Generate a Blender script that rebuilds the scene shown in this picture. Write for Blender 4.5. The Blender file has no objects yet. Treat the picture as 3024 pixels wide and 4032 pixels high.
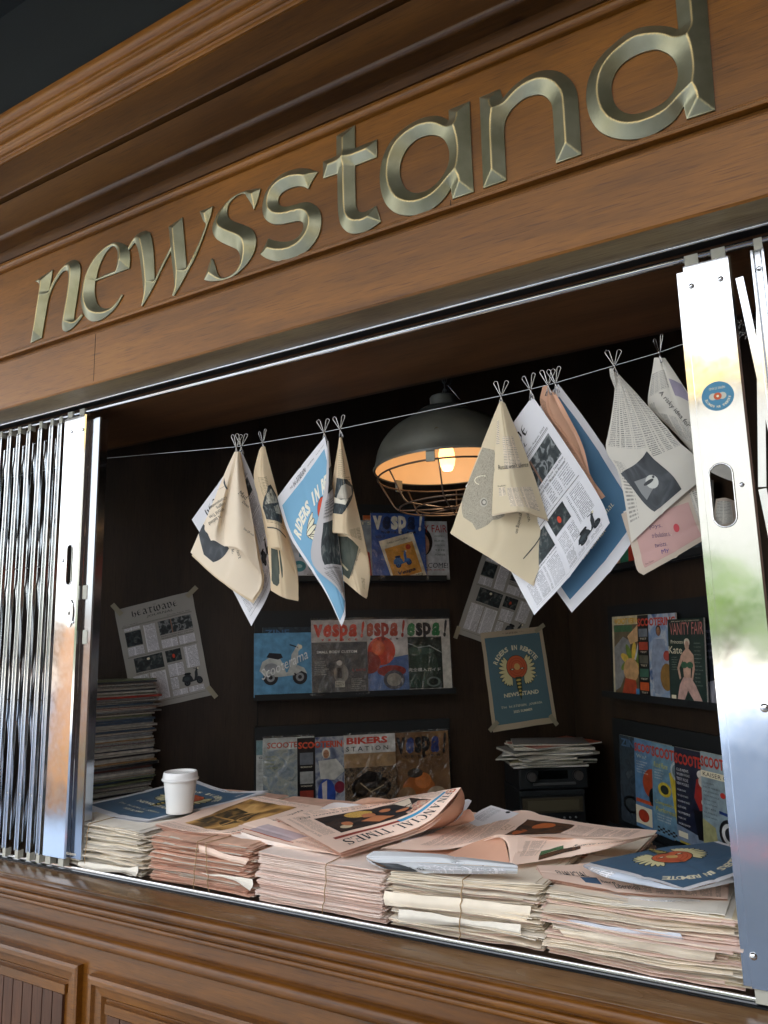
import bpy, bmesh, math, random
import numpy as np
from mathutils import Vector, Matrix
from mathutils.geometry import tessellate_polygon, delaunay_2d_cdt
PI = math.pi
rnd = random.Random(7)
scene = bpy.context.scene
col = scene.collection
# ------------------------------------------------------------------ camera
CX, CY, F = 1512.0, 2016.0, 2978.6            # photograph size 3024 x 4032
AX = np.array([0.86338912, -0.10461701, -0.49357321])
AY = np.array([0.50406369, 0.13642021, 0.85282432])
AZ = np.array([-0.02188657, -0.98511157, 0.17051736])
RW = np.stack([AX, AY, AZ])                   # camera (right, down, forward) -> world
CAM = np.array([1.830, -1.457, 0.580])
cd = bpy.data.cameras.new('camera'); cam = bpy.data.objects.new('camera', cd); col.objects.link(cam)
cd.sensor_fit = 'VERTICAL'; cd.sensor_height = 36; cd.lens = 36 * F / 4032
cd.clip_start = 0.02; cd.clip_end = 400
M = Matrix(((RW[0][0], -RW[0][1], -RW[0][2], CAM[0]), (RW[1][0], -RW[1][1], -RW[1][2], CAM[1]),
            (RW[2][0], -RW[2][1], -RW[2][2], CAM[2]), (0, 0, 0, 1)))
cam.matrix_world = M
scene.camera = cam
# ------------------------------------------------------------------ world, sun, exposure
SUN_AZ, SUN_EL = math.radians(99), math.radians(47)     # clockwise from +Y, as the sky texture counts
world = bpy.data.worlds.new('World'); scene.world = world; world.use_nodes = True
wn = world.node_tree; bgn = wn.nodes['Background']
sky = wn.nodes.new('ShaderNodeTexSky'); sky.sky_type = 'NISHITA'; sky.sun_disc = False
sky.sun_elevation = SUN_EL; sky.sun_rotation = SUN_AZ; sky.dust_density = 2.5; sky.air_density = 1.2
hs = wn.nodes.new('ShaderNodeHueSaturation'); hs.inputs['Saturation'].default_value = .22   # hazy, pale sky
wn.links.new(sky.outputs[0], hs.inputs['Color']); wn.links.new(hs.outputs[0], bgn.inputs[0]); bgn.inputs[1].default_value = 0.15
sd = bpy.data.lights.new('sun', 'SUN'); sun = bpy.data.objects.new('sun', sd); col.objects.link(sun)
sd.energy = 3.6; sd.angle = math.radians(0.5); sd.color = (1.0, 0.95, 0.87)
sv = Vector((math.sin(SUN_AZ) * math.cos(SUN_EL), math.cos(SUN_AZ) * math.cos(SUN_EL), math.sin(SUN_EL)))
sun.rotation_euler = sv.to_track_quat('Z', 'Y').to_euler()
scene.view_settings.view_transform = 'Standard'; scene.view_settings.look = 'None'
scene.view_settings.gamma = 1; scene.view_settings.exposure = 2.38
scene.cycles.max_bounces = 10; scene.cycles.diffuse_bounces = 5; scene.cycles.glossy_bounces = 5
scene.cycles.use_denoising = True
# ------------------------------------------------------------------ rays through photograph points, met with real planes
def ray(p):
    return RW @ np.array([(p[0] - CX) / F, (p[1] - CY) / F, 1.0])
def on(p, x=None, y=None, z=None):
    r = ray(p)
    t = (x - CAM[0]) / r[0] if x is not None else (y - CAM[1]) / r[1] if y is not None else (z - CAM[2]) / r[2]
    return Vector(CAM + t * r)
def onpl(p, o, n):
    r = ray(p); t = (np.array(o) - CAM) @ np.array(n) / (r @ np.array(n))
    return Vector(CAM + t * r)
def deep(p, d):
    return Vector(CAM + d * ray(p))
def zf(ox, oy, s):
    return lambda x, y: (ox + x / s, oy + y / s)
# ------------------------------------------------------------------ materials
def hx(h):
    h = h.lstrip('#'); c = [int(h[i:i + 2], 16) / 255 for i in (0, 2, 4)]
    return tuple([(v / 12.92 if v <= .04045 else ((v + .055) / 1.055) ** 2.4) for v in c])
MATS = {}
def mat(name, color, rough=.6, metal=0, var=.12, scale=8, bump=0, bscale=40, trans=0, coat=0, spec=.5, emit=None, estr=0, seed=0):
    if name in MATS: return MATS[name]
    m = bpy.data.materials.new(name); m.use_nodes = True; MATS[name] = m
    nt = m.node_tree; b = nt.nodes['Principled BSDF']
    c = hx(color) if isinstance(color, str) else color
    b.inputs['Roughness'].default_value = rough; b.inputs['Metallic'].default_value = metal
    b.inputs['Specular IOR Level'].default_value = spec
    if coat: b.inputs['Coat Weight'].default_value = coat; b.inputs['Coat Roughness'].default_value = .12
    tc = nt.nodes.new('ShaderNodeTexCoord')
    n = nt.nodes.new('ShaderNodeTexNoise'); n.inputs['Scale'].default_value = scale; n.inputs['Detail'].default_value = 5
    nt.links.new(tc.outputs['Object'], n.inputs['Vector'])
    r = nt.nodes.new('ShaderNodeValToRGB')
    r.color_ramp.elements[0].position = .3; r.color_ramp.elements[1].position = .7
    r.color_ramp.elements[0].color = (*[v * (1 - var) for v in c], 1); r.color_ramp.elements[1].color = (*[min(1, v * (1 + var)) for v in c], 1)
    nt.links.new(n.outputs[0], r.inputs[0]); nt.links.new(r.outputs[0], b.inputs['Base Color'])
    if bump:
        n2 = nt.nodes.new('ShaderNodeTexNoise'); n2.inputs['Scale'].default_value = bscale; n2.inputs['Detail'].default_value = 3
        nt.links.new(tc.outputs['Object'], n2.inputs['Vector'])
        bp = nt.nodes.new('ShaderNodeBump'); bp.inputs['Strength'].default_value = 1; bp.inputs['Distance'].default_value = bump
        nt.links.new(n2.outputs[0], bp.inputs['Height']); nt.links.new(bp.outputs[0], b.inputs['Normal'])
    if emit:
        b.inputs['Emission Color'].default_value = (*hx(emit), 1); b.inputs['Emission Strength'].default_value = estr
    if trans:
        t = nt.nodes.new('ShaderNodeBsdfTranslucent'); nt.links.new(r.outputs[0], t.inputs[0])
        mx = nt.nodes.new('ShaderNodeMixShader'); mx.inputs[0].default_value = trans
        out = nt.nodes['Material Output']
        nt.links.new(b.outputs[0], mx.inputs[1]); nt.links.new(t.outputs[0], mx.inputs[2]); nt.links.new(mx.outputs[0], out.inputs[0])
    return m
def wood(name, dark, mid, light, rough=.34, axis=0, coat=.04, gs=1.0, figure=1.0):
    if name in MATS: return MATS[name]
    m = bpy.data.materials.new(name); m.use_nodes = True; MATS[name] = m
    nt = m.node_tree; b = nt.nodes['Principled BSDF']; L = nt.links
    tc = nt.nodes.new('ShaderNodeTexCoord')
    def mp(sc):
        q = nt.nodes.new('ShaderNodeMapping'); s = [sc[1]] * 3; s[axis] = sc[0]; q.inputs['Scale'].default_value = s
        L.new(tc.outputs['Object'], q.inputs['Vector']); return q
    n1 = nt.nodes.new('ShaderNodeTexNoise'); n1.inputs['Scale'].default_value = 1; n1.inputs['Detail'].default_value = 6; n1.inputs['Distortion'].default_value = .6
    L.new(mp((2.0 * gs, 13 * gs)).outputs[0], n1.inputs['Vector'])
    n2 = nt.nodes.new('ShaderNodeTexNoise'); n2.inputs['Scale'].default_value = 1; n2.inputs['Detail'].default_value = 8; n2.inputs['Roughness'].default_value = .65
    L.new(mp((14 * gs, 150 * gs)).outputs[0], n2.inputs['Vector'])
    n3 = nt.nodes.new('ShaderNodeTexNoise'); n3.inputs['Scale'].default_value = 1; n3.inputs['Detail'].default_value = 3
    L.new(mp((1.1, 2.6)).outputs[0], n3.inputs['Vector'])
    ad = nt.nodes.new('ShaderNodeMath'); ad.operation = 'MULTIPLY_ADD'; ad.inputs[1].default_value = .5 * figure
    L.new(n1.outputs[0], ad.inputs[0])
    a2 = nt.nodes.new('ShaderNodeMath'); a2.operation = 'MULTIPLY_ADD'; a2.inputs[1].default_value = .30
    L.new(n2.outputs[0], a2.inputs[0])
    a3 = nt.nodes.new('ShaderNodeMath'); a3.operation = 'MULTIPLY'; a3.inputs[1].default_value = .50
    L.new(n3.outputs[0], a3.inputs[0]); L.new(a3.outputs[0], a2.inputs[2]); L.new(a2.outputs[0], ad.inputs[2])
    r = nt.nodes.new('ShaderNodeValToRGB'); e = r.color_ramp.elements
    e[0].position = .47; e[0].color = (*hx(dark), 1); e[1].position = .82; e[1].color = (*hx(light), 1)
    k = e.new(.63); k.color = (*hx(mid), 1)
    L.new(ad.outputs[0], r.inputs[0])
    # fine dark pores
    n4 = nt.nodes.new('ShaderNodeTexNoise'); n4.inputs['Scale'].default_value = 1; n4.inputs['Detail'].default_value = 2
    L.new(mp((14, 420)).outputs[0], n4.inputs['Vector'])
    r4 = nt.nodes.new('ShaderNodeValToRGB'); r4.color_ramp.elements[0].position = .30; r4.color_ramp.elements[1].position = .44
    r4.color_ramp.elements[0].color = (.55, .5, .45, 1); r4.color_ramp.elements[1].color = (1, 1, 1, 1)
    L.new(n4.outputs[0], r4.inputs[0])
    mx = nt.nodes.new('ShaderNodeMix'); mx.data_type = 'RGBA'; mx.blend_type = 'MULTIPLY'; mx.inputs[0].default_value = 1
    L.new(r.outputs[0], mx.inputs[6]); L.new(r4.outputs[0], mx.inputs[7])
    vo = nt.nodes.new('ShaderNodeTexVoronoi'); vo.inputs['Scale'].default_value = 1; kq = mp((1.7, 5.2)); L.new(kq.outputs[0], vo.inputs['Vector'])   # small knots
    kr = nt.nodes.new('ShaderNodeValToRGB'); kr.color_ramp.elements[0].position = .02; kr.color_ramp.elements[1].position = .055; kr.color_ramp.elements[0].color = (.35, .27, .2, 1); kr.color_ramp.elements[1].color = (1, 1, 1, 1)
    L.new(vo.outputs['Distance'], kr.inputs[0]); m3 = nt.nodes.new('ShaderNodeMix'); m3.data_type = 'RGBA'; m3.blend_type = 'MULTIPLY'; m3.inputs[0].default_value = 1
    L.new(mx.outputs[2], m3.inputs[6]); L.new(kr.outputs[0], m3.inputs[7])
    L.new(m3.outputs[2], b.inputs['Base Color'])
    rr = nt.nodes.new('ShaderNodeMapRange'); rr.inputs[3].default_value = rough - .07; rr.inputs[4].default_value = rough + .12
    L.new(n3.outputs[0], rr.inputs[0]); L.new(rr.outputs[0], b.inputs['Roughness'])
    b.inputs['Coat Weight'].default_value = coat; b.inputs['Coat Roughness'].default_value = .18; b.inputs['Specular IOR Level'].default_value = .35
    bp = nt.nodes.new('ShaderNodeBump'); bp.inputs['Distance'].default_value = .0006; bp.inputs['Strength'].default_value = .6
    L.new(n2.outputs[0], bp.inputs['Height']); L.new(bp.outputs[0], b.inputs['Normal'])
    return m
def steel(name, base=(.74, .76, .79), rough=.07, wob=.0012, wscale=7, scratch=True):
    if name in MATS: return MATS[name]
    m = bpy.data.materials.new(name); m.use_nodes = True; MATS[name] = m
    nt = m.node_tree; b = nt.nodes['Principled BSDF']; L = nt.links
    b.inputs['Metallic'].default_value = 1; b.inputs['Base Color'].default_value = (*base, 1)
    tc = nt.nodes.new('ShaderNodeTexCoord')
    n = nt.nodes.new('ShaderNodeTexNoise'); n.inputs['Scale'].default_value = wscale; n.inputs['Detail'].default_value = 2
    L.new(tc.outputs['Object'], n.inputs['Vector'])
    n2 = nt.nodes.new('ShaderNodeTexNoise'); n2.inputs['Scale'].default_value = 60; n2.inputs['Detail'].default_value = 6
    L.new(tc.outputs['Object'], n2.inputs['Vector'])
    rr = nt.nodes.new('ShaderNodeMapRange'); rr.inputs[1].default_value = .35; rr.inputs[2].default_value = .75
    rr.inputs[3].default_value = rough; rr.inputs[4].default_value = rough + .05
    L.new(n2.outputs[0], rr.inputs[0]); L.new(rr.outputs[0], b.inputs['Roughness'])
    bp = nt.nodes.new('ShaderNodeBump'); bp.inputs['Distance'].default_value = wob; bp.inputs['Strength'].default_value = 1
    L.new(n.outputs[0], bp.inputs['Height']); L.new(bp.outputs[0], b.inputs['Normal'])
    return m
def newsprint(name, paper, ink='#3c3c3c', pitch=.0046, trans=.12, dens=.75, colw=.045):
    """columns of text lines, laid out in the sheet's own UV (metres)"""
    if name in MATS: return MATS[name]
    m = bpy.data.materials.new(name); m.use_nodes = True; MATS[name] = m
    nt = m.node_tree; b = nt.nodes['Principled BSDF']; L = nt.links; N = nt.nodes.new
    b.inputs['Roughness'].default_value = .85
    uv = N('ShaderNodeUVMap'); uv.uv_map = 'UV'
    sp = N('ShaderNodeSeparateXYZ'); L.new(uv.outputs[0], sp.inputs[0])
    def mth(op, a, b_=None, c=None):
        q = N('ShaderNodeMath'); q.operation = op
        for i, v in enumerate((a, b_, c)):
            if v is None: continue
            if isinstance(v, (int, float)): q.inputs[i].default_value = v
            else: L.new(v, q.inputs[i])
        return q.outputs[0]
    vy = mth('DIVIDE', sp.outputs[1], pitch); line = mth('FLOOR', vy); fr = mth('FRACT', vy)
    ink1 = mth('LESS_THAN', fr, .52)
    ux = mth('DIVIDE', sp.outputs[0], colw); fc = mth('FRACT', ux)
    incol = mth('MULTIPLY', mth('GREATER_THAN', fc, .06), mth('LESS_THAN', fc, .94))
    cmb = N('ShaderNodeCombineXYZ'); L.new(mth('MULTIPLY', sp.outputs[0], 330), cmb.inputs[0]); L.new(mth('MULTIPLY', line, 7.3), cmb.inputs[1])
    nz = N('ShaderNodeTexNoise'); nz.inputs['Scale'].default_value = 1; nz.inputs['Detail'].default_value = 1; L.new(cmb.outputs[0], nz.inputs['Vector'])
    word = mth('GREATER_THAN', nz.outputs[0], .40)
    cmb2 = N('ShaderNodeCombineXYZ'); L.new(mth('MULTIPLY', mth('FLOOR', ux), 5.1), cmb2.inputs[0]); L.new(mth('MULTIPLY', mth('FLOOR', mth('DIVIDE', vy, 9)), 3.7), cmb2.inputs[1])
    wn_ = N('ShaderNodeTexWhiteNoise'); L.new(cmb2.outputs[0], wn_.inputs[0])
    tone = mth('MULTIPLY_ADD', wn_.outputs[0], .35, .6)
    k = mth('MULTIPLY', mth('MULTIPLY', mth('MULTIPLY', ink1, incol), word), mth('MULTIPLY', tone, dens))
    mx = N('ShaderNodeMix'); mx.data_type = 'RGBA'; L.new(k, mx.inputs[0])
    mx.inputs[6].default_value = (*hx(paper), 1); mx.inputs[7].default_value = (*hx(ink), 1)
    L.new(mx.outputs[2], b.inputs['Base Color'])
    if trans:
        t = N('ShaderNodeBsdfTranslucent'); L.new(mx.outputs[2], t.inputs[0])
        ms = N('ShaderNodeMixShader'); ms.inputs[0].default_value = trans
        L.new(b.outputs[0], ms.inputs[1]); L.new(t.outputs[0], ms.inputs[2]); L.new(ms.outputs[0], nt.nodes['Material Output'].inputs[0])
    return m
def photo(name, cols, scale=30, rough=.75, detail=4, coat=0, dist=.8):
    """a printed picture: soft blotches of the picture's own colours in the print's UV"""
    if name in MATS: return MATS[name]
    m = bpy.data.materials.new(name); m.use_nodes = True; MATS[name] = m
    nt = m.node_tree; b = nt.nodes['Principled BSDF']; L = nt.links
    b.inputs['Roughness'].default_value = rough
    if coat: b.inputs['Coat Weight'].default_value = coat; b.inputs['Coat Roughness'].default_value = .1
    uv = nt.nodes.new('ShaderNodeUVMap'); uv.uv_map = 'UV'
    n = nt.nodes.new('ShaderNodeTexNoise'); n.inputs['Scale'].default_value = scale; n.inputs['Detail'].default_value = detail; n.inputs['Distortion'].default_value = dist
    L.new(uv.outputs[0], n.inputs['Vector'])
    r = nt.nodes.new('ShaderNodeValToRGB'); e = r.color_ramp.elements
    k = len(cols)
    e[0].position = .3; e[0].color = (*hx(cols[0]), 1); e[1].position = .7; e[1].color = (*hx(cols[-1]), 1)
    for i in range(1, k - 1):
        q = e.new(.3 + .4 * i / (k - 1)); q.color = (*hx(cols[i]), 1)
    L.new(n.outputs[0], r.inputs[0]); L.new(r.outputs[0], b.inputs['Base Color'])
    return m
def ink(h, gloss=False):
    return mat(('gloss_' if gloss else 'ink_') + h.lstrip('#'), h, rough=.28 if gloss else .8, var=.26 if gloss else .05, scale=38 if gloss else 8, coat=.3 if gloss else 0)
# ------------------------------------------------------------------ mesh builder
class MB:
    def __init__(s): s.v = []; s.f = []; s.mi = []; s.uv = []; s.mats = []; s.hasuv = False
    def m(s, mt):
        if mt not in s.mats: s.mats.append(mt)
        return s.mats.index(mt)
    def face(s, pts, mt, uv=None):
        i = len(s.v); s.v += [tuple(p) for p in pts]; s.f.append(tuple(range(i, i + len(pts)))); s.mi.append(s.m(mt)); s.uv.append(uv)
        if uv: s.hasuv = True
    def faces(s, verts, faces, mt, uvs=None):
        i = len(s.v); s.v += [tuple(p) for p in verts]; k = s.m(mt)
        for f in faces:
            s.f.append(tuple(i + j for j in f)); s.mi.append(k); s.uv.append([uvs[j] for j in f] if uvs else None)
        if uvs: s.hasuv = True
    def box(s, c, d, mt, R=None):
        x, y, z = [q / 2 for q in d]
        V = [Vector((a * x, b * y, e * z)) for a in (-1, 1) for b in (-1, 1) for e in (-1, 1)]
        if R is not None: V = [R @ q for q in V]
        V = [q + Vector(c) for q in V]
        s.faces(V, [(0, 1, 3, 2), (4, 6, 7, 5), (0, 4, 5, 1), (2, 3, 7, 6), (0, 2, 6, 4), (1, 5, 7, 3)], mt)
    def tube(s, pts, r, mt, n=8, closed=False, cap=True):
        pts = [Vector(p) for p in pts]; k = len(pts); rr = r if isinstance(r, (list, tuple)) else [r] * k
        V = []; up = None
        for i, p in enumerate(pts):
            if closed: t = pts[(i + 1) % k] - pts[i - 1]
            else: t = pts[min(i + 1, k - 1)] - pts[max(i - 1, 0)]
            t.normalize()
            if up is None: up = Vector((0, 0, 1)) if abs(t.z) < .9 else Vector((1, 0, 0))
            a = t.cross(up).normalized(); up = a.cross(t).normalized()
            for j in range(n):
                q = 2 * PI * j / n; V.append(p + (a * math.cos(q) + up * math.sin(q)) * rr[i])
        Fs = []
        for i in range(k if closed else k - 1):
            for j in range(n):
                a = i * n; b = ((i + 1) % k) * n
                Fs.append((a + j, a + (j + 1) % n, b + (j + 1) % n, b + j))
        if cap and not closed: Fs += [tuple(range(n))[::-1], tuple((k - 1) * n + j for j in range(n))]
        s.faces(V, Fs, mt)
    def lathe(s, c, prof, mt, n=48, axis=None):
        V = []
        for (r, z) in prof:
            for j in range(n):
                q = 2 * PI * j / n; p = Vector((r * math.cos(q), r * math.sin(q), z))
                if axis is not None: p = axis @ p
                V.append(p + Vector(c))
        Fs = []
        for i in range(len(prof) - 1):
            for j in range(n): Fs.append((i * n + j, i * n + (j + 1) % n, (i + 1) * n + (j + 1) % n, (i + 1) * n + j))
        s.faces(V, Fs, mt)
    def extrude_x(s, prof, x0, x1, mt, nx=1, caps=True):
        """prof: list of (y, z), swept along x"""
        k = len(prof); V = []
        for i in range(nx + 1):
            x = x0 + (x1 - x0) * i / nx
            V += [(x, y, z) for y, z in prof]
        Fs = [(i * k + j, i * k + j + 1, (i + 1) * k + j + 1, (i + 1) * k + j) for i in range(nx) for j in range(k - 1)]
        s.faces(V, Fs, mt)
    def build(s, name, parent=None, smooth=False, loc=None, auto=None, bevel=0):
        V = s.v
        if parent is not None: o0 = Vector(parent.get('_o', (0, 0, 0)))
        else:
            if loc is None:
                a = np.array(V); lo = a.min(0); hi = a.max(0); loc = ((lo[0] + hi[0]) / 2, (lo[1] + hi[1]) / 2, lo[2])
            o0 = Vector(loc)
        me = bpy.data.meshes.new(name)
        me.from_pydata([(v[0] - o0.x, v[1] - o0.y, v[2] - o0.z) for v in V], [], s.f)
        for q in s.mats: me.materials.append(q)
        me.polygons.foreach_set('material_index', s.mi)
        if s.hasuv:
            ul = me.uv_layers.new(name='UV'); data = []
            for f, u in zip(s.f, s.uv): data += [c for q in (u or [(0, 0)] * len(f)) for c in q]
            ul.data.foreach_set('uv', data)
        if smooth: me.polygons.foreach_set('use_smooth', [True] * len(me.polygons))
        me.update(); me.validate()
        if smooth and auto:
            me.set_sharp_from_angle(angle=math.radians(auto))
        o = bpy.data.objects.new(name, me); col.objects.link(o)
        if parent is not None: o.parent = parent
        else: o.location = o0
        o['_o'] = tuple(o0)
        if bevel:
            bm = o.modifiers.new('bevel', 'BEVEL'); bm.width = bevel; bm.segments = 2; bm.limit_method = 'ANGLE'
        return o
def tag(o, label, cat, group=None, kind=None):
    if label: o['label'] = label
    if cat: o['category'] = cat
    if group: o['group'] = group
    if kind: o['kind'] = kind
    return o
def thing(name, label, cat, loc=(0, 0, 0), group=None):
    o = bpy.data.objects.new(name, None); col.objects.link(o); o.location = loc; o['_o'] = tuple(loc)
    o.empty_display_size = .05
    return tag(o, label, cat, group)
def copy_tree(o, loc, rotz=0, tilt=(0, 0), label=None):
    r = o.copy(); col.objects.link(r); r.location = loc; r.rotation_euler = (tilt[0], tilt[1], rotz)
    if label: r['label'] = label
    for ch in o.children:
        c = ch.copy(); col.objects.link(c); c.parent = r
        for g in ch.children:
            d = g.copy(); col.objects.link(d); d.parent = c
    return r
def spline(pts, n=5):
    """closed outline; a point with a third item is a corner"""
    k = len(pts); out = []
    P = [Vector(p[:2]) for p in pts]; C = [len(p) > 2 for p in pts]
    for i in range(k):
        a, b = P[i], P[(i + 1) % k]
        p0 = P[i - 1] if not C[i] else a - (b - a) * .5
        p3 = P[(i + 2) % k] if not C[(i + 1) % k] else b + (b - a) * .5
        if C[i] and C[(i + 1) % k]: out.append(a); continue
        for j in range(n):
            t = j / n
            out.append(.5 * ((2 * a) + (b - p0) * t + (2 * p0 - 5 * a + 4 * b - p3) * t * t + (3 * a - p0 - 3 * b + p3) * t ** 3))
    return out
def cr(p, t):
    """Catmull-Rom through list p at t in 0..1"""
    n = len(p) - 1
    if n == 0: return p[0]
    x = min(max(t, 0), 1) * n; i = min(int(x), n - 1); f = x - i
    a, b = p[i], p[i + 1]
    if n == 1: return a + (b - a) * f
    p0 = p[i - 1] if i else a * 2 - b; p3 = p[i + 2] if i + 2 <= n else b * 2 - a
    return .5 * ((2 * a) + (b - p0) * f + (2 * p0 - 5 * a + 4 * b - p3) * f * f + (3 * a - p0 - 3 * b + p3) * f ** 3)
# ------------------------------------------------------------------ lettering
TXT = {}
def text_mesh(s, bold=0.0, shear=0.0):
    key = (s, bold, shear)
    if key in TXT: return TXT[key]
    cu = bpy.data.curves.new('lettering', 'FONT'); cu.body = s; cu.size = 1; cu.offset = bold; cu.shear = shear; cu.resolution_u = 2
    ob = bpy.data.objects.new('lettering', cu)
    me = bpy.data.meshes.new_from_object(ob)
    V = [(v.co.x, v.co.y) for v in me.vertices]; Fc = [tuple(p.vertices) for p in me.polygons]
    bpy.data.objects.remove(ob); bpy.data.curves.remove(cu); bpy.data.meshes.remove(me)
    if not V: V = [(0, 0)]
    a = np.array(V); lo = a.min(0); hi = a.max(0)
    TXT[key] = ([(x - lo[0], y - lo[1]) for x, y in V], Fc, hi[0] - lo[0], hi[1] - lo[1])
    return TXT[key]
# pen letters: strokes as (points, width); 'b' broad nib at a slant, 's' roman with thick and thin strokes
PEN = {
 'H': [[(.14, 1.02), (.12, .5), (.16, 0)], [(.14, .5), (.4, .66), (.56, .5), (.55, .15), (.38, -.14)]],
 'E': [[(.5, .98), (.2, .86), (.1, .45), (.26, .04), (.6, .14)], [(.14, .5), (.52, .56)]],
 'A': [[(.06, .74), (.26, .98), (.5, .86), (.54, .4), (.62, 0)], [(.52, .5), (.22, .42), (.12, .16), (.32, .02), (.52, .18)]],
 'T': [[(.0, .88), (.3, .98), (.66, .88)], [(.34, .94), (.32, .1), (.5, 0), (.6, .08)]],
 'W': [[(.1, 1.02), (.08, .36), (.26, .02)], [(.26, .02), (.46, .2), (.46, .92)], [(.46, .2), (.66, 0), (.9, .32), (.82, .96), (.66, 1.04)]],
 'V': [[(.06, .98), (.18, .7), (.14, .2), (.36, .0)], [(.36, 0), (.64, .32), (.58, .84), (.36, 1.0)]],
 'P': [[(.14, 1.0), (.14, -.1)], [(.14, .9), (.5, .95), (.56, .6), (.2, .45)]],
 'J': [[(.5, 1), (.5, .2), (.3, -.1), (.1, .05)]],
 'O': [[(.4, 1), (.12, .7), (.12, .3), (.4, 0)], [(.4, 0), (.66, .3), (.66, .7), (.4, 1)]],
 'U': [[(.1, 1), (.12, .3), (.3, 0), (.55, .2)], [(.56, 1), (.56, 0)]],
 'R': [[(.14, 1), (.14, 0)], [(.14, .95), (.5, .9), (.48, .6), (.16, .5)], [(.3, .5), (.6, 0)]],
 'N': [[(.14, 1), (.14, 0)], [(.14, .8), (.4, 1), (.56, .7), (.56, 0)]],
 'L': [[(.14, 1), (.14, .1), (.55, .05)]],
 'Y': [[(.1, 1), (.2, .5), (.5, .5)], [(.56, 1), (.5, .2), (.2, -.1)]],
 'S': [[(.55, .9), (.2, .95), (.15, .6), (.5, .45), (.5, .1), (.1, .05)]],
 'D': [[(.3, 1.05), (.12, .5), (.3, 0), (.6, .3), (.5, .8), (.1, .95)]],
}
W1, W2 = .15, .055
ROMAN = {
 'F': (.56, [((.12, 0), (.12, 1), W1), ((.0, .975), (.54, .975), W2), ((.12, .52), (.42, .52), W2), ((0, .025), (.26, .025), W2), ((.53, 1), (.53, .78), W2), ((.42, .62), (.42, .42), W2)]),
 'I': (.30, [((.15, 0), (.15, 1), W1), ((0, .975), (.3, .975), W2), ((0, .025), (.3, .025), W2)]),
 'N': (.78, [((.14, 0), (.14, 1), W2), ((.16, 1), (.62, 0), W1), ((.64, 0), (.64, 1), W2), ((0, .975), (.22, .975), W2), ((.52, .975), (.76, .975), W2), ((.02, .025), (.26, .025), W2)]),
 'A': (.74, [((.36, 1), (.12, 0), W2), ((.36, 1), (.62, 0), W1), ((.2, .35), (.52, .35), W2), ((0, .025), (.24, .025), W2), ((.5, .025), (.74, .025), W2)]),
 'C': (.70, 'arc'),
 'L': (.56, [((.12, 0), (.12, 1), W1), ((0, .975), (.26, .975), W2), ((0, .025), (.54, .025), W2), ((.53, 0), (.53, .24), W2)]),
 'T': (.66, [((.33, 0), (.33, 1), W1), ((.0, .975), (.66, .975), W2), ((.02, 1), (.02, .78), W2), ((.64, 1), (.64, .78), W2), ((.2, .025), (.46, .025), W2)]),
 'M': (.94, [((.14, 0), (.16, 1), W2), ((.18, 1), (.45, .05), W1), ((.45, .02), (.74, 1), W2), ((.78, 1), (.78, 0), W1), ((.02, .975), (.24, .975), W2), ((.7, .975), (.92, .975), W2), ((.02, .025), (.26, .025), W2), ((.64, .025), (.92, .025), W2)]),
 'E': (.60, [((.12, 0), (.12, 1), W1), ((0, .975), (.55, .975), W2), ((.12, .52), (.42, .52), W2), ((0, .025), (.58, .025), W2), ((.55, 1), (.55, .78), W2), ((.57, 0), (.57, .24), W2), ((.42, .62), (.42, .42), W2)]),
 'S': (.54, 'ess'), ' ': (.34, []),
}
def strip(pts, w):
    out = []; k = len(pts)
    for i in range(k - 1):
        a, b = Vector(pts[i]), Vector(pts[i + 1]); d = (b - a); 
        if d.length < 1e-6: continue
        n = Vector((-d.y, d.x)).normalized()
        wa = w[i] if isinstance(w, list) else w; wb = w[i + 1] if isinstance(w, list) else w
        out.append([a - n * wa / 2, b - n * wb / 2, b + n * wb / 2, a + n * wa / 2])
    return out
def roman(s):
    """list of quads for a roman capitals line, height 1; returns (quads, width)"""
    x = 0; Q = []
    for ch in s:
        w, st = ROMAN[ch]
        if st == 'arc':
            pp = [(.36 + .32 * math.cos(a), .5 + .52 * math.sin(a)) for a in [math.radians(t) for t in range(48, 315, 22)]]
            ww = [.05 + .12 * max(0, -math.cos(math.radians(t))) for t in range(48, 315, 22)]
            st2 = strip(pp, ww) + strip([(.60, .98), (.60, .7)], .05)
        elif st == 'ess':
            pp = [(.46, .8), (.36, .96), (.2, .96), (.1, .8), (.14, .62), (.3, .5), (.42, .36), (.42, .16), (.28, .03), (.12, .05), (.03, .22)]
            st2 = strip(pp, [.05, .05, .06, .1, .14, .16, .14, .1, .06, .05, .05]) + strip([(.46, 1), (.46, .72)], .05) + strip([(.03, 0), (.03, .3)], .05)
        else:
            st2 = []
            for a, b, ww in st: st2 += strip([a, b], ww)
        Q += [[(p[0] + x, p[1]) for p in q] for q in st2]; x += w + .1
    return Q, x - .1
def blackletter(s, nib=(.075, .055), sp=.76):
    x = 0; Q = []
    for ch in s:
        if ch == ' ': x += .5; continue
        st = PEN.get(ch.upper(), PEN['E']); mx = 0
        for poly in st:
            for i in range(len(poly) - 1):
                (ax, ay), (bx, by) = poly[i], poly[i + 1]
                q = [(ax - nib[0] + x, ay - nib[1]), (ax + nib[0] + x, ay + nib[1]), (bx + nib[0] + x, by + nib[1]), (bx - nib[0] + x, by - nib[1])]
                Q.append(q); mx = max(mx, ax, bx)
        x += max(mx + .2, .5)
    return Q, x
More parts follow.
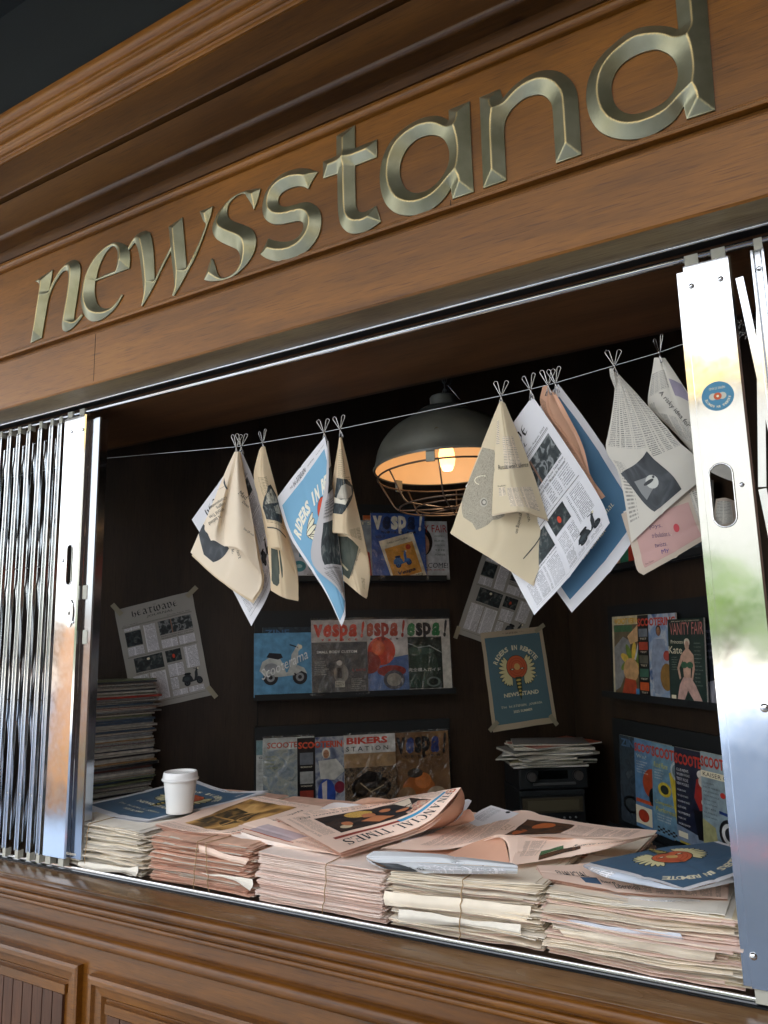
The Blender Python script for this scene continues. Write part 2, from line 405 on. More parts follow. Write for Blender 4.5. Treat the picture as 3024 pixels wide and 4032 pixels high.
# ------------------------------------------------------------------ printed sheets
from mathutils import noise as mnoise
class Sheet:
    """a sheet of paper: control points interpolated to a smooth surface; print is added in page metres (x right, y down)"""
    def __init__(s, G, W, H, paper, n=28, crumple=0, seed=0, side=None, off=(0, 0, 0), fold=True):
        s.W, s.H, s.n = W, H, n
        o = Vector(off)
        P = []
        for i in range(n + 1):
            row = []
            for j in range(n + 1):
                u, v = j / n, i / n
                row.append(cr([cr(r, u) for r in G], v) + o)
            P.append(row)
        if crumple:
            for i in range(n + 1):
                for j in range(n + 1):
                    p = P[i][j]; q = mnoise.noise_vector(p * 14 + Vector((seed * 3.1, 0, seed))) + mnoise.noise_vector(p * 34 + Vector((seed, 2, 0))) * .4
                    P[i][j] = p + q * crumple
        if fold and n >= 20:      # the sharp creases of a sheet that was folded in quarters
            for i in range(n + 1):
                for j in range(n + 1):
                    a = max(0, 1 - abs(j / n - .5) * n / 1.3); b_ = max(0, 1 - abs(i / n - .5) * n / 1.3); k_ = max(a, b_)
                    if k_ > 0:
                        du = P[i][min(j + 1, n)] - P[i][max(j - 1, 0)]; dv = P[min(i + 1, n)][j] - P[max(i - 1, 0)][j]; q = du.cross(dv)
                        if q.length > 1e-10: P[i][j] = P[i][j] + q.normalized() * (.0018 * k_)
        Nn = []
        for i in range(n + 1):
            row = []
            for j in range(n + 1):
                du = P[i][min(j + 1, n)] - P[i][max(j - 1, 0)]; dv = P[min(i + 1, n)][j] - P[max(i - 1, 0)][j]
                k = du.cross(dv)
                row.append(k.normalized() if k.length > 1e-12 else Vector((0, -1, 0)))
            Nn.append(row)
        c = n // 2
        if side is None: side = 1 if (Vector(CAM) - P[c][c]).dot(Nn[c][c]) > 0 else -1
        s.P, s.N, s.side = P, Nn, side
        s.mb = MB()
        V = [P[i][j] for i in range(n + 1) for j in range(n + 1)]
        U = [(j / n * W, i / n * H) for i in range(n + 1) for j in range(n + 1)]
        Fs = [(i * (n + 1) + j, i * (n + 1) + j + 1, (i + 1) * (n + 1) + j + 1, (i + 1) * (n + 1) + j) for i in range(n) for j in range(n)]
        s.mb.faces(V, Fs, paper, U)
    def pt(s, X, Y, layer=1):
        n = s.n; a = min(max(X / s.W, 0), 1) * n; b = min(max(Y / s.H, 0), 1) * n
        j = min(int(a), n - 1); i = min(int(b), n - 1); fu = a - j; fv = b - i
        P, N = s.P, s.N
        p = (P[i][j] * (1 - fu) + P[i][j + 1] * fu) * (1 - fv) + (P[i + 1][j] * (1 - fu) + P[i + 1][j + 1] * fu) * fv
        k = (N[i][j] * (1 - fu) + N[i][j + 1] * fu) * (1 - fv) + (N[i + 1][j] * (1 - fu) + N[i + 1][j + 1] * fu) * fv
        return p + k.normalized() * (s.side * (.00025 + .0002 * layer))
    def rect(s, x0, y0, x1, y1, mt, layer=1):
        a = max(1, math.ceil(abs(x1 - x0) / s.W * s.n)); b = max(1, math.ceil(abs(y1 - y0) / s.H * s.n))
        V = []; U = []
        for i in range(b + 1):
            for j in range(a + 1):
                X = x0 + (x1 - x0) * j / a; Y = y0 + (y1 - y0) * i / b
                V.append(s.pt(X, Y, layer)); U.append((X, Y))
        s.mb.faces(V, [(i * (a + 1) + j, i * (a + 1) + j + 1, (i + 1) * (a + 1) + j + 1, (i + 1) * (a + 1) + j) for i in range(b) for j in range(a)], mt, U)
    def poly(s, pts, mt, layer=2):
        xs = [p[0] for p in pts]; ys = [p[1] for p in pts]; cx_, cy_ = s.W / s.n, s.H / s.n
        if s.n > 1 and (max(xs) - min(xs) > 1.5 * cx_ or max(ys) - min(ys) > 1.5 * cy_):
            P0 = [Vector((p[0], p[1])) for p in pts]; Pb = []
            for i, a in enumerate(P0):
                b = P0[(i + 1) % len(P0)]; k = max(1, math.ceil(max(abs(b.x - a.x) / cx_, abs(b.y - a.y) / cy_)))
                Pb += [a + (b - a) * (j / k) for j in range(k)]
            def ins(x, y):
                c = False
                for i in range(len(P0)):
                    a, b = P0[i - 1], P0[i]
                    if (a.y > y) != (b.y > y) and x < (b.x - a.x) * (y - a.y) / (b.y - a.y) + a.x: c = not c
                return c
            G = []; i0, i1 = int(min(xs) / cx_), int(max(xs) / cx_) + 1; j0, j1 = int(min(ys) / cy_), int(max(ys) / cy_) + 1
            for i in range(i0, i1 + 1):
                for j in range(j0, j1 + 1):
                    if ins(i * cx_, j * cy_): G.append(Vector((i * cx_, j * cy_)))
            nb = len(Pb); vs, es, fs, *_ = delaunay_2d_cdt(Pb + G, [(i, (i + 1) % nb) for i in range(nb)], [], 0, 1e-7)
            keep = [tuple(f) for f in fs if ins(sum(vs[q][0] for q in f) / len(f), sum(vs[q][1] for q in f) / len(f))]
            s.mb.faces([s.pt(v[0], v[1], layer) for v in vs], keep, mt, [(v[0], v[1]) for v in vs]); return
        tri = tessellate_polygon([[Vector((p[0], p[1], 0)) for p in pts]])
        s.mb.faces([s.pt(p[0], p[1], layer) for p in pts], [tuple(t) for t in tri], mt, [(p[0], p[1]) for p in pts])
    def ell(s, cx, cy, rx, ry, mt, layer=2, rot=0, n=20, a0=0, a1=360):
        c, q = math.cos(rot), math.sin(rot); pts = []
        for k in range(n + (0 if a1 - a0 == 360 else 1)):
            t = math.radians(a0 + (a1 - a0) * k / n); x, y = rx * math.cos(t), ry * math.sin(t)
            pts.append((cx + x * c - y * q, cy + x * q + y * c))
        s.poly(pts, mt, layer)
    def line(s, pts, w, mt, layer=3):
        for q in strip(pts, w): s.poly([(p.x, p.y) for p in q], mt, layer)
    def quads(s, Q, x, y, k, ky, mt, layer=3, rot=0, width=0):
        """quads in letter units (y up), centred horizontally on x with baseline y"""
        c, sn = math.cos(rot), math.sin(rot); V = []; Fs = []
        for q in Q:
            i = len(V)
            for p in q:
                a = (p[0] - width / 2) * k; b = -p[1] * ky
                V.append((x + a * c - b * sn, y + a * sn + b * c))
            Fs.append(tuple(range(i, i + len(q))))
        s.mb.faces([s.pt(a, b, layer) for a, b in V], Fs, mt, V)
    def text(s, t, x, y, w, h, mt, rot=0, bold=.0, shear=0, layer=3, clipx=None):
        """t fitted into w by h, centred on x with its middle at y"""
        V, Fc, tw, th = text_mesh(t, bold, shear)
        if tw <= 0: return
        kx = w / tw; ky = h / th; c, sn = math.cos(rot), math.sin(rot); out = []
        for a, b in V:
            a = (a - tw / 2) * kx; b = -(b - th / 2) * ky
            out.append((x + a * c - b * sn, y + a * sn + b * c))
        if clipx:
            out = [(min(max(a, clipx[0]), clipx[1]), b) for a, b in out]
        s.mb.faces([s.pt(a, b, layer) for a, b in out], Fc, mt, out)
    def arc(s, t, cx, cy, r, h, a0, a1, mt, bold=.02, layer=3):
        n = len(t)
        for i, ch in enumerate(t):
            if ch == ' ': continue
            a = math.radians(a0 + (a1 - a0) * i / (n - 1))
            w = h * (.35 if ch == 'I' else .95 if ch == 'M' else .72)
            s.text(ch, cx + r * math.sin(a), cy - r * math.cos(a), w, h, mt, rot=a, bold=bold, layer=layer)
    def inv(s, pos):
        if not hasattr(s, 'gp'):
            A = np.array([[tuple(q) for q in r] for r in s.P]) - CAM; B = A @ RW
            s.gp = np.stack([CX + F * B[..., 0] / B[..., 2], CY + F * B[..., 1] / B[..., 2]], -1)
        g = s.gp; d = ((g - np.array(pos)) ** 2).sum(-1); i, j = np.unravel_index(d.argmin(), d.shape); n = s.n
        u, v = float(j), float(i)
        def at(u, v):
            u = min(max(u, 0), n - 1e-6); v = min(max(v, 0), n - 1e-6); a, b = int(u), int(v); fu, fv = u - a, v - b
            return (g[b, a] * (1 - fu) + g[b, a + 1] * fu) * (1 - fv) + (g[b + 1, a] * (1 - fu) + g[b + 1, a + 1] * fu) * fv
        for _ in range(7):
            p = at(u, v); e = np.array(pos) - p; h = .5
            ju = (at(u + h, v) - at(u - h, v)) / (2 * h if 0 < u < n - h else h); jv = (at(u, v + h) - at(u, v - h)) / (2 * h if 0 < v < n - h else h)
            det = ju[0] * jv[1] - ju[1] * jv[0]
            if abs(det) < 1e-9: break
            du = (e[0] * jv[1] - e[1] * jv[0]) / det; dv = (ju[0] * e[1] - ju[1] * e[0]) / det
            u = min(max(u + max(-3, min(3, du)), 0), n); v = min(max(v + max(-3, min(3, dv)), 0), n)
        return (u / n * s.W, v / n * s.H)
    def ppx(s, pts, f, mt, layer=2): s.poly([s.inv(f(*p)) for p in pts], mt, layer)
    def epx(s, c, rx, ry, f, mt, layer=2, rot=0, n=14):
        s.ppx([(c[0] + rx * math.cos(t) * math.cos(rot) - ry * math.sin(t) * math.sin(rot), c[1] + rx * math.cos(t) * math.sin(rot) + ry * math.sin(t) * math.cos(rot)) for t in [2 * PI * k / n for k in range(n)]], f, mt, layer)
    def tpx(s, t, f, c, ang, w, h, mt, bold=.0, shear=0, layer=4):
        V, Fc, tw, th = text_mesh(t, bold, shear); a_ = math.radians(ang); cs, sn = math.cos(a_), math.sin(a_); out = []
        for a, b in V:
            a = (a - tw / 2) * w / tw; b = -(b - th / 2) * h / th
            out.append(s.inv(f(c[0] + a * cs - b * sn, c[1] + a * sn + b * cs)))
        s.mb.faces([s.pt(a, b, layer) for a, b in out], Fc, mt, out)
    def bl(s, t, x, y, w, h, mt, layer=3, rot=0):
        Q, tw = blackletter(t); s.quads(Q, x, y, w / tw, h, mt, layer, rot, tw)
    def rom(s, t, x, y, w, h, mt, layer=3, rot=0):
        Q, tw = roman(t); s.quads(Q, x, y, w / tw, h, mt, layer, rot, tw)
    def cols(s, x0, y0, x1, y1, mt, n=1, gap=.005, layer=1):
        w = (x1 - x0 - gap * (n - 1)) / n
        for i in range(n): s.rect(x0 + i * (w + gap), y0, x0 + i * (w + gap) + w, y1, mt, layer)
def grid(rows, f, mode='y', d=0):
    """control points traced in photograph pixels and met with a real depth (y) or height (z) each"""
    out = []
    for r in rows:
        q = []
        for p in r:
            pos = f(p[0], p[1])
            q.append(on(pos, y=p[2] + d) if mode == 'y' else on(pos, z=p[2] + d))
        out.append(q)
    return out
# paper stocks and inks
WHITE = mat('white_paper', '#e6e6ea', rough=.8, var=.02, trans=.14)
CREAM = mat('cream_paper', '#eadac2', rough=.85, var=.04, scale=6, trans=.14)
TAN = mat('aged_paper', '#dfcaa8', rough=.85, var=.06, scale=6, trans=.22)
GREYP = mat('grey_paper', '#cbc6bb', rough=.85, var=.04, trans=.12)
PINK = mat('salmon_paper', '#f6dac8', rough=.85, var=.03, scale=5, trans=.1)
PINKD = mat('salmon_paper_aged', '#dab19b', rough=.9, var=.14, scale=22)
IVORY = mat('ivory_paper', '#efe3cf', rough=.9, var=.08, scale=18)
IVORY2 = mat('pale_newsprint', '#ebe4d6', rough=.9, var=.06, scale=16)
BLUE = mat('tabloid_blue', '#5b8cab', rough=.7, var=.04)
BLUED = mat('tabloid_blue_shiny', '#4d6a84', rough=.45, var=.05)
N_WHITE = newsprint('print_white', '#e6e6ea', '#3a3d44')
N_CREAM = newsprint('print_cream', '#eadac2', '#3a352c', dens=.7)
N_TAN = newsprint('print_aged', '#d9c3a0', '#3a3226', dens=.7)
N_GREY = newsprint('print_grey', '#cbc6bb', '#3c3e42', pitch=.0052, dens=.8)
N_PINK = newsprint('print_salmon', '#f6dac8', '#5a4c44', dens=.65)
K = ink('#26262a'); KS = ink('#4a4844'); CR_ = ink('#e3dcc0'); RED = ink('#c8452c'); ORG = ink('#c4603c')
PH_DARK = photo('press_photo_dark', ['#15181a', '#22282a', '#2f3a3c', '#6a6a66'], 60)
PH_CROWD = photo('press_photo_crowd', ['#1d2326', '#2c3437', '#3a3f40', '#8a8f90', '#2a3134'], 55, detail=4)
PH_GREEN = photo('press_photo_green', ['#333a33', '#3d443b', '#4a4f44'], 12)
PH_GREY = photo('press_photo_grey', ['#4b4a44', '#8d8a7c', '#b4ae9c', '#3a3934'], 45)
PH_STONE = photo('press_photo_stone', ['#7a7466', '#9a9382', '#b4ab97', '#6a6458'], 160, detail=8, dist=2)
PH_FIELD = photo('press_photo_field', ['#3f3420', '#7a5a30', '#b4874a', '#d8aa66', '#c89a5c'], 11, detail=8, dist=.3)
PH_TALK = photo('press_photo_talk', ['#161414', '#2a211e', '#3a2a22', '#1a1818'], 20, detail=4)
PH_FOOD = photo('press_photo_food', ['#241a14', '#3c2a1c', '#5a3a22', '#2b2018'], 22, detail=5)
PH_SLATE = photo('press_photo_slate', ['#2c2f33', '#3a3e42', '#565a5e'], 14)
def scooter(S, x, y, w, body, dark, mid=None, layer=3, rot=0, flip=1):
    """side view of a scooter, w wide, centred on x, y"""
    mid = mid or body; c, sn = math.cos(rot), math.sin(rot)
    def T(pts): return [(x + (a * flip * c - b * sn) * w, y + (a * flip * sn + b * c) * w) for a, b in pts]
    def E(a, b, rx, ry, m_, l, r2=0):
        p = T([(a, b)])[0]; S.ell(p[0], p[1], rx * w, ry * w, m_, l, rot + r2)
    for wx in (-.27, .33):
        E(wx, .26, .15, .15, dark, layer); E(wx, .26, .085, .085, mid, layer + 1); E(wx, .26, .04, .04, dark, layer + 2)
    S.poly(T([(-.5, .12), (-.44, -.06), (-.28, -.15), (-.08, -.12), (0, .02), (.04, .16), (.2, .17), (.22, .22), (-.1, .25), (-.36, .24)]), body, layer + 1)
    S.poly(T([(.02, .2), (.2, .22), (.29, -.05), (.3, -.28), (.24, -.32), (.16, -.2), (.13, .02), (.08, .15)]), body, layer + 1)
    S.poly(T([(.2, .16), (.28, .02), (.42, .08), (.48, .2), (.36, .14), (.26, .2)]), body, layer + 2)
    S.poly(T([(-.36, -.15), (-.3, -.24), (-.06, -.22), (-.02, -.14), (-.12, -.1)]), dark, layer + 2)
    S.poly(T([(.22, -.3), (.3, -.42), (.38, -.34), (.3, -.26)]), body, layer + 2)
    S.line(T([(.12, -.4), (.24, -.36), (.3, -.33)]), .025 * w, dark, layer + 2)
    E(-.26, .06, .14, .09, mid, layer + 2); E(.34, -.35, .04, .045, CR_, layer + 3)
def emblem(S, x, y, k, layer=3):
    dk = ink('#3a4434'); wing = ink('#d8d0a0'); ylw = ink('#c8b060')
    for sgn in (-1, 1):
        for i in range(11):
            a = math.radians(-62 + i * 15.5); L = .50 + .10 * math.sin(i * .45)
            cx = x + sgn * k * (.30 + .30 * math.cos(a) * L * 1.3); cy = y + k * (.08 + .62 * math.sin(a) * L * 1.2)
            S.ell(cx, cy, .24 * k, .075 * k, dk, layer, sgn * a); S.ell(cx, cy, .215 * k, .055 * k, wing, layer + 1, sgn * a)
    S.ell(x, y - .05 * k, .43 * k, .43 * k, dk, layer + 2); S.ell(x, y - .05 * k, .41 * k, .41 * k, ORG, layer + 3)
    for r in (.33, .24): 
        S.ell(x, y - .05 * k, r * k, r * k, ink('#b04a2c'), layer + 4 + (r < .3) * 2); S.ell(x, y - .05 * k, (r - .02) * k, (r - .02) * k, ORG, layer + 5 + (r < .3) * 2)
    S.ell(x, y - .06 * k, .12 * k, .12 * k, ink('#d0a868'), layer + 8)
    for sgn in (-1, 1): S.ell(x + sgn * .2 * k, y + .02 * k, .09 * k, .035 * k, dk, layer + 8); S.ell(x + sgn * .2 * k, y + .02 * k, .04 * k, .02 * k, CR_, layer + 9)
    S.poly([(x - .12 * k, y + .3 * k), (x + .12 * k, y + .3 * k), (x + .1 * k, y + .75 * k), (x, y + 1.15 * k), (x - .1 * k, y + .75 * k)], dk, layer + 8)
    for i in range(5): S.ell(x, y + (.42 + i * .13) * k, (.1 - .015 * i) * k, .04 * k, ylw, layer + 9)
def page_riders(S, blue=BLUE, year='2025 SUMMER', rings=True):
    W, H = S.W, S.H
    S.rect(.055 * W, .06 * H, .945 * W, .94 * H, blue, 1)
    S.text('THE', .36 * W, .032 * H, .03 * W, .008 * H, KS); S.bl('HEATWAVE', .5 * W, .041 * H, .2 * W, .017 * H, K)
    S.text('JOURNAL', .66 * W, .032 * H, .09 * W, .007 * H, KS)
    S.arc('RIDERS IN REMOTE', .5 * W, .46 * H, .275 * H, .05 * H, -58, 58, CR_, bold=.03)
    emblem(S, .5 * W, .40 * H, .285 * H)
    S.text('NEWS', .36 * W, .66 * H, .24 * W, .042 * H, CR_, bold=.03); S.text('STAND', .65 * W, .66 * H, .28 * W, .042 * H, CR_, bold=.03)
    S.bl('THE HEATWAVE JOURNAL', .5 * W, .785 * H, .66 * W, .022 * H, CR_)
    S.text(year, .5 * W, .83 * H, .3 * W, .026 * H, CR_, bold=.02)
def page_heatwave(S, nm=N_WHITE):
    W, H = S.W, S.H
    S.text('THE', .5 * W, .035 * H, .04 * W, .008 * H, KS)
    S.bl('HEATWAVE', .5 * W, .105 * H, .60 * W, .052 * H, K)
    S.text('JOURNAL', .55 * W, .135 * H, .34 * W, .026 * H, K, shear=.15)
    S.text('Saturday, August, 2025', .78 * W, .172 * H, .3 * W, .014 * H, KS, shear=.2); S.text('No. 1  ISSUE 01', .16 * W, .172 * H, .18 * W, .009 * H, KS)
    S.rect(.05 * W, .184 * H, .95 * W, .187 * H, KS); S.rect(.05 * W, .192 * H, .95 * W, .194 * H, KS)
    S.rect(.07 * W, .24 * H, .27 * W, .38 * H, PH_DARK); S.rect(.5 * W, .21 * H, .66 * W, .34 * H, PH_CROWD); S.rect(.67 * W, .21 * H, .93 * W, .34 * H, PH_CROWD)
    S.rect(.655 * W, .21 * H, .67 * W, .34 * H, ink('#8a6a5a'), 2)
    S.cols(.07 * W, .20 * H, .27 * W, .23 * H, nm); S.cols(.07 * W, .39 * H, .27 * W, .47 * H, nm); S.cols(.31 * W, .21 * H, .46 * W, .47 * H, nm)
    S.text('Exhibit & DJ Live Show Take Over', .72 * W, .356 * H, .42 * W, .014 * H, K, shear=.15); S.text('NewsStand With "Riders In Remote"', .72 * W, .374 * H, .42 * W, .014 * H, K, shear=.15)
    S.cols(.5 * W, .39 * H, .93 * W, .47 * H, nm, 2)
    S.rect(.05 * W, .482 * H, .95 * W, .485 * H, KS)
    S.rect(.12 * W, .50 * H, .48 * W, .64 * H, PH_DARK); S.rect(.52 * W, .50 * H, .72 * W, .61 * H, PH_DARK)
    S.ell(.62 * W, .56 * H, .018 * W, .02 * H, RED, 2); S.ell(.3 * W, .53 * H, .02 * W, .012 * H, CR_, 2)
    S.cols(.76 * W, .50 * H, .93 * W, .70 * H, nm); S.text('DJ Show and Riders In Remote', .3 * W, .655 * H, .36 * W, .012 * H, K)
    S.cols(.07 * W, .67 * H, .48 * W, .93 * H, nm, 2); S.cols(.52 * W, .63 * H, .72 * W, .75 * H, nm); S.cols(.52 * W, .88 * H, .93 * W, .93 * H, nm, 2); S.cols(.52 * W, .76 * H, .62 * W, .87 * H, nm)
    scooter(S, .8 * W, .79 * H, .27 * W, ink('#2b3034'), ink('#16191b'), ink('#3c4448'))
    S.rect(.06 * W, .95 * H, .94 * W, .952 * H, KS)
def page_ft(S, ph=PH_TALK):
    W, H = S.W, S.H
    S.rom('FINANCIAL TIMES', .5 * W, .16 * H, .84 * W, .1 * H, K)
    S.rect(.05 * W, .19 * H, .52 * W, .235 * H, ink('#3c8fb8')); S.rect(.52 * W, .19 * H, .93 * W, .225 * H, ink('#8e3a2e'))
    S.rect(.02 * W, .05 * H, .07 * W, .19 * H, ink('#b8442c')); S.ell(.045 * W, .09 * H, .014 * W, .025 * H, CR_, 2); S.ell(.045 * W, .15 * H, .014 * W, .025 * H, CR_, 2)
    S.rect(.2 * W, .27 * H, .86 * W, .74 * H, ph)
    if ph is PH_TALK:
        sk = ink('#b8744c'); S.poly([(.22 * W, .72 * H), (.3 * W, .45 * H), (.36 * W, .4 * H), (.42 * W, .5 * H), (.44 * W, .72 * H)], ink('#d8c9b4'), 2)
        S.poly([(.2 * W, .27 * H), (.42 * W, .27 * H), (.40 * W, .40 * H), (.24 * W, .46 * H)], photo('press_crowd_soft', ['#6a7c8c', '#b0604a', '#c8b49c', '#4a5a6c'], 90), 2)
        S.poly([(.34 * W, .34 * H), (.56 * W, .3 * H), (.62 * W, .5 * H), (.55 * W, .74 * H), (.36 * W, .7 * H)], ink('#1c1a1c'), 3)
        S.ell(.62 * W, .62 * H, .085 * W, .1 * H, photo('press_hair', ['#8a6a30', '#c9a04c', '#d8b868'], 300), 4); S.ell(.585 * W, .52 * H, .04 * W, .07 * H, sk, 5); S.ell(.47 * W, .56 * H, .035 * W, .05 * H, sk, 5); S.ell(.40 * W, .40 * H, .05 * W, .035 * H, sk, 5)
        S.poly([(.48 * W, .34 * H), (.6 * W, .3 * H), (.68 * W, .4 * H), (.56 * W, .46 * H)], sk, 4); S.ell(.76 * W, .42 * H, .03 * W, .06 * H, sk, 5); S.ell(.79 * W, .36 * H, .035 * W, .04 * H, ink('#c8b898'), 4)
    S.text('Germany leads censure of eastern EU', .5 * W, .83 * H, .84 * W, .055 * H, K, shear=.1)
    S.cols(.03 * W, .27 * H, .18 * W, .74 * H, N_PINK); S.cols(.88 * W, .3 * H, .97 * W, .9 * H, N_PINK); S.cols(.03 * W, .88 * H, .86 * W, .98 * H, N_PINK, 4)
CLIPM = steel('clip_wire', (.42, .41, .40), .2, 0, 10)
# ================================================================== the setting
PAVE = mat('pavement', '#a3a09a', rough=.9, var=.15, scale=3)
ASPH = mat('asphalt', '#596a82', rough=.75, var=.12, scale=5, bump=.002, bscale=120)
PALE = mat('pale_paving', '#cfcac0', rough=.9, var=.08, scale=2)
g = MB(); g.box((0, -20, -1.05), (160, 120, .2), PAVE); tag(g.build('ground'), None, None, kind='structure')
g = MB(); g.box((0, -9.2, -.943), (120, 14.4, .012), ASPH); tag(g.build('road'), None, None, kind='structure')
g = MB(); g.box((0, -25.4, -.90), (120, 18, .12), PALE); tag(g.build('pavement'), None, None, kind='structure')
g = MB(); g.box((1.5, -4.85, -.935), (110, .13, .004), ink('#d8797c')); tag(g.build('road_marking'), None, None, kind='structure')
# what the polished steel mirrors: hedge, trees and a white building over the road
def leaves(mb, c, r, n, mt, s=.16, squash=1):
    for _ in range(n):
        d = Vector((rnd.gauss(0, 1), rnd.gauss(0, 1), rnd.gauss(0, 1))).normalized() * (rnd.random() ** .45)
        p = Vector(c) + Vector((d.x * r[0], d.y * r[1], d.z * r[2]))
        a = Vector((rnd.gauss(0, 1), rnd.gauss(0, 1), rnd.gauss(0, .7))).normalized(); b = a.cross(Vector((rnd.gauss(0, 1), rnd.gauss(0, 1), rnd.gauss(0, 1)))).normalized()
        k = s * rnd.uniform(.6, 1.3); mb.face([p - a * k, p - b * k * .45, p + a * k, p + b * k * .45], mt)
LEAF = mat('leaf_green', '#4d6b35', rough=.6, var=.4, scale=2, trans=.3); LEAF2 = mat('leaf_light', '#7d9a4e', rough=.6, var=.3, scale=2, trans=.3)
BARK = mat('bark', '#4a3a2c', rough=.9, var=.3)
h = MB()
for i in range(30): leaves(h, (-16 + i * 1.3, -33.0, .6 + .5 * (i % 4 == 0)), (1.2, .9, 1.7), 150, LEAF if i % 3 else LEAF2, .24)
tag(h.build('hedge'), 'long green hedge across the road, mirrored in the steel posts', 'hedge')
for i, (tx, ty, th, tr, lb) in enumerate([(-9.5, -30.6, 5.6, 2.6, 'tall green street tree seen mirrored at the left steel post'), (-1.2, -27.0, 3.4, 1.9, 'small light green tree mirrored low in the right steel post'), (8.5, -30, 7.0, 3.4, 'broad green tree farthest right across the road')]):
    t = thing('street_tree', lb, 'tree', (tx, ty, -.95), 'trees across the road')
    b = MB(); b.tube([(tx, ty, -.95), (tx + .05, ty, th * .3), (tx - .05, ty + .1, th * .62)], [.16, .12, .05], BARK); 
    for k in range(5):
        a = k * 1.3; b.tube([(tx, ty, th * .25), (tx + math.cos(a) * tr * .5, ty + math.sin(a) * tr * .4, th * .6)], [.06, .02], BARK, 6)
    b.build('trunk', t, smooth=True)
    c = MB()
    for k in range(9): leaves(c, (tx + rnd.uniform(-.6, .6) * tr, ty + rnd.uniform(-.5, .5) * tr, th * .6 + rnd.uniform(-.45, .5) * tr), (tr * .5, tr * .5, tr * .38), 170, LEAF if k % 2 else LEAF2, .17)
    c.build('crown', t)
t = thing('white_building', 'long white rendered building across the road behind the hedge', 'building', (0, -37, -.95))
b = MB(); WR = mat('white_render', '#c9c7c2', rough=.9, var=.03, scale=.6)
b.box((0, -40, 5.6), (70, 6, 13.1), WR); b.build('wall', t)
b = MB(); b.box((0, -40, 12.3), (70.6, 6.6, .3), mat('roof_grey', '#7c7c78')); b.build('roof', t)
for i in range(9):
    if i in (4, 5): continue
    b = MB(); x = -18 + i * 4.5; b.box((x, -36.98, 3.9), (1.5, .06, 1.6), mat('window_dark', '#39434c', rough=.1)); w_ = b.build('window', t)
    b = MB()
    for sx in (-.78, .78): b.box((x + sx, -36.96, 3.9), (.08, .1, 1.7), WR)
    b.box((x, -36.96, 3.9), (.05, .09, 1.6), WR); o = b.build('window_frame', t)
# cream awning over the far kerb, on two steel posts
t = thing('cream_awning', 'cream fabric awning on steel posts, mirrored at the top of the right gate post', 'awning', (1.6, -4.2, -.95))
b = MB(); AWN = mat('awning_cream', '#c4a962', rough=.9, var=.05, trans=.35)
Pn = 12; V = []
for i in range(Pn + 1):
    for j in range(7):
        x = .3 + 3.4 * i / Pn; q = j / 6; V.append((x, -3.3 - 2.2 * q, 2.05 + 1.0 * q - .10 * math.sin(PI * q) + .03 * math.cos(i * PI)))
b.faces(V, [(i * 7 + j, i * 7 + j + 1, (i + 1) * 7 + j + 1, (i + 1) * 7 + j) for i in range(Pn) for j in range(6)], AWN); b.build('fabric', t, smooth=True)
b = MB(); GM = mat('grey_metal', '#55575a', rough=.4, metal=.8)
for x in (.3, 1.4, 2.6, 3.7): b.tube([(x, -3.3, 2.03), (x, -5.5, 3.0)], .02, GM)
b.tube([(.3, -3.3, 2.03), (3.7, -3.3, 2.03)], .02, GM); b.build('frame', t)
for x in (.3, 3.7):
    b = MB(); b.tube([(x, -5.5, -.95), (x, -5.5, 3.0)], .035, GM); b.build('post', t)
# unseen building added at the right to shade the ground there, timber screen with low plants at the left
t = thing('added_side_block', 'tall brown building added out of view at the right for shade', 'building', (8.6, -6, -.95))
b = MB(); b.box((8.6, -6.4, 2.3), (3.4, 13.5, 6.5), mat('brown_render', '#5a4436', rough=.9, var=.1, scale=1)); b.build('wall', t)
b = MB(); b.box((8.5, -6.4, 5.62), (3.8, 13.9, .14), mat('roof_grey', '#7c7c78')); b.build('roof', t)
for yy in (-10.5, -7, -3.5):
    b = MB(); b.box((6.88, yy, 2.2), (.05, 1.3, 1.7), mat('window_dark', '#39434c', rough=.1)); b.build('window', t)
t = thing('timber_screen', 'brown timber screen mirrored in the left steel post', 'screen', (-5.6, -4.6, -.95))
ts_ = Matrix.Rotation(math.radians(52), 3, 'Z'); b = MB()
for i in range(9): b.box(Vector((-5.6, -4.6, -.85 + .2 * i)), (3.0, .05, .19), mat('screen_wood', '#7a5636', rough=.6, var=.25, scale=6), ts_)
b.build('board_panel', t); 
for sx in (-1.5, 1.5):
    b = MB(); q = Vector((-5.6, -4.6, 0)) + ts_ @ Vector((sx, .03, 0)); b.box((q.x, q.y, -.02), (.09, .09, 1.86), BARK); b.build('post', t)
for i in range(5):
    q = Vector((-5.6, -4.6, 0)) + ts_ @ Vector((-1.2 + .6 * i, -.55 if ts_[1][0] > 0 else .55, 0)); b = MB(); leaves(b, (q.x + .25, q.y + .3, -.62), (.3, .3, .36), 160, LEAF2 if i % 2 else LEAF, .08)
    tag(b.build('low_shrub'), 'small leafy shrub in the row before the timber screen', 'shrub', 'shrubs before the timber screen')
